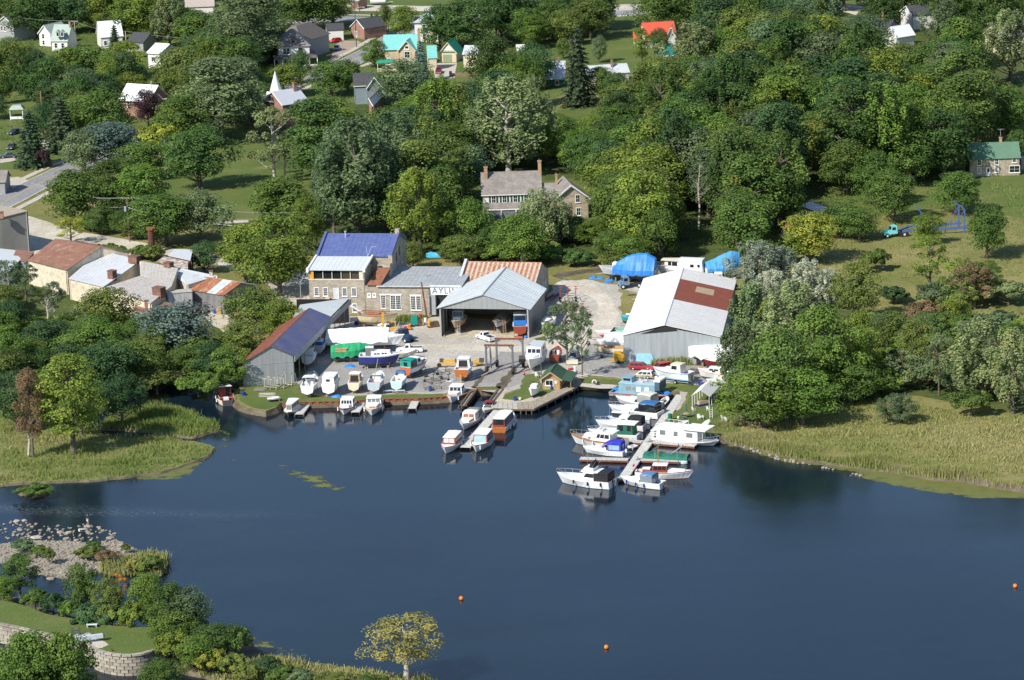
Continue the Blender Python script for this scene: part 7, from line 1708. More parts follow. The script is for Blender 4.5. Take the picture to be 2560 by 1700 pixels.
machine('green_generator','green wheeled generator trailer beside the workshop doorway','generator',1036,816,.1,[('housing',TEAL,lambda m:m.box(-.7,.7,-.6,.6,.5,2.2,tx=.15)),('wheel',BLACK,whl(-.6,-.65,.3)),('drawbar',RUST,lambda m:m.box(.7,1.8,-.1,.1,.35,.5)),('side_panel',DGREY,lambda m:m.box(.5,1.2,-.5,.5,.5,1.5))])
machine('cable_drum','brown cable drum between the green generator and yellow engine','cable drum',1052,814,.2,[('flange',WOODT,lambda m:m.tube((0,-.45,.65),(0,-.35,.65),.65,n=14)),('flange',WOODT,lambda m:m.tube((0,.35,.65),(0,.45,.65),.65,n=14)),('core',RUST,lambda m:m.tube((0,-.35,.65),(0,.35,.65),.35,n=10))])
machine('yellow_engine','rusty yellow engine block on a skid left of the open shed','engine',1080,818,.3,[('block',YELL,lambda m:m.box(-.7,.2,-.5,.5,.3,1.4,tx=.1)),('gearbox',M('oily_brown',(.12,.08,.05),.6),lambda m:m.box(.2,1.5,-.6,.6,.2,1.1,tx=.2)),('skid',RUST,lambda m:m.box(-.9,1.7,-.6,.6,0,.25)),('flywheel',DGREY,lambda m:m.tube((-.2,-.6,.8),(-.2,-.5,.8),.45,n=12))])
machine('mobile_crane','yellow crane mast on a small yellow carriage behind the shrink-wrapped boat','crane',959,836,0,[('mast',YELL,lambda m:m.box(-.22,.22,-.2,.2,0,4.4)),('carriage',YELL,lambda m:m.box(.6,2.6,-.6,.6,.6,1.2,tx=.1)),('arm',YELL,lambda m:m.box(1.5,2.5,-.12,.12,2.4,2.6)),('arm_post',YELL,lambda m:m.box(2.3,2.5,-.1,.1,1.2,2.5)),('wheel',BLACK,whl(1.0,-.7,.4)),('counterweight',YELL,lambda m:m.box(2.2,3.4,-.5,.5,.9,1.5))])
machine('red_mower','red machinery parts heaped above the dark blue lorry','machine parts',1008,826,0,[('red_casing',RED,lambda m:m.box(-.8,-.1,-.3,.3,.3,.8)),('red_casing',RED,lambda m:m.box(.2,.8,-.3,.3,.3,.8)),('orange_flap',ORANGE,lambda m:m.hexa([(.9,-.3,.3),(1.7,-.3,.2),(1.7,.3,.2),(.9,.3,.3),(.9,-.3,1.0),(1.2,-.3,1.1),(1.2,.3,1.1),(.9,.3,1.0)])),('frame',DGREY,lambda m:m.tube((-1,-.3,.2),(1.8,.3,.3),.08))])
def drum(label,px,py,mat,h=.9,r=.3,lie=False,name='oil_drum',cat='barrel'):
 x,y,z=gp(px,py);t=thing(name,label,cat,(x,y,z+.03),rnd.uniform(0,3))
 m=MB()
 if lie:m.tube((-h/2,0,r),(h/2,0,r),r,n=12)
 else:
  m.tube((0,0,0),(0,0,h),r,n=12)
 m.build('body',mat,t)
 m=MB()
 for q in(.33,.66):(m.tube((0,0,h*q-.015),(0,0,h*q+.015),r*1.05,n=12)if not lie else m.tube((h*(q-.5)-.015,0,r),(h*(q-.5)+.015,0,r),r*1.05,n=12))
 m.build('hoop',mat,t);return t
BDR=M('drum_blue',(.02,.05,.25),.45)
drum('blue barrel beside the dark timber cradle near the sea wall',1076,978,BDR)
drum('blue barrel in front of the wooden hut',1380,974,BDR)
drum('blue barrel on the grass corner of the lift slip',1288,1002,BDR,.8)
drum('blue barrel below the bow of the white and blue cruiser',1649,953,BDR)
drum('white barrel left of the blue one below the white and blue cruiser',1641,952,WHITE,.8)
drum('red barrel by the workshop wall',1052,798,RED,1.0,.33)
drum('white upright tank left of the open shed',1064,812,WHITE,1.4,.3)
drum('white tall gas bottle behind the hut porch',1438,936,WHITE,1.6,.25,name='gas_bottle')
drum('bright blue barrel in front of the striped shed',536,784,M('drum_bright_blue',(.02,.15,.5),.45))
drum('white container behind the red sports car',515,776,WHITE,1.1,.4)
drum('dark blue drum in the shed shade near the stone mill',891,812,BDR,.8,.4)
drum('green bin on the bank beside the main dock',1675,1051,M('bin_green',(.01,.16,.08),.5),1.2,.35,name='bin',cat='bin')
drum('blue oil drum lying by the red tug mooring',609,988,BDR,.9,.35,True)
drum('pale tub right of the blue barrel on the slip corner',1300,1000,OFFW,.45,.3,name='tub',cat='tub')
drum('white bucket on the grass between dock and picnic table',1696,1046,WHITE,.35,.2,name='bucket',cat='bucket')
drum('dark tyre-like coil on the grass near the marquee',1727,963,DGREY,.2,.45,name='rope_coil',cat='rope coil')
drum('worn tyre lying in front of the teal canopy cruiser',1065,942,BLACK,.25,.4,name='loose_tyre',cat='tyre')  # loose tyre, drawn as a short black drum
drum('tyre lying between navy yacht and the front row',960,919,BLACK,.25,.45,name='loose_tyre',cat='tyre')
x,y,z=gp(548,785);t=thing('crate_stack','cardboard crates by the striped shed wall','crates',(x,y,z));m=MB();m.box(-.6,.5,-.5,.5,0,1.0);m.box(-.3,.5,-.4,.3,1.0,1.5);m.build('crate',WOODT,t)
def tarp(label,px,py,r,mat=BLUE):
 x,y,z=gp(px,py);m=MB();k=12;vs=[(0,0,r*.34)]
 rr=random.Random(int(px+py))
 for j,(q,zz)in enumerate(((.4,.32),(.75,.22),(1.0,.0))):
  for i in range(k):a=2*PI*i/k;e=rr.uniform(.75,1.2);vs.append((r*q*e*math.cos(a),r*q*e*.8*math.sin(a),r*zz*rr.uniform(.6,1.5)))
 fs=[(0,1+i,1+(i+1)%k)for i in range(k)]+[(1+j*k+i,1+(j+1)*k+i,1+(j+1)*k+(i+1)%k,1+j*k+(i+1)%k)for j in range(2)for i in range(k)]
 m.add(vs,fs);o=m.build('tarpaulin',mat,None,(x,y,z+.02));tag(o,label,'tarpaulin');return o
tarp('crumpled blue tarpaulin on the gravel left of the navy yacht',875,917,1.1)
tarp('blue tarpaulin heap at the foot of the blue-covered boat',1525,704,1.3);tarp('smaller blue tarpaulin scrap left of the heap',1482,695,.9);tarp('blue tarpaulin scrap by the keel of the big covered boat',1500,696,.9)
tarp('blue sheet on the ground under the aft-cabin boat',840,992,1.0);tarp('grey mesh heap beside the trailer skeletons',1128,952,1.1,M('mesh_grey',(.4,.41,.42),.8,bmp=.5));tarp('navy tarpaulin in front of the marquee side',1752,960,.9,NAVY)
tarp('blue and green tarpaulin hidden in bushes behind the workshop',1088,640,2.2,M('cyan_tarp',(.06,.35,.55),.5));tarp('blue scrap on the workshop roof edge',1008,690,.6)
tarp('black netting draped under the white shrink-wrapped boat',1735,932,1.8,M('black_net',(.1,.1,.1),.9));tarp('blue heap on the gravel by the left pavement bank',612,990,.5,NAVY)
def ladder(label,px,py,h,rz,mat=WHITE,lean=.5):
 x,y,z=gp(px,py);t=thing('ladder',label,'ladder',(x,y,z+.02),rz);m=MB()
 for s in(-.25,.25):m.tube((s,0,0),(s,lean,h),.04,n=4)
 m.build('rail',mat,t);m=MB()
 for i in range(1,int(h/.3)):f=i*.3/h;m.tube((-.25,lean*f,h*f),(.25,lean*f,h*f),.03,n=4)
 m.build('rungs',mat,t);return t
ladder('white stepladder against the side of the navy yacht',916,923,2.3,0);ladder('silver ladder below the bow of the beige boat in the shed',1147,840,2.2,0,LGREY);ladder('long wooden ladder against the middle boat in the open shed',1262,838,3.4,.1,WOODT,1.0)
ladder('white ladder at the stern of the open-cockpit cabin boat',884,984,1.5,0,OFFW);ladder('dark ladder leaning at the right corner of the grey shed',742,975,3.0,.4,WOODG,1.2);ladder('white ladder standing on the grass right of the picnic table',1778,1046,2.0,0)
# yard lamp, poles and wires
def pole(label,px,py,h,lean=(0,0),mat=POLEW,arm=None,cross=None,r=.16,name='utility_pole',cat='utility pole',transformer=False,zz=None):
 x,y,z=gp(px,py)if zz is None else gp(px,py,0,zz);t=thing(name,label,cat,(x,y,z));m=MB();m.tube((0,0,-.3),(lean[0],lean[1],h),r,r*.7,n=8);m.build('pole',mat,t)
 if cross:
  for cz in cross:m=MB();m.box(lean[0]-1.2,lean[0]+1.2,lean[1]-.08,lean[1]+.08,h-cz-.12,h-cz);m.build('crossarm',mat,t);m=MB();[m.tube((lean[0]+i,lean[1],h-cz),(lean[0]+i,lean[1],h-cz+.22),.06,n=5)for i in(-1.0,-.4,.4,1.0)];m.build('insulators',LGREY,t)
 if arm:m=MB();m.path([(lean[0],lean[1],h-arm[2]),(lean[0]+arm[0]*.5,lean[1],h-arm[2]+arm[1]),(lean[0]+arm[0],lean[1],h-arm[2]+arm[1])],.06,5);m.build('lamp_arm',LGREY,t);m=MB();m.box(lean[0]+arm[0]-.1,lean[0]+arm[0]+.6,-.15,.15,h-arm[2]+arm[1]-.1,h-arm[2]+arm[1]+.08);m.build('lamp_head',LGREY,t)
 if transformer:m=MB();m.tube((lean[0]-.4,-.3,h-3.0),(lean[0]-.4,-.3,h-1.9),.3,n=10);m.build('transformer',WHITE if transformer==1 else GREY,t)
 return Vector((x+lean[0],y+lean[1],z+h))
P1=pole('grey utility pole with transformers beside the gravel road',324,604,10.0,cross=(.1,),transformer=2)
P2=pole('bare orange-brown pole at the upper left beside the conifer',109,342,12.2,mat=M('new_pole',(.36,.19,.09),.85))
P3=pole('pale street lamp pole with curved arm near the purple tree',383,290,9.6,mat=CONC,arm=(3.4,.5,5.5),r=.14,name='street_lamp',cat='street lamp')
P4=pole('utility pole with white transformer left of the blue-roofed mill',781,616,8.0,cross=(2.4,),transformer=1)
P5=pole('tall dark utility pole on the pavement by the brick cottage',891,118,14.5,mat=M('dark_pole',(.1,.09,.08),.9),arm=(2.4,.6,3.0))
P6=pole('tall dark utility pole behind the traffic barrels',971,80,10.5,mat=M('dark_pole',None),arm=(1.2,.4,1.5))
P7=pole('thin lamp post in front of the porch house drive',857,148,5.5,mat=GREY,r=.1,name='lamp_post',cat='lamp post');P8=pole('grey pole in front of the porch house',735,135,7.5,mat=GREY,r=.12)
P9=pole('thin metal lamp post left of the wooden hut',1356,972,8.0,(-.2,0),STEELB,r=.09,name='lamp_post',cat='lamp post')
P10=pole('grey lamp post behind the long shed',753,762,5.0,mat=GREY,r=.1,name='lamp_post',cat='lamp post',arm=(1.2,.9,.3))
P11=pole('brown leaning mast post at the workshop front',1068,796,7.6,(-.9,0),RUST,r=.2,name='mast_post',cat='post')
P12=pole('grey pole at the upper left among the trees below the conifer',186,310,6.0,mat=GREY,r=.1)
P13=pole('utility pole right of the mint house',190,116,8.0,mat=M('tan_pole',(.4,.34,.26),.9),cross=(.2,));P14=pole('short utility pole left of the white house roof',316,118,5.0,mat=CONC);P15=pole('slim black pole on the gravel lot at the top middle',1584,40,9.0,mat=DGREY,r=.08)
P16=pole('far utility pole at the top edge left of the white tank',911,12,6.0,mat=GREY,r=.08);pole('short brown post at the street corner',899,30,2.0,mat=RUST)
ss=gp(904,158);sg=thing('street_sign','green street name sign on a slim post at the kerb','street sign',ss);m=MB();m.tube((0,0,0),(0,0,2.6),.04,n=5);m.build('post',GREY,sg);m=MB();m.box(-.6,.6,-.02,.02,2.2,2.6);m.build('plate',TEAL,sg)
def wire(label,a,b,sag=1.0,r=.03,mat=GREY):
 m=MB();pts=[a.lerp(b,i/14)-Vector((0,0,sag*4*(i/14)*(1-i/14)))for i in range(15)]
 m.path(pts,r,4);o=m.build('overhead_wire',mat);tag(o,label,'wire','overhead wires');return o
off=lambda p,x,z:p+Vector((x,0,z))
LFT=Vector((*ray(90,470,8.0),8.0))
WIRE=M('wire_grey',(.45,.45,.44),.5);INS=M('insulated_cable',(.6,.6,.58),.5)
wire('uppermost wire running left from the grey pole by the gravel road',off(P1,-1,.1),off(LFT,-1,1.2),1.2,.025,WIRE);wire('second wire running left from the grey pole by the gravel road',off(P1,.4,.1),off(LFT,.4,1.0),1.5,.025,WIRE);wire('lowest wire running left from the grey pole by the gravel road',off(P1,0,-2.0),off(LFT,0,-1.5),1.3,.025,WIRE)
wire('thick pale cable sagging from the grey pole towards the mill',off(P1,0,-2.2),off(P4,-1.0,-3.2),1.8,.06,INS);wire('thin wire from the grey pole crossarm to the mill pole',off(P1,1,.1),off(P4,0,-.2),1.4,.025,WIRE);wire('second thin wire from the grey pole to the mill pole',off(P1,0,-1.6),off(P4,.5,-1.0),1.9,.025,WIRE)
wire('wire from the mint house pole to the far left',off(P13,0,0),Vector((*ray(-20,55,9),12)),.8,.025,WIRE);wire('wire from the mint house pole to the short pole',off(P13,0,-.1),off(P14,0,0),1.0,.025,WIRE);wire('wire running right from the short pole behind the white house',off(P14,0,0),Vector((*ray(660,105,9),11)),1.6,.025,WIRE)
wire('wire from the pale street lamp pole down to the trees',off(P3,0,-1.5),Vector((*ray(430,262,7),7)),.6,.03,WIRE);wire('wire crossing in front of the porch house',off(P8,0,-1.0),Vector((*ray(560,100,9),10)),1.2,.03,WIRE);wire('wire from the bare orange-brown pole to the right',off(P2,0,-.2),off(P12,0,1.5),1.0,.03,WIRE)
# hut surroundings
def chair(label,px,py,rz,mat=WHITE,z0=0.1,group=None,proto=[None]):
 x,y,z=gp(px,py)
 if proto[0]is None:
  t=thing('garden_chair',label,'chair',(x,y,z+z0),rz,group);proto[0]=t
  m=MB();m.box(-.25,.25,-.25,.25,.36,.41);m.build('seat',mat,t)
  m=MB();m.hexa([(-.25,.22,.4),(.25,.22,.4),(.25,.27,.4),(-.25,.27,.4),(-.22,.42,.98),(.22,.42,.98),(.22,.46,.98),(-.22,.46,.98)]);m.build('backrest',mat,t)
  for a_ in(-.23,.23):
   for b_ in(-.22,.22):m=MB();m.tube((a_,b_,0),(a_,b_,.37),.03,n=4);m.build('leg',mat,t)
   m=MB();m.box(a_-.04,a_+.04,-.25,.28,.58,.62);m.build('armrest',mat,t)
 else:
  t=copy_tree(proto[0]);t.location=(x,y,z+z0);t.rotation_euler=(0,0,rz);t['label']=label
  if group:t['group']=group
 return t
chair('nearest white garden chair on the hut porch deck',1409,960,1.9,group='white garden chairs by the hut');chair('middle white garden chair on the hut porch deck',1416,953,1.9,group='white garden chairs by the hut');chair('farthest white garden chair beyond the porch by the flowers',1433,947,2.6,group='white garden chairs by the hut')
chair('white garden chair on the grass left of the thin lamp post',1342,945,.5);chair('white garden chair under the edge of the marquee',1771,1028,2.5,z0=.04);chair('reclining white garden chair on the left shore grass',700,975,1,z0=.04)if False else None
chair('white chair by the stone bank at the tree edge',1808,1051,2,z0=.04);chair('white chair beside the first one at the tree edge',1816,1055,2.6,z0=.04);chair('white chair lying by the umbrella group, left one',1748,1050,.4,z0=.04);chair('white chair lying by the umbrella group, right one',1756,1048,1.4,z0=.04)
chair('grey-green reclining chair at the marquee corner',1735,1030,2.2,z0=.04)
x,y,z=gp(1716,1044);pu=thing('picnic_table','round picnic table with closed dark umbrella on the grass by the dock','picnic table',(x,y,z+.04))
m=MB();m.tube((0,0,.7),(0,0,.76),.6,n=12);m.build('table_top',WOODT,pu);m=MB();m.tube((0,0,0),(0,0,2.6),.03);m.build('umbrella_pole',WOODT,pu);m=MB();m.tube((0,0,1.2),(0,0,2.7),.16,.03,n=8);m.build('umbrella',M('umbrella_teal',(.02,.12,.14),.8),pu)
for a_ in(.4,2.3,4.2):m=MB();m.box(math.cos(a_)*1.1-.3,math.cos(a_)*1.1+.3,math.sin(a_)*1.1-.25,math.sin(a_)*1.1+.25,.35,.45);m.tube((math.cos(a_)*1.1,math.sin(a_)*1.1,0),(math.cos(a_)*1.1,math.sin(a_)*1.1,.35),.05);m.build('stool',M('bench_slate',(.1,.16,.24),.7),pu)
# marquee
a=gp(1731,1018);b=gp(1774,1019);ang=math.atan2(b[1]-a[1],b[0]-a[0]);Lm=math.hypot(b[0]-a[0],b[1]-a[1])
mq=thing('marquee','white open-sided peaked marquee on the grass under the trees','marquee',(a[0],a[1],1.04),ang-.08)
dm=7.5;sh_=1.9
for i in range(5):
 for s in(0,Lm):m=MB();f=i/4;m.tube((s+sh_*f*.0,dm*f,0),(s,dm*f,2.1),.05,n=5);m.build('post',WHITE,mq)
for q,nm in(([(0-.15,dm,2.05),(-.15,0,2.05),(Lm/2,0,3.2),(Lm/2,dm,3.2)],'roof'),([(Lm+.15,0,2.05),(Lm+.15,dm,2.05),(Lm/2,dm,3.2),(Lm/2,0,3.2)],'roof')):m=MB();m.slab(q,0,1,0,1,0,.03);m.build(nm,WHITE,mq)
x,y,z=gp(1757,1013);t=thing('covered_bike','tan and blue tarped bundle under the marquee','tarped bundle',(x,y,z+.04),.6);m=MB();m.box(-1.2,1.2,-.5,.5,.35,.9,tx=.2,ty=.15);m.build('cover',M('tan_cover',(.35,.27,.2),.8),t);m=MB();m.box(-1.3,1.3,-.6,.6,0,.35);m.build('base',NAVY,t)
x,y,z=gp(1311,962);t=thing('marker_float','red round float on a thin green post left of the lamp post','float',(x,y,z+.04));m=MB();m.tube((0,0,0),(0,0,2.0),.03,n=4);m.build('post',TEAL,t);m=MB();m.ball((0,0,2.1),.28);m.build('float',RED,t)
for i,(px,py,mt,lab)in enumerate(((1421,944,M('plum_cloth',(.25,.03,.1),.7),'plum cloth draped on a table on the hut porch'),(1429,932,RED,'red banner cloth at the back corner of the hut'))):
 x,y,z=gp(px,py);t=thing('draped_table',lab,'table',(x,y,z+.1),.3);m=MB();m.box(-.6,.6,-.35,.35,.5,.8,tx=.05);m.build('cloth',mt,t);m=MB();[m.tube((u,0,0),(u,0,.5),.03,n=4)for u in(-.5,.5)];m.build('legs',DGREY,t)
x,y,z=gp(1432,912);t=thing('ice_box','pale concrete planter box behind the hut beside the tree trunk','planter',(x,y,z+.03));m=MB();m.box(-1.2,1.0,-.5,.5,.2,.9);m.build('box',OFFW,t);m=MB();m.box(-1.0,-.8,-.4,.4,0,.2);m.box(.6,.8,-.4,.4,0,.2);m.build('foot',CONC,t)
x,y,z=gp(1468,930);t=thing('bicycle_rack','looped white metal bicycle rack by the tall tree','bicycle rack',(x,y,z+.03),.4)
for i in range(3):m=MB();m.path([(i*.5,0,0),(i*.5,0,.8),(i*.5+.25,0,1.0),(i*.5+.4,0,.8),(i*.5+.4,0,0)],.035,4);m.build('hoop',WHITE,t)
# bench pair at the sea wall, scattered timber
for(px,py,lab)in((971,984,'left grey timber trestle on the gravel above the sea wall'),(1000,984,'right grey timber trestle on the gravel above the sea wall')):
 x,y,z=gp(px,py);t=thing('trestle',lab,'trestle',(x,y,z+.03),.02);m=MB();m.box(-.95,.95,-.25,.25,.5,.62);m.build('top',LGREY,t);m=MB();[m.box(u-.04,u+.04,-.2,.2,0,.5)for u in(-.85,.85)];m.build('leg',GREY,t)
rr=random.Random(5)
def plank_pile(label,px,py,n,L_,rz,mat,spread=1.0):
 x,y,z=gp(px,py);t=thing('plank_pile',label,'timber pile',(x,y,z+.03),rz)
 for i in range(n):
  m=MB();l=L_*rr.uniform(.7,1);yy=rr.uniform(-spread,spread);zz=(i%4)*.09;a_=rr.uniform(-.15,.15)
  m.hexa([(-l/2,yy-.1-a_,zz),(l/2,yy-.1+a_,zz),(l/2,yy+.1+a_,zz),(-l/2,yy+.1-a_,zz),(-l/2,yy-.1-a_,zz+.07),(l/2,yy-.1+a_,zz+.07),(l/2,yy+.1+a_,zz+.07),(-l/2,yy+.1-a_,zz+.07)]);m.build('plank',mat,t)
plank_pile('loose pile of bleached boards in front of the grey shed',668,990,9,3.4,.05,M('bleached_wood',None));plank_pile('heap of old boards at the left end of the grey shed front',650,976,7,2.6,-.1,WOODG)
plank_pile('jumbled timber stacked along the cream yacht hull',960,790,12,6.0,-.25,M('bleached_wood',None),1.2);plank_pile('red-painted beams right of the cream yacht hull',1020,799,4,6.0,0.02,RED,.4)
plank_pile('rusty beams stacked against the striped-roof building',1382,745,9,6.5,1.2,M('red_beams',(.2,.05,.04),.7),.8);plank_pile('grey pallets left of the barn roof',1578,738,6,1.8,.2,WOODG,.6);plank_pile('pale stones and boards beside the pallets',1590,752,5,1.8,0,CONC,.6)
plank_pile('driftwood branches at the creek mouth',345,948,5,3.5,.3,M('bleached_wood',None),1.2);plank_pile('orange boards leaning at the left post of the open shed',1112,840,3,1.6,1.4,WOODT,.3);plank_pile('red-brown machine beams in front of the middle shed bay',1212,836,5,2.2,.9,M('red_steel',None),.5)
plank_pile('mixed scrap behind the barn between the frames',1690,704,10,5.0,.1,RUST,1.5);plank_pile('white pipes bundled beside the porch of the hut',1452,945,6,3.6,.45,WHITE,.6)
x,y,z=gp(1318,842);t=thing('work_table','work table with red and blue tubs at the right post of the open shed','work table',(x-1.2,y,z+.03));m=MB();m.box(-1.6,1.4,-.4,.4,.85,.93);m.build('table_top',WOODT,t);m=MB();[m.box(u-.04,u+.04,-.35,.35,0,.85)for u in(-1.4,1.2)];m.build('leg',WOODT,t);m=MB();m.ball((.9,-1.0,.25),.38,sz=.7);m.build('blue_tub',BLUE,t);m=MB();m.box(-1.0,.3,-1.3,-.5,0,.35);m.build('red_crate',M('pinkish',(.5,.15,.12),.6),t)
# traffic barrels far up the street
for i,(px,py)in enumerate(((937,68),(940,58),(948,62),(951,70),(964,56),(937,54))):
 drum(f'{["lowest left", "middle left", "centre", "lowest right", "rightmost", "topmost left"][i]} orange traffic barrel by the street corner',px,py,ORANGE,1.1,.35,name='traffic_barrel')
x,y,z=gp(1500,254);t=thing('lawn_furniture','white patio chairs and orange chair by the conifer clearing','patio set',(x,y,z));m=MB();m.box(-1.6,0,-.4,.4,.4,1.1);m.build('white_chair',WHITE,t);m=MB();m.box(-2.2,-1.5,-.8,-.2,.3,.9);m.build('orange_chair',ORANGE,t)
x,y,z=gp(1364,222);t=thing('garden_tractor','red garden tractor beside the green cottage','garden tractor',(x,y,z));m=MB();m.box(-.9,.4,-.4,.4,.4,.9,tx=.1);m.build('bonnet',RED,t);m=MB();m.tube((.5,-.45,.45),(.5,.45,.45),.45,n=10);m.tube((-.6,-.4,.28),(-.6,.4,.28),.28,n=10);m.build('wheels',BLACK,t)
# red-white lifering on the landing
x,y,z=gp(1486,962);t=thing('life_ring','white horseshoe life ring standing on the landing edge','life ring',(x,y,z+.06));m=MB()
for i in range(11):a0,a1=-.4+i*.36,-.4+(i+1)*.36;m.tube((.38*math.cos(a0),0,.45+.42*math.sin(a0)),(.38*math.cos(a1),0,.45+.42*math.sin(a1)),.1,n=6)
m.build('ring',WHITE,t)
# ------------------------------------------------------------------ docks, sea wall, slip piers
DOCKM=M('dock_boards',(.52,.51,.48),.85,var=.15,scale=1.5,stain=(.3,.29,.26),stain_amt=.3)
DOCKW=M('old_deck_boards',(.34,.29,.22),.9,var=.25,scale=1.5,stain=(.2,.17,.13),stain_amt=.35)
def dock(label,p0,p1,W_,zt=.55,sec=3.0,mat=DOCKM,plank=False,name='dock',dark=RUST,piles=True,z0=None):
 a=ray(*p0,zt);b=ray(*p1,zt);ang=math.atan2(b[1]-a[1],b[0]-a[0]);L_=math.hypot(b[0]-a[0],b[1]-a[1])
 t=thing(name,label,'dock',(a[0],a[1],0),ang);n=max(1,round(L_/sec))
 for i in range(n):
  x0,x1=L_*i/n+.02,L_*(i+1)/n-.02
  m=MB();m.box(x0,x1,-W_/2,W_/2,zt-.08,zt+rnd.uniform(-.01,.01));pn=m.build('deck_panel',mat,t)
  m=MB();k=int((x1-x0)/.3)
  for j in range(k):xx=x0+(x1-x0)*(j+.5)/k;m.box(xx-.125,xx+.125,-W_/2+.04,W_/2-.04,zt+.012,zt+.035)
  o=m.build('boards',mat,pn);o['kind']='stuff'
 for s in(-1,1):m=MB();m.box(0,L_,s*(W_/2-.06)-.06,s*(W_/2-.06)+.06,zt-.42,zt-.08);m.build('side_joist',dark,t)
 if piles:
  for i in range(0,n+1,2):
   for s in(-1,1):m=MB();m.tube((L_*i/n,s*(W_/2+.08),-1),(L_*i/n,s*(W_/2+.08),zt+.25),.07,n=6);m.build('pile',STEELB,t)
 m=MB();[m.box(L_*(i+.5)/n-.4,L_*(i+.5)/n+.4,-W_*.4,W_*.4,-.25,zt-.12)for i in range(n)];m.build('float',DARKIN,t)
 return t
dock('long straight main dock running out from the grass bank',(1704,984),(1558,1195),1.75)
dock('inner cross dock branching right beside the big houseboat',(1620,1103),(1740,1113),1.5);dock('inner cross dock stub branching left of the main dock',(1608,1104),(1570,1102),1.5)
dock('outer cross dock branching right below the green pontoon cover',(1592,1148),(1698,1151),1.4);dock('outer cross dock branching left of the main dock',(1572,1148),(1450,1145),1.4)
dock('end platform of the main dock',(1545,1196),(1580,1194),1.4)
dock('centre dock between the two rows of moored cruisers',(1251,1020),(1163,1118),1.9);dock('finger dock right of the white flat-roofed cruiser',(771,1003),(748,1035),1.6,sec=1.6);dock('finger dock between the two middle cruisers',(907,1000),(888,1030),1.6,sec=1.6)
dock('lone finger dock with pale boards sticking out from the sea wall',(1041,996),(1030,1021),1.5,sec=1.6)
# lift slip rails
for lab,p0,p1 in(('left timber runway of the lift slip',(1184,975),(1158,1011)),('right timber runway of the lift slip',(1252,972),(1222,1010))):
 a=ray(*p0,1.1);b=ray(*p1,1.1);ang=math.atan2(b[1]-a[1],b[0]-a[0]);L_=math.hypot(b[0]-a[0],b[1]-a[1]);t=thing('slip_runway',lab,'slip runway',(a[0],a[1],0),ang)
 for s in(-.45,.45):m=MB();m.box(0,L_,s-.2,s+.2,.75,1.12);m.build('beam',M('tarred_timber',(.1,.075,.055),.85,var=.4,scale=2),t)
 m=MB();m.box(0,L_,-.22,.22,.8,.95);m.build('deck_strip',WOODG,t)
 for i in range(5):
  for s in(-.5,.5):m=MB();m.tube((L_*(i+.3)/5,s,-1),(L_*(i+.3)/5,s,.8),.16,n=6);m.build('pile',M('tarred_timber',None),t)
  # steel sheet piles
PILE=M('sheet_pile',(.27,.1,.05),.8,var=.25,scale=1.2,stain=(.13,.06,.04),stain_amt=.45,streak=True)
def piles(label,px,z1=1.06,name='sea_wall',w_=1.25):
 pts=px2w(px,1.0);t=thing(name,label,'sea wall',(*pts[0],0))
 for a,b in zip(pts,pts[1:]):
  L_=math.hypot(b[0]-a[0],b[1]-a[1]);n=max(1,round(L_/w_));ang=math.atan2(b[1]-a[1],b[0]-a[0])
  for i in range(n):
   m=MB();x0,x1=L_*i/n,L_*(i+1)/n;g=(x1-x0)/4;hh=z1+rnd.uniform(-.03,.02)
   m.box(x0+.01,x0+g,-.12,0,-1,hh);m.box(x0+g,x0+2*g,-.26,-.12,-1,hh-.01);m.box(x0+2*g,x0+3*g,-.26,-.12,-1,hh-.01);m.box(x0+3*g,x1-.02,-.12,0,-1,hh)
   o=m.build('sheet_pile',PILE,t);c,s=math.cos(ang),math.sin(ang);o.location=(a[0]-pts[0][0]+s*.1,a[1]-pts[0][1]-c*.1,0);o.rotation_euler=(0,0,ang)
  m=MB();m.box(0,L_,-.3,.05,z1+.0,z1+.1);o=m.build('capping',PILE,t);o.location=(a[0]-pts[0][0]+math.sin(ang)*.1,a[1]-pts[0][1]-math.cos(ang)*.1,0);o.rotation_euler=(0,0,ang)
piles('rust-red steel sheet pile wall along the marina front',WALL1);piles('short rust-red sheet pile wall at the head of the lift slip',WALL2)
# deck walk by the hut
wk=thing('board_walk','weathered board walk rising from the slip corner past the hut','board walk',(*ray(1290,1012,1.1),0))
bx=wk.location
outer=px2w([(1232,1018),(1295,1021),(1336,1021),(1398,990),(1443,967),(1456,955)],1.1);inner=px2w([(1234,1006),(1292,1006),(1334,1002),(1390,974),(1428,958),(1446,946)],1.1)
for i in range(5):
 o0,o1,i0,i1=outer[i],outer[i+1],inner[i],inner[i+1];L_=math.hypot(o1[0]-o0[0],o1[1]-o0[1]);n=max(2,int(L_/.9))
 for j in range(n):
  f0,f1=(j+.03)/n,(j+.97)/n;l=lambda a,b,f:(a[0]+(b[0]-a[0])*f-bx.x,a[1]+(b[1]-a[1])*f-bx.y)
  A_,B_,C_,D_=l(o0,o1,f0),l(o0,o1,f1),l(i0,i1,f1),l(i0,i1,f0);m=MB();zt=1.12+rnd.uniform(-.015,.015)
  m.hexa([(*A_,.95),(*B_,.95),(*C_,.95),(*D_,.95),(*A_,zt),(*B_,zt),(*C_,zt),(*D_,zt)]);m.build('plank',DOCKW if i else CONC,wk)
 m=MB();A_,B_=l(o0,o1,0),l(o0,o1,1);m.tube((*A_,.8),(*B_,.8),.2,n=4);m.build('edge_beam',M('tarred_timber',None),wk)
 for j in range(3):q=l(o0,o1,(j+.5)/3);m=MB();m.tube((*q,-1),(*q,.9),.14,n=6);m.build('pile',M('tarred_timber',None),wk)
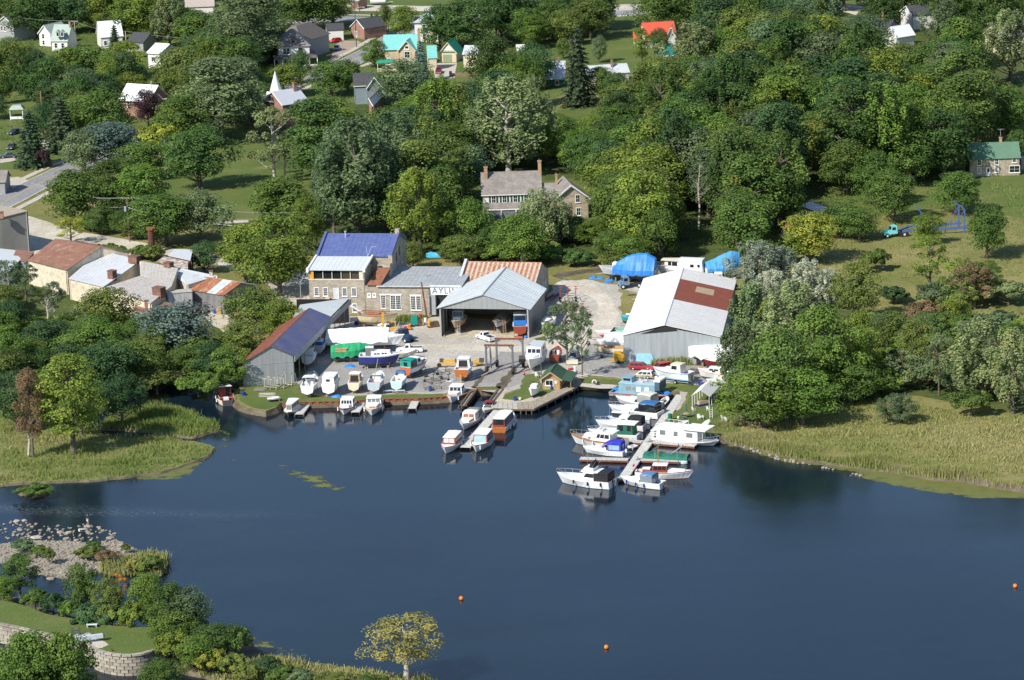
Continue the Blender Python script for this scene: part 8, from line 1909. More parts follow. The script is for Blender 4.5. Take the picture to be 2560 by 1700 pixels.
 # ------------------------------------------------------------------ buoys, park things, the angler
for px,py,lab in((1153,1496,'orange ball buoy left of the other two on open water'),(1516,1618,'orange ball buoy lowest in the picture'),(2538,1465,'orange ball buoy near the right edge')):
 x,y=ray(px,py,.2);t=thing('mooring_buoy',lab,'buoy',(x,y,.22),0,'orange mooring buoys');m=MB();m.ball((0,0,0),.34,nu=14,nv=9);m.build('float',ORANGE,t,smooth=True);m=MB();m.tube((0,0,-.6),(0,0,-.3),.05);m.build('shackle',RUST,t)
def park(px,py):x,y=ray(px,py,LAWN_Z);return x,y,LAWN_Z
x,y,z=park(230,1568);t=thing('park_bench','plain white slab bench on the park lawn','bench',(x,y,z),-.05);m=MB();m.box(-.8,.8,-.25,.25,.38,.5);m.build('seat',M('cool_white',(.6,.66,.7),.5),t);m=MB();m.box(.55,.75,-.2,.2,0,.38);m.box(-.75,-.55,-.2,.2,0,.38);m.build('leg',CONC,t)
x,y,z=park(222,1606);t=thing('lock_gate_beam','heavy grey-white lock gate balance beam with handrail','lock gate',(x,y,z),.3);m=MB();m.box(-3.8,2.2,-.28,.28,.5,1.05);m.build('balance_beam',M('beam_grey',(.5,.55,.6),.6),t);m=MB();m.box(2.1,2.3,-.3,.3,.45,1.1);m.build('end_cap',DGREY,t);m=MB();m.box(-4,-3.6,-.3,.3,-3,1.2);m.build('gate_post',WOODG,t)
m=MB();m.tube((-3,.5,.1),(-3,.5,1.6),.03);m.tube((.8,.6,.1),(.8,.6,1.6),.03);m.tube((.4,.6,.1),(.4,.6,1.6),.03);m.tube((-3.2,.5,1.5),(.9,.6,1.6),.03);m.tube((-3.2,.5,1.1),(.9,.6,1.2),.03);m.build('handrail',DGREY,t)
x,y,z=park(190,1588);t=thing('lock_winch','black cast iron lock winch on a pale stone pad','winch',(x,y,z));m=MB();m.box(-1.0,2.2,-.7,.7,0,.08);m.build('stone_pad',CONC,t)
for s in(-.5,.5):m=MB();m.box(s-.18,s+.18,-.15,.15,.08,1.2,tx=.08,ty=.04);m.build('side_frame',DGREY,t)
m=MB();m.tube((-.6,0,.8),(.6,0,.8),.16,n=10);m.build('drum',DGREY,t)
x,y=ray(281,1660,1.2);t=thing('guide_post','rust-brown timber fender post against the curved lock wall','post',(x,y,0));m=MB();m.box(-.12,.12,-.15,.12,-1.5,3.5);m.build('post',M('post_brown',(.15,.06,.04),.8),t)
# angler on the rocks
AX,AY=ray(220,1311,.35)
def skin_body(name,verts,edges,radii,mat,parent,root=0,sub=1):
 me=bpy.data.meshes.new(name);me.from_pydata(verts,edges,[]);me.materials.append(mat);o=bpy.data.objects.new(name,me);COL.objects.link(o);o.parent=parent
 o.modifiers.new('s','SKIN')
 for i,v in enumerate(me.skin_vertices[0].data):v.radius=radii[i];v.use_root=(i==root)
 s=o.modifiers.new('u','SUBSURF');s.levels=sub;s.render_levels=sub
 return o
an=thing('person','person in dark jacket and light shorts standing on the rocks, fishing','person',(AX,AY,.35),2.4)
SKIN=M('skin',(.5,.3,.22),.6);SHORT=M('light_shorts',(.55,.52,.47),.8);JACK=M('dark_jacket',(.03,.04,.06),.8)
skin_body('legs',[(0,0,.9),(.1,0,.86),(.12,.02,.48),(.12,0,.08),(.13,.14,.03),(-.1,0,.86),(-.13,-.02,.48),(-.14,0,.08),(-.14,.14,.03)],[(0,1),(1,2),(2,3),(3,4),(0,5),(5,6),(6,7),(7,8)],
[(.13,.1),(.09,.09),(.06,.06),(.045,.045),(.05,.03),(.09,.09),(.06,.06),(.045,.045),(.05,.03)],SKIN,an)
m=MB();m.box(-.2,.2,-.13,.13,.55,.98,tx=.02,ty=.01);m.build('shorts',SHORT,an)
skin_body('torso',[(0,0,.95),(0,.01,1.2),(0,0,1.42),(.2,0,1.4),(.27,.08,1.15),(.16,.3,1.12),(-.2,0,1.4),(-.28,.08,1.15),(-.1,.32,1.1),(0,0,1.52)],[(0,1),(1,2),(2,3),(3,4),(4,5),(2,6),(6,7),(7,8),(2,9)],
[(.15,.11),(.16,.11),(.15,.1),(.07,.07),(.05,.05),(.04,.04),(.07,.07),(.05,.05),(.04,.04),(.06,.06)],JACK,an)
m=MB();m.ball((0,.01,1.65),.11,sz=1.2,nu=12,nv=8);m.ball((0,.12,1.64),.025,nu=6,nv=4);m.build('head',SKIN,an,smooth=True);m=MB();m.ball((0,-.015,1.69),.118,sz=1.05,nu=12,nv=8);m.build('cap',JACK,an,smooth=True)
for s in(.14,-.1):
 m=MB();m.ball((s,.34,1.1),.04,nu=6,nv=4)
 for i in range(5):m.tube((s-.03+i*.015,.36,1.1),(s-.03+i*.015,.41-abs(i-2)*.006,1.09),.01,n=4)
 m.build('hand',SKIN,an)
rd=MB();rd.tube((0,.3,1.05),(.3,2.2,2.1),.015,.005,n=4);o=rd.build('fishing_rod',DGREY,None,(AX,AY,.35),2.4);tag(o,'thin dark fishing rod held out over the water by the angler','fishing rod')
x,y=ray(199,1328,.4);t=thing('bait_bucket','small white bucket on the rocks near the angler','bucket',(x,y,.38));m=MB();m.tube((0,0,0),(0,0,.4),.16,.2,n=10);m.build('pail',WHITE,t)
# ------------------------------------------------------------------ vegetation
import numpy as np
def mat_leaf():
 m,nt,bs=new_mat('foliage')
 oi=N(nt,'ShaderNodeObjectInfo')
 at=N(nt,'ShaderNodeAttribute');at.attribute_name='tint'
 au=N(nt,'ShaderNodeAttribute');au.attribute_type='OBJECT';au.attribute_name='autumn'
 v=ramp(nt,at.outputs['Fac'],[(0.0,.55),(.5,1.0),(1.0,1.55)])
 c=mixc(nt,1.0,oi.outputs['Color'],v,'MULTIPLY')
 hs_=N(nt,'ShaderNodeHueSaturation');nt.links.new(c,hs_.inputs['Color'])
 mr=N(nt,'ShaderNodeMapRange');nt.links.new(at.outputs['Fac'],mr.inputs[0]);mr.inputs[3].default_value=.515;mr.inputs[4].default_value=.482
 nt.links.new(mr.outputs[0],hs_.inputs['Hue'])
 f=ramp(nt,at.outputs['Fac'],[(.86,0.0),(.94,1.0)])
 mu=N(nt,'ShaderNodeMath',operation='MULTIPLY');nt.links.new(f,mu.inputs[0]);nt.links.new(au.outputs['Fac'],mu.inputs[1])
 c=mixc(nt,mu.outputs[0],hs_.outputs[0],(.36,.13,.03))
 nt.links.new(c,bs.inputs['Base Color']);bs.inputs['Roughness'].default_value=.55;bs.inputs['Specular IOR Level'].default_value=.25
 tl=N(nt,'ShaderNodeBsdfTranslucent');nt.links.new(c,tl.inputs[0]);mx=N(nt,'ShaderNodeMixShader');mx.inputs[0].default_value=.34
 nt.links.new(bs.outputs[0],mx.inputs[1]);nt.links.new(tl.outputs[0],mx.inputs[2]);nt.links.new(mx.outputs[0],nt.nodes['Material Output'].inputs[0])
 return m
LEAF=mat_leaf()
def cards_mesh(name,C_,Nn,S,T,asp=1.0,core=None):
 """leaf sprays: small quads at C_ facing Nn, size S"""
 rg=np.random.default_rng(abs(hash(name))%9999 if False else len(C_)+int(C_[0,0]*1000)%997)
 n=len(C_);Nn=Nn/np.linalg.norm(Nn,axis=1)[:,None]
 r=rg.normal(size=(n,3));U=np.cross(Nn,r);U/=np.linalg.norm(U,axis=1)[:,None];V=np.cross(Nn,U)
 s=S[:,None];bend=Nn*s*.25
 v=np.stack([C_-U*s*.5-bend,C_-V*s*.5*asp+U*s*.08,C_+U*s*.55-bend,C_+V*s*.5*asp],1).reshape(-1,3)
 f=np.arange(4*n).reshape(-1,4)
 tint=np.repeat(T,4)
 verts=v;faces=[tuple(q)for q in f.tolist()]
 if core is not None:
  cv,cf=core;o=len(verts);verts=np.concatenate([verts,np.array(cv)]);faces+=[tuple(i+o for i in q)for q in cf];tint=np.concatenate([tint,np.full(len(cv),.2)])
 me=bpy.data.meshes.new(name);me.from_pydata(verts.tolist(),[],faces);me.materials.append(LEAF)
 a=me.attributes.new('tint','FLOAT','POINT');a.data.foreach_set('value',tint.astype(np.float32))
 return me
def ico(c,r,sx=1,sy=1,sz=1,jit=.15,rg=None):
 m=MB();m.ball(c,r,sx=sx,sy=sy,sz=sz,nu=8,nv=6)
 return[(x+rg.uniform(-jit,jit)*r,y+rg.uniform(-jit,jit)*r,z+rg.uniform(-jit,jit)*r)for x,y,z in m.v],m.f
def crown(kind,seed):
 rg=np.random.default_rng(seed)
 if kind=='spruce':
  H_,n=14.0,3600;Cs,Ns,Ss,Ts=[],[],[],[]
  tiers=17
  for i in range(tiers):
   f=i/tiers;z=1.0+(H_-1.2)*f;R_=2.9*(1-f)**.85+.25;k=int(9+9*(1-f));a0=rg.uniform(0,6)
   for j in range(k):
    a=a0+2*PI*j/k+rg.uniform(-.2,.2);L_=R_*rg.uniform(.75,1.12);tb=rg.uniform(.15,.85)
    for q in range(int(6+10*L_/2.9)):
     u=rg.uniform(.15,1)**.8;rr_=L_*u;w_=.38*(1-u*.6)
     Cs.append((rr_*math.cos(a)+rg.uniform(-w_,w_),rr_*math.sin(a)+rg.uniform(-w_,w_),z-rr_*.32+rg.uniform(-.1,.15)));Ns.append((math.cos(a)*.5+rg.normal()*.3,math.sin(a)*.5+rg.normal()*.3,.9));Ss.append(rg.uniform(.3,.5));Ts.append(min(1,max(0,tb+rg.normal()*.1)))
  cs=MB();cs.tube((0,0,.6),(0,0,H_-.4),1.9,.1,n=8)
  return cards_mesh('crown',np.array(Cs),np.array(Ns),np.array(Ss),np.array(Ts),core=(cs.v,cs.f)),[]
 P_={'round':(10,11.5,1.0,84,1.0,.3,80),'tall':(8.5,15,1.0,88,1.0,.28,80),'poplar':(9.5,15.5,1.0,120,.85,.3,60),'bush':(6,4.2,.0,44,.78,.25,84),'sparse':(8.5,11,2.0,44,.78,.26,66),'willow':(9.5,9.5,.6,78,.8,.27,70),'spreading':(11,10.5,3.4,52,.8,.25,64)}[kind]
 Wd,H_,zb,nc,cr,cs_,per=P_
 R_=Wd/2;Hc=(H_-zb);zc=zb+Hc*.5;Cs,Ns,Ss,Ts,cl=[],[],[],[],[]
 lob=[rg.uniform(.62,1.2)for _ in range(7)]
 for i in range(nc):
  a=2*PI*((i*.618)%1)+rg.uniform(-.25,.25);v=rg.uniform(-.8,1.0)
  sh=math.sqrt(max(0,1-abs(v)**(2.4 if kind!='tall' else 2.0)))
  if kind=='bush':v=abs(v)*1.0-.35
  rad=(rg.uniform(.6,.88)if i%5 else rg.uniform(.1,.5))*lob[int(a/(2*PI)*7)%7]
  x,y,z=R_*rad*sh*math.cos(a),R_*rad*sh*math.sin(a),zc+Hc*.5*v*.86
  if kind in('sparse',):x*=1.12;y*=1.12
  r=cr*(R_/5)*rg.uniform(.75,1.35)*(1.15 if kind in('round','tall')else 1)
  base=rg.uniform(.12,.85);cl.append((x,y,z,r))
  for q in range(per):
   d=rg.normal(size=3);d/=np.linalg.norm(d)
   if d[2]<-.45 and rg.random()<.6:d[2]*=-1
   o=d.copy()
   if kind=='poplar':stretch=np.array((.62,.62,1.6))
   elif kind=='willow':stretch=np.array((.9,.9,1.35))
   else:stretch=np.array((1.05,1.05,.82))
   p=np.array((x,y,z))+d*r*stretch*rg.uniform(.72,1.12)
   if p[2]<.15:p[2]=rg.uniform(.1,.5)
   outw=np.array((x,y,(z-zc)*.8));ln=np.linalg.norm(outw)+1e-6
   nn=d*.9+outw/ln*.35+np.array((0,0,.35))+rg.normal(size=3)*(.27 if kind!='poplar' else.5)
   Cs.append(p);Ns.append(nn);Ss.append(cs_*rg.uniform(.8,1.5));Ts.append(min(1,max(0,base+rg.normal()*.09)))
 core=ico((0,0,zc),1,R_*.3,R_*.3,Hc*.2,.1,rg)if kind in('round','bush','willow')else None  # added inner blob, tinted darker; blocks light and the view through the leaves
 return cards_mesh('crown',np.array(Cs),np.array(Ns),np.array(Ss),np.array(Ts),asp=.75,core=core),cl
def trunk_mesh(kind,cl,seed,mat=BARK):
 rg=random.Random(seed);m=MB();H_={'round':8,'tall':12,'poplar':12,'bush':2.2,'sparse':9,'willow':7,'spruce':13,'spreading':8.5}[kind];r={'bush':.1,'sparse':.26,'spruce':.24}.get(kind,.34)
 pts=[(0,0,-.4),(.1,0,H_*.3),(-.05,.1,H_*.6),(.1,0,H_)]
 for i in range(3):m.tube(pts[i],pts[i+1],r*(1-i*.28),r*(1-(i+1)*.28),n=8)
 for(x,y,z,rr_)in cl[::3]:
  z0=max(.3,min(H_*.85,z-math.hypot(x,y)*.8));mid=(x*.45,y*.45,z0+(z-z0)*.35);m.tube((0,0,z0),mid,r*.42,r*.26,n=5);m.tube(mid,(x,y,z),r*.26,r*.08,n=4)
 me=bpy.data.meshes.new('trunk');me.from_pydata(m.v,[],m.f);me.materials.append(mat);return me
DIMS={'round':(10,11.9),'tall':(8.6,15.2),'poplar':(9.4,15.8),'bush':(6.2,4.0),'sparse':(9.4,11.2),'willow':(9.8,9.8),'spruce':(6.0,14.2)}
PROTO={};DIM={}
for k_,nv in(('round',8),('tall',4),('poplar',3),('bush',4),('sparse',3),('willow',1),('spreading',1),('spruce',2)):
 PROTO[k_]=[]
 for i in range(nv):
  cm,cl=crown(k_,11+i*7+len(k_));vv=np.array([v.co[:]for v in cm.vertices]);DIM[cm.name]=(float(np.percentile(vv[:,0],98.5)-np.percentile(vv[:,0],1.5)),float(np.percentile(vv[:,2],99.3)));PROTO[k_].append((cm,trunk_mesh(k_,cl,i),trunk_mesh(k_,cl,i,BARKP)))
CO={'dark':(.045,.082,.021),'deep':(.038,.074,.026),'mid':(.062,.103,.022),'bright':(.08,.13,.023),'yelgreen':(.105,.142,.024),'olive':(.082,.112,.026),'yellow':(.17,.19,.03),'silver':(.12,.155,.065),'silverdark':(.075,.11,.05),'white':(.25,.285,.21),
'greygreen':(.13,.16,.115),'blue':(.075,.115,.095),'purple':(.04,.022,.026),'brown':(.13,.095,.05),'gold':(.17,.165,.05),'orange':(.3,.17,.04),'spruce':(.04,.062,.03)}
CNAME={'dark':'dark green','deep':'deep green','mid':'mid green','bright':'bright green','yelgreen':'yellow-green','olive':'olive green','yellow':'yellow','silver':'silvery green','silverdark':'dull silver-green','white':'whitish silver',
'greygreen':'grey-green','blue':'blue-green','purple':'purple-leaved','brown':'brown-leaved','gold':'golden','orange':'orange','spruce':'dark'}
NM={'round':('broadleaf_tree','round tree','tree'),'tall':('tall_tree','tall tree','tree'),'poplar':('poplar_tree','poplar','tree'),'bush':('shrub','shrub','shrub'),'sparse':('open_tree','open-branched tree','tree'),'willow':('willow_tree','drooping willow','tree'),'spruce':('spruce_tree','conifer','conifer'),'spreading':('spreading_tree','spreading tree on a bare trunk','tree')}
TREES=[];LB=1.9
tr_r=random.Random(3)
def plant(x,y,z,wm,hm,kind,col,autumn=0.0,pale=False,px=None,tag_label=None,zs=None):
 pr_=tr_r.choice(PROTO[kind]);w0,h0=DIM[pr_[0].name]
 t=thing(NM[kind][0],'',NM[kind][2],(x,y,z),tr_r.uniform(0,6.28));e=tr_r.uniform(.86,1.16);t.scale=(wm/w0*e,wm/w0/e,hm/h0)
 c=bpy.data.objects.new('crown',pr_[0]);COL.objects.link(c);c.parent=t
 b=CO[col];j=tr_r.uniform(.86,1.16);g=tr_r.uniform(.92,1.1)
 c.color=(b[0]*j*g*LB,b[1]*j*LB,b[2]*j*LB,1);c['autumn']=float(autumn)
 k=bpy.data.objects.new('trunk',pr_[2 if pale else 1]);COL.objects.link(k);k.parent=t
 TREES.append([t,kind,col,px,wm,hm,tag_label]);return t
KK=1.0843
def tree(px,top,w_,h_,kind='round',col='mid',autumn=0.0,pale=False,z=None,label=None):
 px*=KK;top*=KK;w_*=KK;h_*=KK
 s=mpp(top+h_);hm=h_*s/.97;wm=w_*s
 if z is None:x,y,zz=gp(px,top,hm)
 else:x,y=ray(px,top,z+hm);zz=z
 return plant(x,y,zz,wm,hm,kind,col,autumn,pale,(px,top+h_),label)
 # trees one can pick out in the photograph (overview coordinates)
for a_ in[
(15,88,95,120,'round','olive'),(75,-10,120,95,'round','dark'),(150,-20,110,95,'round','deep'),(190,108,115,100,'round','mid'),(285,96,95,85,'round','yelgreen'),(262,60,46,80,'spruce','spruce'),
(245,-30,110,100,'round','yelgreen'),(315,-10,110,100,'round','yelgreen'),(385,-8,85,112,'poplar','silver'),(455,26,120,90,'round','mid'),(568,-20,135,175,'tall','silverdark'),(520,90,110,80,'round','olive'),
(412,112,100,100,'round','olive',.3),(375,165,60,70,'round','olive'),(445,85,60,60,'round','silverdark'),(95,138,95,115,'round','dark'),(2,170,50,70,'round','mid'),(-14,120,70,90,'round','dark'),(-10,-5,70,80,'round','mid'),(-15,215,60,60,'round','deep'),(20,-20,70,70,'round','olive'),(180,160,90,110,'tall','silverdark',.4),(225,205,150,125,'round','mid'),(66,258,76,125,'spruce','spruce'),(137,228,80,120,'spruce','spruce'),
(338,206,66,84,'round','purple'),(418,225,125,110,'round','mid'),(500,135,135,190,'tall','silverdark'),(575,180,60,110,'poplar','silver'),(352,292,95,66,'bush','yellow'),(250,285,140,105,'round','blue'),(190,300,110,100,'round','silverdark'),(330,330,120,80,'round','mid'),(452,292,150,140,'round','dark'),
(98,345,34,42,'bush','purple'),(625,250,120,165,'sparse','silver',0,True),(165,395,145,125,'round','mid'),(250,370,115,120,'round','mid'),(320,383,105,120,'round','bright'),(375,450,120,115,'round','mid'),(455,440,130,115,'round','silverdark'),
(160,500,72,62,'sparse','yellow'),(467,556,66,72,'round','deep'),(560,520,110,130,'round','yelgreen'),(635,500,140,180,'round','yelgreen',.4),(705,455,60,120,'tall','yelgreen'),(640,412,140,115,'round','mid'),(728,500,40,70,'sparse','yellow'),
(815,275,185,270,'poplar','silverdark'),(760,330,110,210,'poplar','silverdark'),(880,330,100,200,'poplar','silverdark'),(1165,178,150,215,'poplar','silver',0,True),(1110,235,90,150,'poplar','silver'),(1225,175,60,130,'poplar','silver'),
(950,395,130,160,'round','mid'),(1015,385,110,150,'round','mid'),(1085,458,95,120,'round','bright'),(1200,492,95,125,'round','bright'),(1245,438,110,130,'willow','silver'),(1140,520,80,70,'round','dark'),(1290,470,70,90,'willow','silver'),(1330,500,60,60,'round','deep'),(1060,545,90,60,'round','olive'),(950,560,60,60,'round','olive'),
(1330,68,68,168,'spruce','spruce'),(1225,102,95,100,'round','deep'),(1130,82,105,130,'round','dark'),(968,96,40,90,'spruce','blue'),(930,140,110,100,'round','silverdark'),(690,118,56,72,'round','dark'),(760,140,80,80,'round','mid',.2),(800,138,60,70,'round','mid'),(650,150,90,70,'round','yelgreen'),
(1380,82,36,60,'round','silverdark'),(1297,88,30,45,'round','mid'),(1478,66,36,78,'tall','yelgreen'),(1519,66,54,62,'round','dark'),(1590,56,120,130,'poplar','silver'),(862,92,50,62,'round','mid'),(885,12,45,60,'round','olive'),(930,15,60,75,'round','yelgreen'),(1010,12,80,100,'round','dark'),(1070,0,110,110,'round','dark'),(1040,20,70,80,'round','olive'),
(700,-30,120,100,'round','mid'),(765,-20,80,75,'round','olive'),(1150,-20,100,110,'round','dark'),(1215,20,80,80,'round','mid'),(1270,0,80,85,'round','mid'),(1230,35,50,75,'tall','bright'),(1360,-5,100,90,'round','olive'),(1530,-15,120,85,'round','mid'),(1305,0,70,85,'round','dark'),
(1420,170,70,90,'round','dark'),(1385,155,60,80,'round','mid'),(1195,130,40,60,'round','dark'),(1300,270,70,90,'round','mid'),(1260,280,60,100,'round','yelgreen'),(1430,240,90,90,'round','mid'),(1475,310,90,100,'sparse','silver',.5),
(1740,558,110,130,'poplar','greygreen'),(1800,570,80,110,'poplar','greygreen'),(1868,598,90,110,'poplar','white'),(1905,620,70,90,'poplar','white'),(1780,625,70,90,'poplar','white'),(1735,655,130,215,'poplar','silver'),(1830,655,140,235,'poplar','silver'),(1700,745,90,150,'poplar','silverdark'),(1790,760,160,200,'round','mid'),(1755,842,148,145,'round','bright'),(1900,710,160,210,'round','bright',.25),(1985,720,90,160,'round','yelgreen'),(1703,845,60,80,'round','silverdark'),(1975,610,90,130,'round','olive'),(1850,850,150,130,'round','bright'),(1960,840,110,90,'round','mid'),(1728,930,50,40,'bush','mid'),(1765,690,40,60,'round','yellow'),
(1872,490,100,110,'round','yellow',.4),(1830,545,60,60,'bush','yelgreen'),(2275,475,98,115,'round','mid'),(2210,398,95,92,'round','mid'),(2144,545,92,125,'sparse','yelgreen'),(2135,492,52,70,'round','yelgreen'),(2282,602,62,70,'sparse','mid'),(2020,575,56,50,'bush','olive'),(1950,330,110,110,'round','mid'),(2062,395,88,112,'round','mid'),(2020,350,90,120,'round','mid'),(2175,255,120,150,'round','dark'),(2095,300,110,120,'round','mid'),(2230,170,130,190,'tall','mid'),(2330,25,120,150,'poplar','silver'),(2325,200,90,120,'round','mid'),(2345,300,50,80,'round','dark'),(1940,475,90,70,'round','mid'),(1982,480,70,72,'round','mid'),
(2265,735,130,190,'poplar','silver',.2),(2335,760,100,190,'poplar','silver',.3),(2060,720,90,100,'round','olive'),(2110,740,70,130,'tall','olive'),(2165,770,80,140,'sparse','silver',.4),(2200,690,70,80,'round','yelgreen'),(2125,700,90,70,'bush','brown'),(2060,660,60,40,'bush','deep'),(2070,908,78,68,'willow','silverdark'),(1640,900,50,40,'bush','mid')if False else(2240,900,80,60,'bush','mid'),
(1303,695,82,145,'sparse','silverdark'),(1338,710,55,158,'sparse','silverdark'),(1262,742,30,40,'bush','silver'),
(155,818,120,225,'tall','yelgreen',.5),(62,850,60,200,'tall','brown'),(40,840,50,100,'round','brown')if False else(180,880,90,120,'round','bright',.2),(590,662,130,110,'round','olive'),(645,690,90,100,'round','yelgreen'),(555,740,90,90,'round','olive'),(410,700,150,125,'round','blue'),(240,665,120,130,'round','olive'),(55,610,80,90,'sparse','silverdark'),(120,650,60,90,'sparse','silverdark',0,True),(190,700,60,70,'sparse','silver'),(20,690,100,110,'round','deep'),(100,740,110,110,'round','deep'),(175,760,100,100,'round','mid'),(300,790,120,110,'round','mid'),(340,770,90,90,'round','olive'),(430,800,110,80,'round','mid'),(490,790,90,100,'round','deep'),(520,800,70,95,'round','bright'),(275,865,110,110,'round','deep'),(30,860,90,130,'round','deep'),(240,790,110,130,'round','deep'),(360,855,80,50,'bush','olive'),(10,600,70,90,'sparse','silverdark'),(455,860,90,50,'bush','bright'),(490,862,60,50,'bush','mid'),(640,780,60,50,'bush','mid'),
]:
 tree(*a_)
 # island trees in the lower left
for a_ in[(40,1278,78,100,'tall','mid',0,False,.6),(5,1330,60,70,'round','bright',0,False,.6),(185,1300,80,110,'willow','mid',0,False,.6),(245,1335,80,90,'willow','olive',0,False,.6),(268,1322,50,70,'sparse','orange',1,False,.6),(335,1325,85,125,'round','bright',.1,False,.6),(385,1345,90,140,'tall','mid',.1,False,.6),(430,1355,90,130,'round','silverdark',0,False,.6),(405,1410,90,90,'round','mid',0,False,.6),
(80,1360,60,45,'bush','mid',0,False,1.6),(120,1368,60,50,'bush','deep',0,False,1.6),(205,1395,80,60,'bush','deep',0,False,1.6),(255,1395,70,60,'bush','olive',0,False,1.6),(300,1390,70,65,'bush','yelgreen',.1,False,1.6),(160,1385,50,45,'bush','bright',0,False,1.6),(350,1395,60,60,'bush','mid',0,False,1.6),
(55,1462,140,230,'round','bright',.12,False,.8),(145,1466,140,220,'round','bright',.12,False,.8),(100,1490,130,200,'round','bright',.1,False,.8),(10,1500,90,100,'round','mid',.1,False,.8),(365,1520,90,80,'round','mid',0,False,.2),
(405,1455,80,80,'bush','yelgreen',.4,False,.6),(450,1470,80,80,'round','bright',.3,False,.6),(500,1440,90,85,'round','dark',0,False,.6),(540,1450,70,70,'bush','mid',0,False,.6),(480,1500,70,55,'bush','yellow',.3,False,.6),(530,1510,70,50,'bush','olive',.3,False,.6),(610,1515,60,45,'bush','deep',0,False,.6),(650,1535,70,35,'bush','mid',0,False,.6),(690,1545,60,30,'bush','silverdark',0,False,.6),(570,1530,60,40,'bush','olive',.2,False,.6),(770,1556,80,24,'bush','olive',.2,False,.6),(850,1562,70,20,'bush','mid',0,False,.6),
(930,1428,168,150,'spreading','gold',.12,True,.6),
(345,1283,60,42,'bush','olive',.1,False,.2),(310,1290,40,34,'bush','gold',0,False,.2),(200,1262,60,26,'bush','olive',.3,False,.2),(245,1270,50,26,'bush','brown',0,False,.2),(50,1244,50,30,'bush','silverdark',0,False,.2),(112,1262,26,40,'bush','olive',0,False,.2),(215,1248,40,20,'bush','mid',0,False,.2),(90,1258,34,26,'bush','mid',0,False,.2),(290,1255,22,22,'bush','olive',0,False,.2),(80,1115,66,32,'bush','mid',0,False,.1)]:
 tree(*a_)
 # the woods: trees set out over the wooded ground, leaving the buildings and clearings open
CLEAR=[(k[0]*KK,k[1]*KK,k[2]*KK,k[3]*KK)for k in[
(1105,375,1370,500),(1290,420,1380,570),(610,170,680,270),(600,50,830,170),(750,40,880,100),(870,75,1100,180),(810,165,890,250),(950,30,1100,80),(90,55,170,110),(225,60,345,105),(335,95,420,150),(260,188,350,260),(20,235,65,280),(0,40,40,85),
(425,0,500,18),(1255,120,1310,235),(1340,88,1450,150),(1355,140,1460,185),(1440,50,1580,130),(1185,100,1220,125),(1230,230,1400,268),(1805,465,1900,545),(2225,290,2361,410),(2025,430,2361,720),(2180,380,2361,470),(1880,360,2240,440),(2020,500,2120,600),(1900,560,2110,680),(380,400,720,512),(720,535,935,700),(870,590,1300,700),(1280,580,1700,800),(1370,585,1700,660),
(0,465,100,580),(60,545,600,720),(0,540,60,620),(420,690,520,735),(430,640,560,710),(470,700,520,770),(0,375,130,470),(40,480,560,560),(540,560,720,640),(700,60,960,200),(880,0,1100,40),(1420,0,1480,42),(2035,20,2130,90),(2270,55,2310,105),(1930,0,1980,40),(1600,380,1625,520),(360,120,400,200),(2300,130,2361,190),(490,880,548,940),(330,840,560,930),(1480,640,1500,700)]]
def wood(poly,n,cols,kinds=('round','round','round','tall','poplar'),size=(8,12.5),gap=6.5,hfac=(.95,1.25),autumn=.0,seed=1,tries=40):
 rr_=random.Random(seed);poly=[(p[0]*KK,p[1]*KK)for p in poly];w_=px2w(poly);xs=[p[0]for p in w_];ys=[p[1]for p in w_];made=0
 for _ in range(n*tries):
  if made>=n:break
  x,y=rr_.uniform(min(xs),max(xs)),rr_.uniform(min(ys),max(ys))
  if not inpoly(x,y,w_):continue
  wm=rr_.uniform(*size);kind=rr_.choice(kinds);hm=wm*rr_.uniform(*hfac)*(1.3 if kind in('tall','poplar')else 1)*(.62 if kind=='bush' else 1)
  if any((t[0].location.x-x)**2+((t[0].location.y-y)*.8)**2<(gap*.5+t[4]*.28)**2 for t in TREES):continue
  px,py=proj(x,y,terr(y));s=1/mpp(py);top=py-hm*s;l,r=px-wm*s*.42,px+wm*s*.42
  if any(py>c[3]-4 and l<c[2]and r>c[0]and top<c[3]-3 and py>c[1]for c in CLEAR):continue
  plant(x,y,terr(y),wm,hm,kind,rr_.choice(cols),autumn if rr_.random()<.14 else 0,False,(px,py));made+=1
 return made
def proj(x,y,z):
 z-=CH;d=y*math.cos(CTH)-z*math.sin(CTH);a,b=x/d,(y*math.sin(CTH)+z*math.cos(CTH))/d
 cr,sr=math.cos(CRO),math.sin(CRO);a,b=a*cr+b*sr,-a*sr+b*cr
 return 1280+CF*a,850-CF*b
GREENS=('mid','mid','dark','deep','bright','olive','silverdark','yelgreen')
wood([(640,280),(760,230),(900,220),(1100,200),(1250,240),(1260,330),(1200,400),(1100,400),(1040,560),(940,600),(900,560),(700,420),(640,380)],46,GREENS,size=(10,14),seed=2,gap=4.5,hfac=(1.0,1.35))
wood([(1350,300),(1450,260),(1500,200),(1600,160),(1800,120),(2000,110),(2200,150),(2361,180),(2361,300),(2230,380),(2100,420),(1950,470),(1800,560),(1750,620),(1690,640),(1500,630),(1400,600),(1400,500),(1400,400)],165,GREENS,size=(9.5,15),autumn=.5,seed=4,gap=4.5,hfac=(1.0,1.4))
wood([(1600,20),(1750,-10),(2000,20),(2361,20),(2361,120),(1700,130),(1600,100)],38,GREENS,size=(10,14),seed=5,gap=8)
wood([(1290,540),(1380,560),(1500,620),(1400,628),(1260,615),(1100,600),(940,600),(960,580)],22,('mid','bright','dark','olive'),kinds=('round','bush','bush'),size=(6,9),seed=6,gap=4,hfac=(.8,1.0))
wood([(0,130),(100,110),(400,160),(600,100),(640,200),(560,330),(450,330),(300,340),(160,330),(140,240),(0,250)],36,GREENS,size=(8,12),seed=7)
wood([(0,-10),(450,-10),(560,30),(440,90),(200,60),(0,40)],20,GREENS,size=(9,13),seed=8,gap=8)
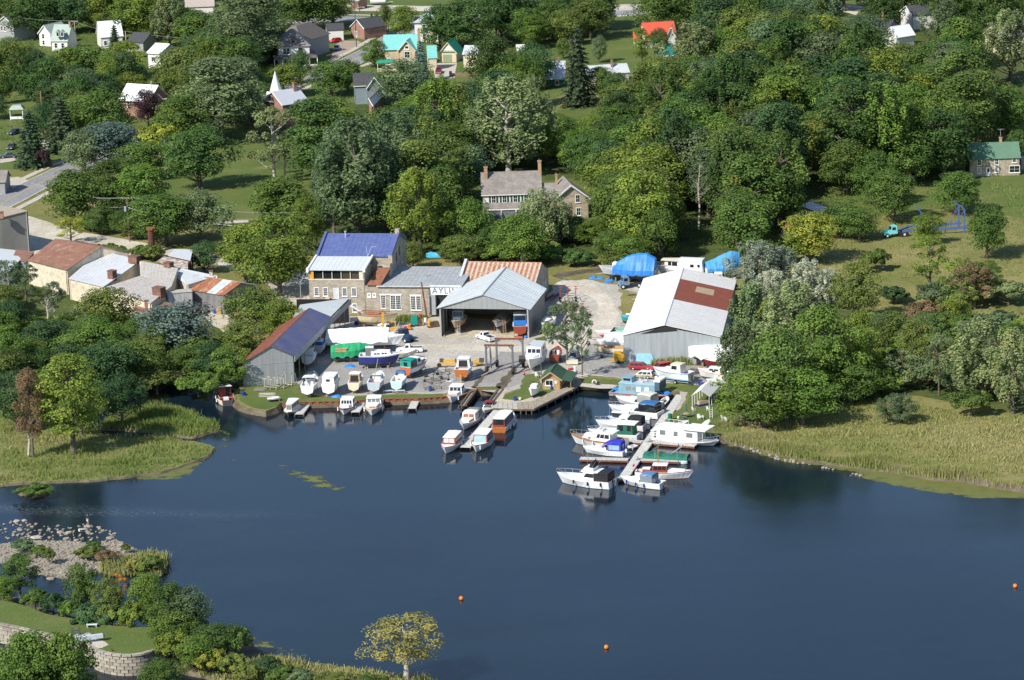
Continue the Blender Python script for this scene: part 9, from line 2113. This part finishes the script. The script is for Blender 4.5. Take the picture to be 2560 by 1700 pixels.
wood([(1235,285),(1440,285),(1420,420),(1380,430),(1270,390)],14,GREENS,size=(8,11),seed=19,gap=5)
wood([(690,200),(800,190),(900,260),(860,300),(700,260)],10,GREENS,size=(8,11),seed=20,gap=5)
wood([(0,100),(60,110),(60,230),(0,230)],5,GREENS,size=(7,9),seed=22,gap=4)
wood([(0,0),(640,0),(660,300),(560,330),(0,330)],34,GREENS,size=(6,9.5),seed=23,gap=2.5)
wood([(560,60),(620,40),(640,130),(600,170),(560,140)],5,('olive','silverdark'),size=(7,9),seed=9)
wood([(1100,60),(1420,60),(1420,75),(1300,110),(1190,90),(1100,90)],12,GREENS,size=(8,11),seed=10)
wood([(0,800),(250,800),(560,800),(555,880),(330,870),(240,930),(0,950)],20,('deep','mid','dark','olive','bright'),kinds=('round','round','bush'),size=(6,9.5),seed=11,gap=4)
wood([(0,720),(230,740),(330,770),(400,770),(480,800),(300,820),(0,810)],14,('deep','mid','olive','yelgreen'),kinds=('round','bush'),size=(6,9),seed=12,gap=4)
wood([(2000,690),(2361,690),(2361,950),(2240,940),(2100,920),(2050,860),(2000,800)],44,('olive','mid','silver','yelgreen','brown','silverdark','bright'),kinds=('bush','bush','round','sparse'),size=(4.5,8.5),seed=13,gap=3,autumn=.8,hfac=(.9,1.3))
wood([(1700,900),(1800,870),(2000,880),(2080,900),(1980,930),(1760,940)],14,('mid','bright','yelgreen'),kinds=('bush',),size=(4,7),seed=14,gap=2.5,autumn=.5)
wood([(120,560),(360,590),(350,610),(250,620),(200,595)],9,('mid','olive','bright'),kinds=('bush',),size=(3.5,5),seed=15,gap=2)
wood([(180,530),(300,560),(420,585),(520,600),(520,590),(400,560),(300,545),(180,510)],12,('mid','dark','bright','olive'),kinds=('bush','round'),size=(4.5,7),seed=16,gap=3)
wood([(480,740),(560,760),(560,850),(500,840)],5,('olive','mid'),kinds=('bush',),size=(4,6),seed=17,gap=2)
wood([(1440,845),(1300,845),(1230,590),(1240,580)],0,GREENS)
# bare dead trees
def dead(px,top,h_,label,wide=.3,seed=1):
 rr_=random.Random(seed);px*=KK;top*=KK;h_*=KK;s=mpp(top+h_);hm=h_*s;x,y,z=gp(px,top,hm);t=thing('dead_tree',label,'dead tree',(x,y,z));m=MB()
 m.path([(0,0,-.3)],.1);pts=[(0,0,-.3),(.3,0,hm*.35),(.1,.2,hm*.65),(.6,0,hm)]
 for i in range(3):m.tube(pts[i],pts[i+1],.3-i*.08,.22-i*.08,n=6)
 m.build('trunk',BARKP,t);m=MB()
 for i in range(14):
  f=rr_.uniform(.4,.95);a=rr_.uniform(0,6.28);l=hm*wide*(1.1-f);b=(.2*f,0,hm*f);e=(b[0]+l*math.cos(a),l*math.sin(a),b[2]+l*rr_.uniform(.5,1.2));m.tube(b,e,.06,.02,n=4)
  for _ in range(2):m.tube(e,(e[0]+rr_.uniform(-.6,.6),e[1]+rr_.uniform(-.6,.6),e[2]+rr_.uniform(.3,1)),.025,.01,n=3)
 m.build('branches',BARKP,t)
dead(1608,378,150,'tall pale dead trunk standing out of the wood above the barn',seed=2);dead(650,300,115,'pale dead forked trunk at the edge of the left lawn',.5,3);dead(2160,780,70,'bare grey snag in the scrub behind the marsh',seed=4);dead(1640,200,60,'cluster of bare grey branches in the middle of the wood',.8,5);dead(1480,300,60,'small bare white-barked snag by the autumn bushes',.5,6)
dead(60,960,90,'leaning pinkish bare trunks under the brown-leaved tree',.2,7);dead(105,690,60,'pale birch-like stems in front of the brown-roofed mill',.4,8)
# the understorey that fills the ground between the trunks
def understory(polys,n,seed,name='undergrowth',label='leafy undergrowth covering the woodland floor',hz=1.6,size=.34):
 rg=np.random.default_rng(seed);pts=[]
 per=n//len(polys)
 for i,pl_ in enumerate(polys):
  w_=px2w([(p[0]*KK,p[1]*KK)for p in pl_]);A_=abs(sum(w_[k][0]*w_[(k+1)%len(w_)][1]-w_[(k+1)%len(w_)][0]*w_[k][1]for k in range(len(w_))))/2
  for q in scatter([(p[0]*KK,p[1]*KK)for p in pl_],int(n*A_/40000),None,seed+i):
   px,py=proj(*q)
   if any(c[0]<px<c[2]and c[1]<py<c[3]+2 for c in CLEAR):continue
   pts.append(q)
 base=np.array(pts);f=9;C_=np.repeat(base,f,0)+rg.normal(size=(len(base)*f,3))*np.array((.75,.75,.0));C_[:,2]+=np.abs(rg.normal(size=len(C_)))*hz*.5
 Nn=rg.normal(size=C_.shape)*.5+np.array((0,0,1));bt=np.repeat(rg.uniform(.1,.8,len(base)),f)
 me=cards_mesh(name,C_,Nn,size*rg.uniform(.8,1.6,len(C_)),np.clip(bt+rg.normal(size=len(C_))*.12,0,1));o=bpy.data.objects.new(name,me);COL.objects.link(o);o['kind']='stuff';o['label']=label;o.color=(.1,.16,.04,1);return o
 # labels: each tree told by colour, form and the nearest thing beside it
LM=[('the spired house',690,260),('the porch house',740,140),('the turquoise-roofed house',1010,150),('the green garage',1120,140),('the tall white house',1070,90),('the mint house',135,100),('the white steep-roofed house',280,95),('the white-roofed brick house',330,250),('the mint green pavilion',44,290),
('the farmhouse',1280,520),('the farmhouse wing',1430,530),('the green cottage',1388,210),('the coral roof house',1650,110),('the stone mill',850,700),('the stone workshop',1010,760),('the striped-roof building',1260,700),('the big blue-covered boat',1565,690),('the barn',1680,850),('the weathered shack',2005,560),('the aqua truck',2230,590),('the blue lift frame',2350,580),
('the green roof stone house',2490,430),('the white marquee',1755,1020),('the grey warehouse',40,620),('the brown-roofed mill',160,680),('the striped shed',560,750),('the red sports car',497,780),('the rusted stack',380,620),('the grey shed gable',670,950),('the creek mouth',350,940),('the curved lock wall',320,1650),('the white bench',230,1568),('the angler',220,1310),('the top edge house',500,16),('the white gable house',390,150),
('the dark chimney house',2200,72),('the beige gable house',2480,95),('the basketball hoop',1302,136),('the left lawn',600,480),('the slate gabled houses',915,215),('the wooden hut',1390,970),('the reed bank bend',2160,1170),('the left marsh tip',530,1110),('the teal roof garage',1660,140),('the white verge house',2268,40),('the left edge drive',30,400),('the grey utility pole',324,604)]
groups={}
for t in TREES:
 px,py=proj(t[0].location.x,t[0].location.y,t[0].location.z);lm=min(LM,key=lambda l:(l[1]-px)**2+((l[2]-py)*1.6)**2);dx,dy=px-lm[1],py-lm[2]
 rel=(f'behind and {"left" if dx < 0 else "right"} of' if dy<-15 and abs(dx)>40 else 'behind' if dy<-15 else f'before and {"left" if dx < 0 else "right"} of' if dy>15 and abs(dx)>40 else 'before' if dy>15 else('just left of' if dx<0 else 'just right of'))
 sz='tiny' if t[5]<3 else 'small' if t[5]<6 else 'large' if t[5]>13 else ''
 key=(sz,t[2],t[1],rel,lm[0]);groups.setdefault(key,[]).append((math.hypot(dx,dy*1.6),t))
ORD=['nearest','second nearest','third nearest','fourth nearest','fifth nearest','sixth nearest','seventh nearest','eighth nearest','ninth nearest','tenth nearest']
for(sz,col,kind,rel,lm),ts in groups.items():
 ts.sort(key=lambda a:a[0]);d=' '.join(k for k in(sz,CNAME[col],NM[kind][1])if k)
 for i,(_,t)in enumerate(ts):t[0]['label']=(f'{d} {rel} {lm}' if len(ts)==1 else f'{d} {rel} {lm}, {ORD[min(9, i)]}')
for t in TREES:t[0]['group']={'tree':'trees of the woods and gardens','shrub':'shrubs and thickets','conifer':'conifers among the trees'}[NM[t[1]][2]]
# reeds, tall grass and meadow tufts
def mat_blade():
 m,nt,bs=new_mat('grass_blades');at=N(nt,'ShaderNodeAttribute');at.attribute_name='tint'
 c=ramp(nt,at.outputs['Fac'],[(0,(.11,.17,.035)),(.4,(.19,.225,.06)),(.7,(.31,.29,.12)),(1,(.42,.33,.17))]);nt.links.new(c,bs.inputs['Base Color']);bs.inputs['Roughness'].default_value=.8;bs.inputs['Specular IOR Level'].default_value=.15;return m
BLADE=mat_blade()
def blades(name,label,pts,hgt,wd,lean,tint,seed=1,n_per=4):
 rg=np.random.default_rng(seed);P_=np.repeat(np.array(pts),n_per,0);hgt=hgt*(.45+1.1*np.repeat(np.array([lowf(q[0],q[1],.45)for q in pts]),n_per));n=len(P_);P_[:,:2]+=rg.normal(size=(n,2))*.35
 a=rg.uniform(0,2*PI,n);h=hgt*rg.uniform(.55,1.2,n);w_=wd*rg.uniform(.7,1.4,n);d=np.stack([np.cos(a),np.sin(a),np.zeros(n)],1)*w_[:,None]
 tip=P_+np.stack([rg.normal(size=n)*lean*h,rg.normal(size=n)*lean*h,h],1)
 v=np.stack([P_-d,P_+d,tip+d*.25,tip-d*.25],1).reshape(-1,3);tt=np.clip(np.repeat(np.repeat(np.array(tint),n_per),1)+rg.normal(size=n)*.12,0,1)
 me=bpy.data.meshes.new(name);me.from_pydata(v.tolist(),[],np.arange(4*n).reshape(-1,4).tolist());me.materials.append(BLADE);at=me.attributes.new('tint','FLOAT','POINT');at.data.foreach_set('value',np.repeat(tt,4).astype(np.float32))
 o=bpy.data.objects.new(name,me);COL.objects.link(o);o['kind']='stuff';o['label']=label;return o
def scatter(poly_px,n,z,seed,zf=None):
 rr_=random.Random(seed);w_=px2w(poly_px,z)if z is not None else px2w(poly_px);xs=[p[0]for p in w_];ys=[p[1]for p in w_];out=[]
 while len(out)<n:
  x,y=rr_.uniform(min(xs),max(xs)),rr_.uniform(min(ys),max(ys))
  if inpoly(x,y,w_):out.append((x,y,(z if z is not None else terr(y))-.05))
 return out
def lowf(x,y,k=.09):return.5+.25*math.sin(x*k+1.3*math.sin(y*k*.7))+.25*math.sin(y*k*1.7+x*.05)
reed=[(1770,1080)]+[(p[0],p[1]-1)for p in MARSH_EDGE[:-1]]+[(2700,1240),(2700,1225),(2560,1206),(2408,1182),(2256,1162),(2100,1138),(2000,1122),(1900,1095),(1800,1070)]
p_=scatter(reed,9000,.3,1);blades('reeds','tall green and tan reeds along the right shore',p_,1.25,.045,.18,[min(1,.2+.6*lowf(q[0],q[1],.13))for q in p_],1)
mead=[(1800,1040),(1990,1010),(2200,1000),(2400,1030),(2600,1050),(2700,1060),(2700,1200),(2408,1175),(2100,1130),(1900,1085),(1800,1070)]
p_=scatter(mead,9000,None,2);blades('marsh_grass','tan-green tall grass of the right marsh',p_,.45,.06,.45,[min(1,.3+.5*lowf(q[0],q[1],.07))for q in p_],2,3)
p_=scatter(MARSH_L1[1:17]+[(345,960),(120,1000),(0,1010)],5500,.3,3);blades('marsh_grass','grass and sedge on the left marsh',p_,.6,.06,.45,[min(1,.0+.6*lowf(q[0],q[1],.12))for q in p_],3,3)
p_=scatter(MARSH_L2,2600,.3,4);blades('reeds','reeds on the upper lobe of the left marsh',p_,.9,.06,.25,[min(1,.1+.5*lowf(q[0],q[1],.12))for q in p_],4,3)
p_=scatter([(2070,470),(2300,440),(2640,470),(2640,700),(2400,690),(2250,700),(2080,700),(1960,720),(1990,640)],6000,None,5);blades('meadow_grass','rough grass of the meadow round the aqua truck',p_,.28,.09,.5,[min(1,.08+.3*lowf(q[0],q[1],.05))for q in p_],5,3)
p_=scatter([(440,1660),(560,1668),(700,1652),(900,1680),(1100,1708),(900,1720),(620,1705),(520,1690)],1600,.6,6);blades('bank_grass','mixed grass and weeds on the lower bank',p_,.9,.09,.3,[.35+.3*lowf(q[0],q[1],.2)for q in p_],6,4)
p_=scatter([(330,1395),(385,1380),(420,1405),(400,1440),(340,1438),(270,1440),(250,1420),(300,1415)],900,.2,7);blades('reeds','dense ochre-green rush clump at the tip of the rapids',p_,1.3,.08,.15,[.45+.2*lowf(q[0],q[1],.3)for q in p_],7,5)
p_=scatter([(1640,905),(1690,895),(1730,905),(1725,915),(1630,914)],260,None,8);blades('weeds','tall weeds at the foot of the barn front',p_,1.3,.08,.2,[.45]*260,8,5)
p_=scatter([(1000,795),(1060,792),(1065,802),(1030,808),(990,806)],200,None,9);blades('weeds','weeds along the workshop wall',p_,.9,.08,.3,[.2]*200,9,5)
understory([[(640,280),(760,230),(1100,200),(1250,270),(1420,270),(1500,200),(1800,120),(2361,120),(2361,300),(2100,430),(1950,480),(1750,625),(1400,612),(1260,615),(940,600),(700,420)],
[(0,800),(0,700),(230,690),(480,780),(560,820),(555,880),(330,870),(240,930),(0,940)],[(0,0),(640,0),(640,330),(560,335),(0,330)],[(1700,900),(1800,740),(2000,680),(2361,690),(2361,940),(2100,920),(1980,930),(1760,935)],[(120,480),(560,560),(540,590),(420,580),(180,520)]],3600,51)
# ------------------------------------------------------------------ stones of the rapids
def mat_rock():
 m,nt,bs=new_mat('river_stone');oi=N(nt,'ShaderNodeObjectInfo');geo=N(nt,'ShaderNodeNewGeometry').outputs['Position']
 c=ramp(nt,oi.outputs['Random'],[(0,(.29,.255,.205)),(.5,(.38,.34,.28)),(1,(.5,.45,.375))]);f=ramp(nt,noise(nt,geo,2.5,6,.7),[(.3,.65),(.7,1.2)])
 nt.links.new(mixc(nt,1,c,f,'MULTIPLY'),bs.inputs['Base Color']);bs.inputs['Roughness'].default_value=.9;return m
ROCK=mat_rock()
rp=[]
rr_=random.Random(21)
def rock_geo(rg):
 k=rg.choice((5,6,7));top=[];bot=[]
 for i in range(k):
  a=2*PI*i/k+rg.uniform(-.25,.25);r=rg.uniform(.7,1.1);bot.append((r*math.cos(a),r*.7*math.sin(a),-.5));top.append((r*.85*math.cos(a),r*.6*math.sin(a),rg.uniform(.55,.9)))
 return bot+top,[tuple(range(k-1,-1,-1)),tuple(range(k,2*k))]+[(i,(i+1)%k,k+(i+1)%k,k+i)for i in range(k)]
for i in range(7):v,f=rock_geo(rr_);me=bpy.data.meshes.new('rock');me.from_pydata(v,[],f);me.materials.append(ROCK);rp.append(me)
BED=[(-60,1370),(20,1358),(60,1352),(150,1352),(230,1358),(290,1350),(345,1375),(350,1392),(320,1410),(260,1430),(180,1445),(120,1440),(80,1430),(40,1412),(-60,1400)]
FRINGE=[(-40,1330),(30,1296),(60,1308),(110,1312),(150,1310),(190,1308),(240,1316),(285,1330),(290,1345),(240,1352),(150,1350),(60,1350),(-40,1352)]
sheet('stone_bar',jag(px2w(BED,.1),1.2,.4),.1,mat_ground('bar_gravel',[(.12,.11,.08),(.2,.18,.13),(.28,.25,.2)],.3,2.5),skirt=(.8,-.4),skirt_mat=G_SOIL)
cand=[(p,rr_.uniform(.28,.62))for p in scatter(BED,240,.1,31)]+[(p,rr_.uniform(.15,.42))for p in scatter(FRINGE,44,0,32)]+[((*ray(a,b,.1),.05),s*.62)for a,b,s in((90,1343,1.8),(42,1302,1.1),(60,1301,1.0),(165,1347,1.1),(190,1350,1.0),(208,1322,1.3),(150,1330,1.3),(170,1332,1.4),(275,1345,1.5),(222,1315,1.4),(20,1390,1.6),(70,1380,1.5),(126,1446,1.2))]
for(p,s)in cand:
 o=bpy.data.objects.new('rock',rr_.choice(rp));COL.objects.link(o);o.location=(p[0],p[1],.08);o.scale=(s,s*rr_.uniform(.8,1.2),s*rr_.uniform(.16,.3));o.rotation_euler=(rr_.uniform(-.15,.15),rr_.uniform(-.15,.15),rr_.uniform(-.4,.6))
 tag(o,'flat pale river stone among the rapids below the angler','rock','flat stones of the rapids')
m=MB()
for p in scatter(BED,2600,.1,33)+scatter(FRINGE,110,0,34):
 v,f=rock_geo(rr_);s=rr_.uniform(.14,.4);a=rr_.uniform(0,6.28);m.add([(p[0]+s*(q[0]*math.cos(a)-q[1]*math.sin(a)),p[1]+s*(q[0]*math.sin(a)+q[1]*math.cos(a)),.12+q[2]*s*.5)for q in v],f)
o=m.build('rubble',ROCK);o['kind']='stuff';o['label']='smaller stones filling the rapids bed'
m=MB()
for pl_ in([(560,985),(600,1003),(660,1026),(700,1014)],[(1686,1036),(1706,1008),(1724,984)],[(1840,1104),(1900,1128),(1980,1150),(2150,1186)]):
 for a,b in zip(pl_,pl_[1:]):
  for i in range(16):t_=rr_.random();x,y=ray(a[0]+(b[0]-a[0])*t_,a[1]+(b[1]-a[1])*t_,.3);v,f=rock_geo(rr_);s=rr_.uniform(.12,.4);x+=rr_.gauss(0,.5);y+=rr_.gauss(0,.8);m.add([(x+s*q[0],y+s*q[1],.15+q[2]*s*.7)for q in v],f)
o=m.build('shore_stones',ROCK);o['kind']='stuff';o['label']='stones along the water edge'
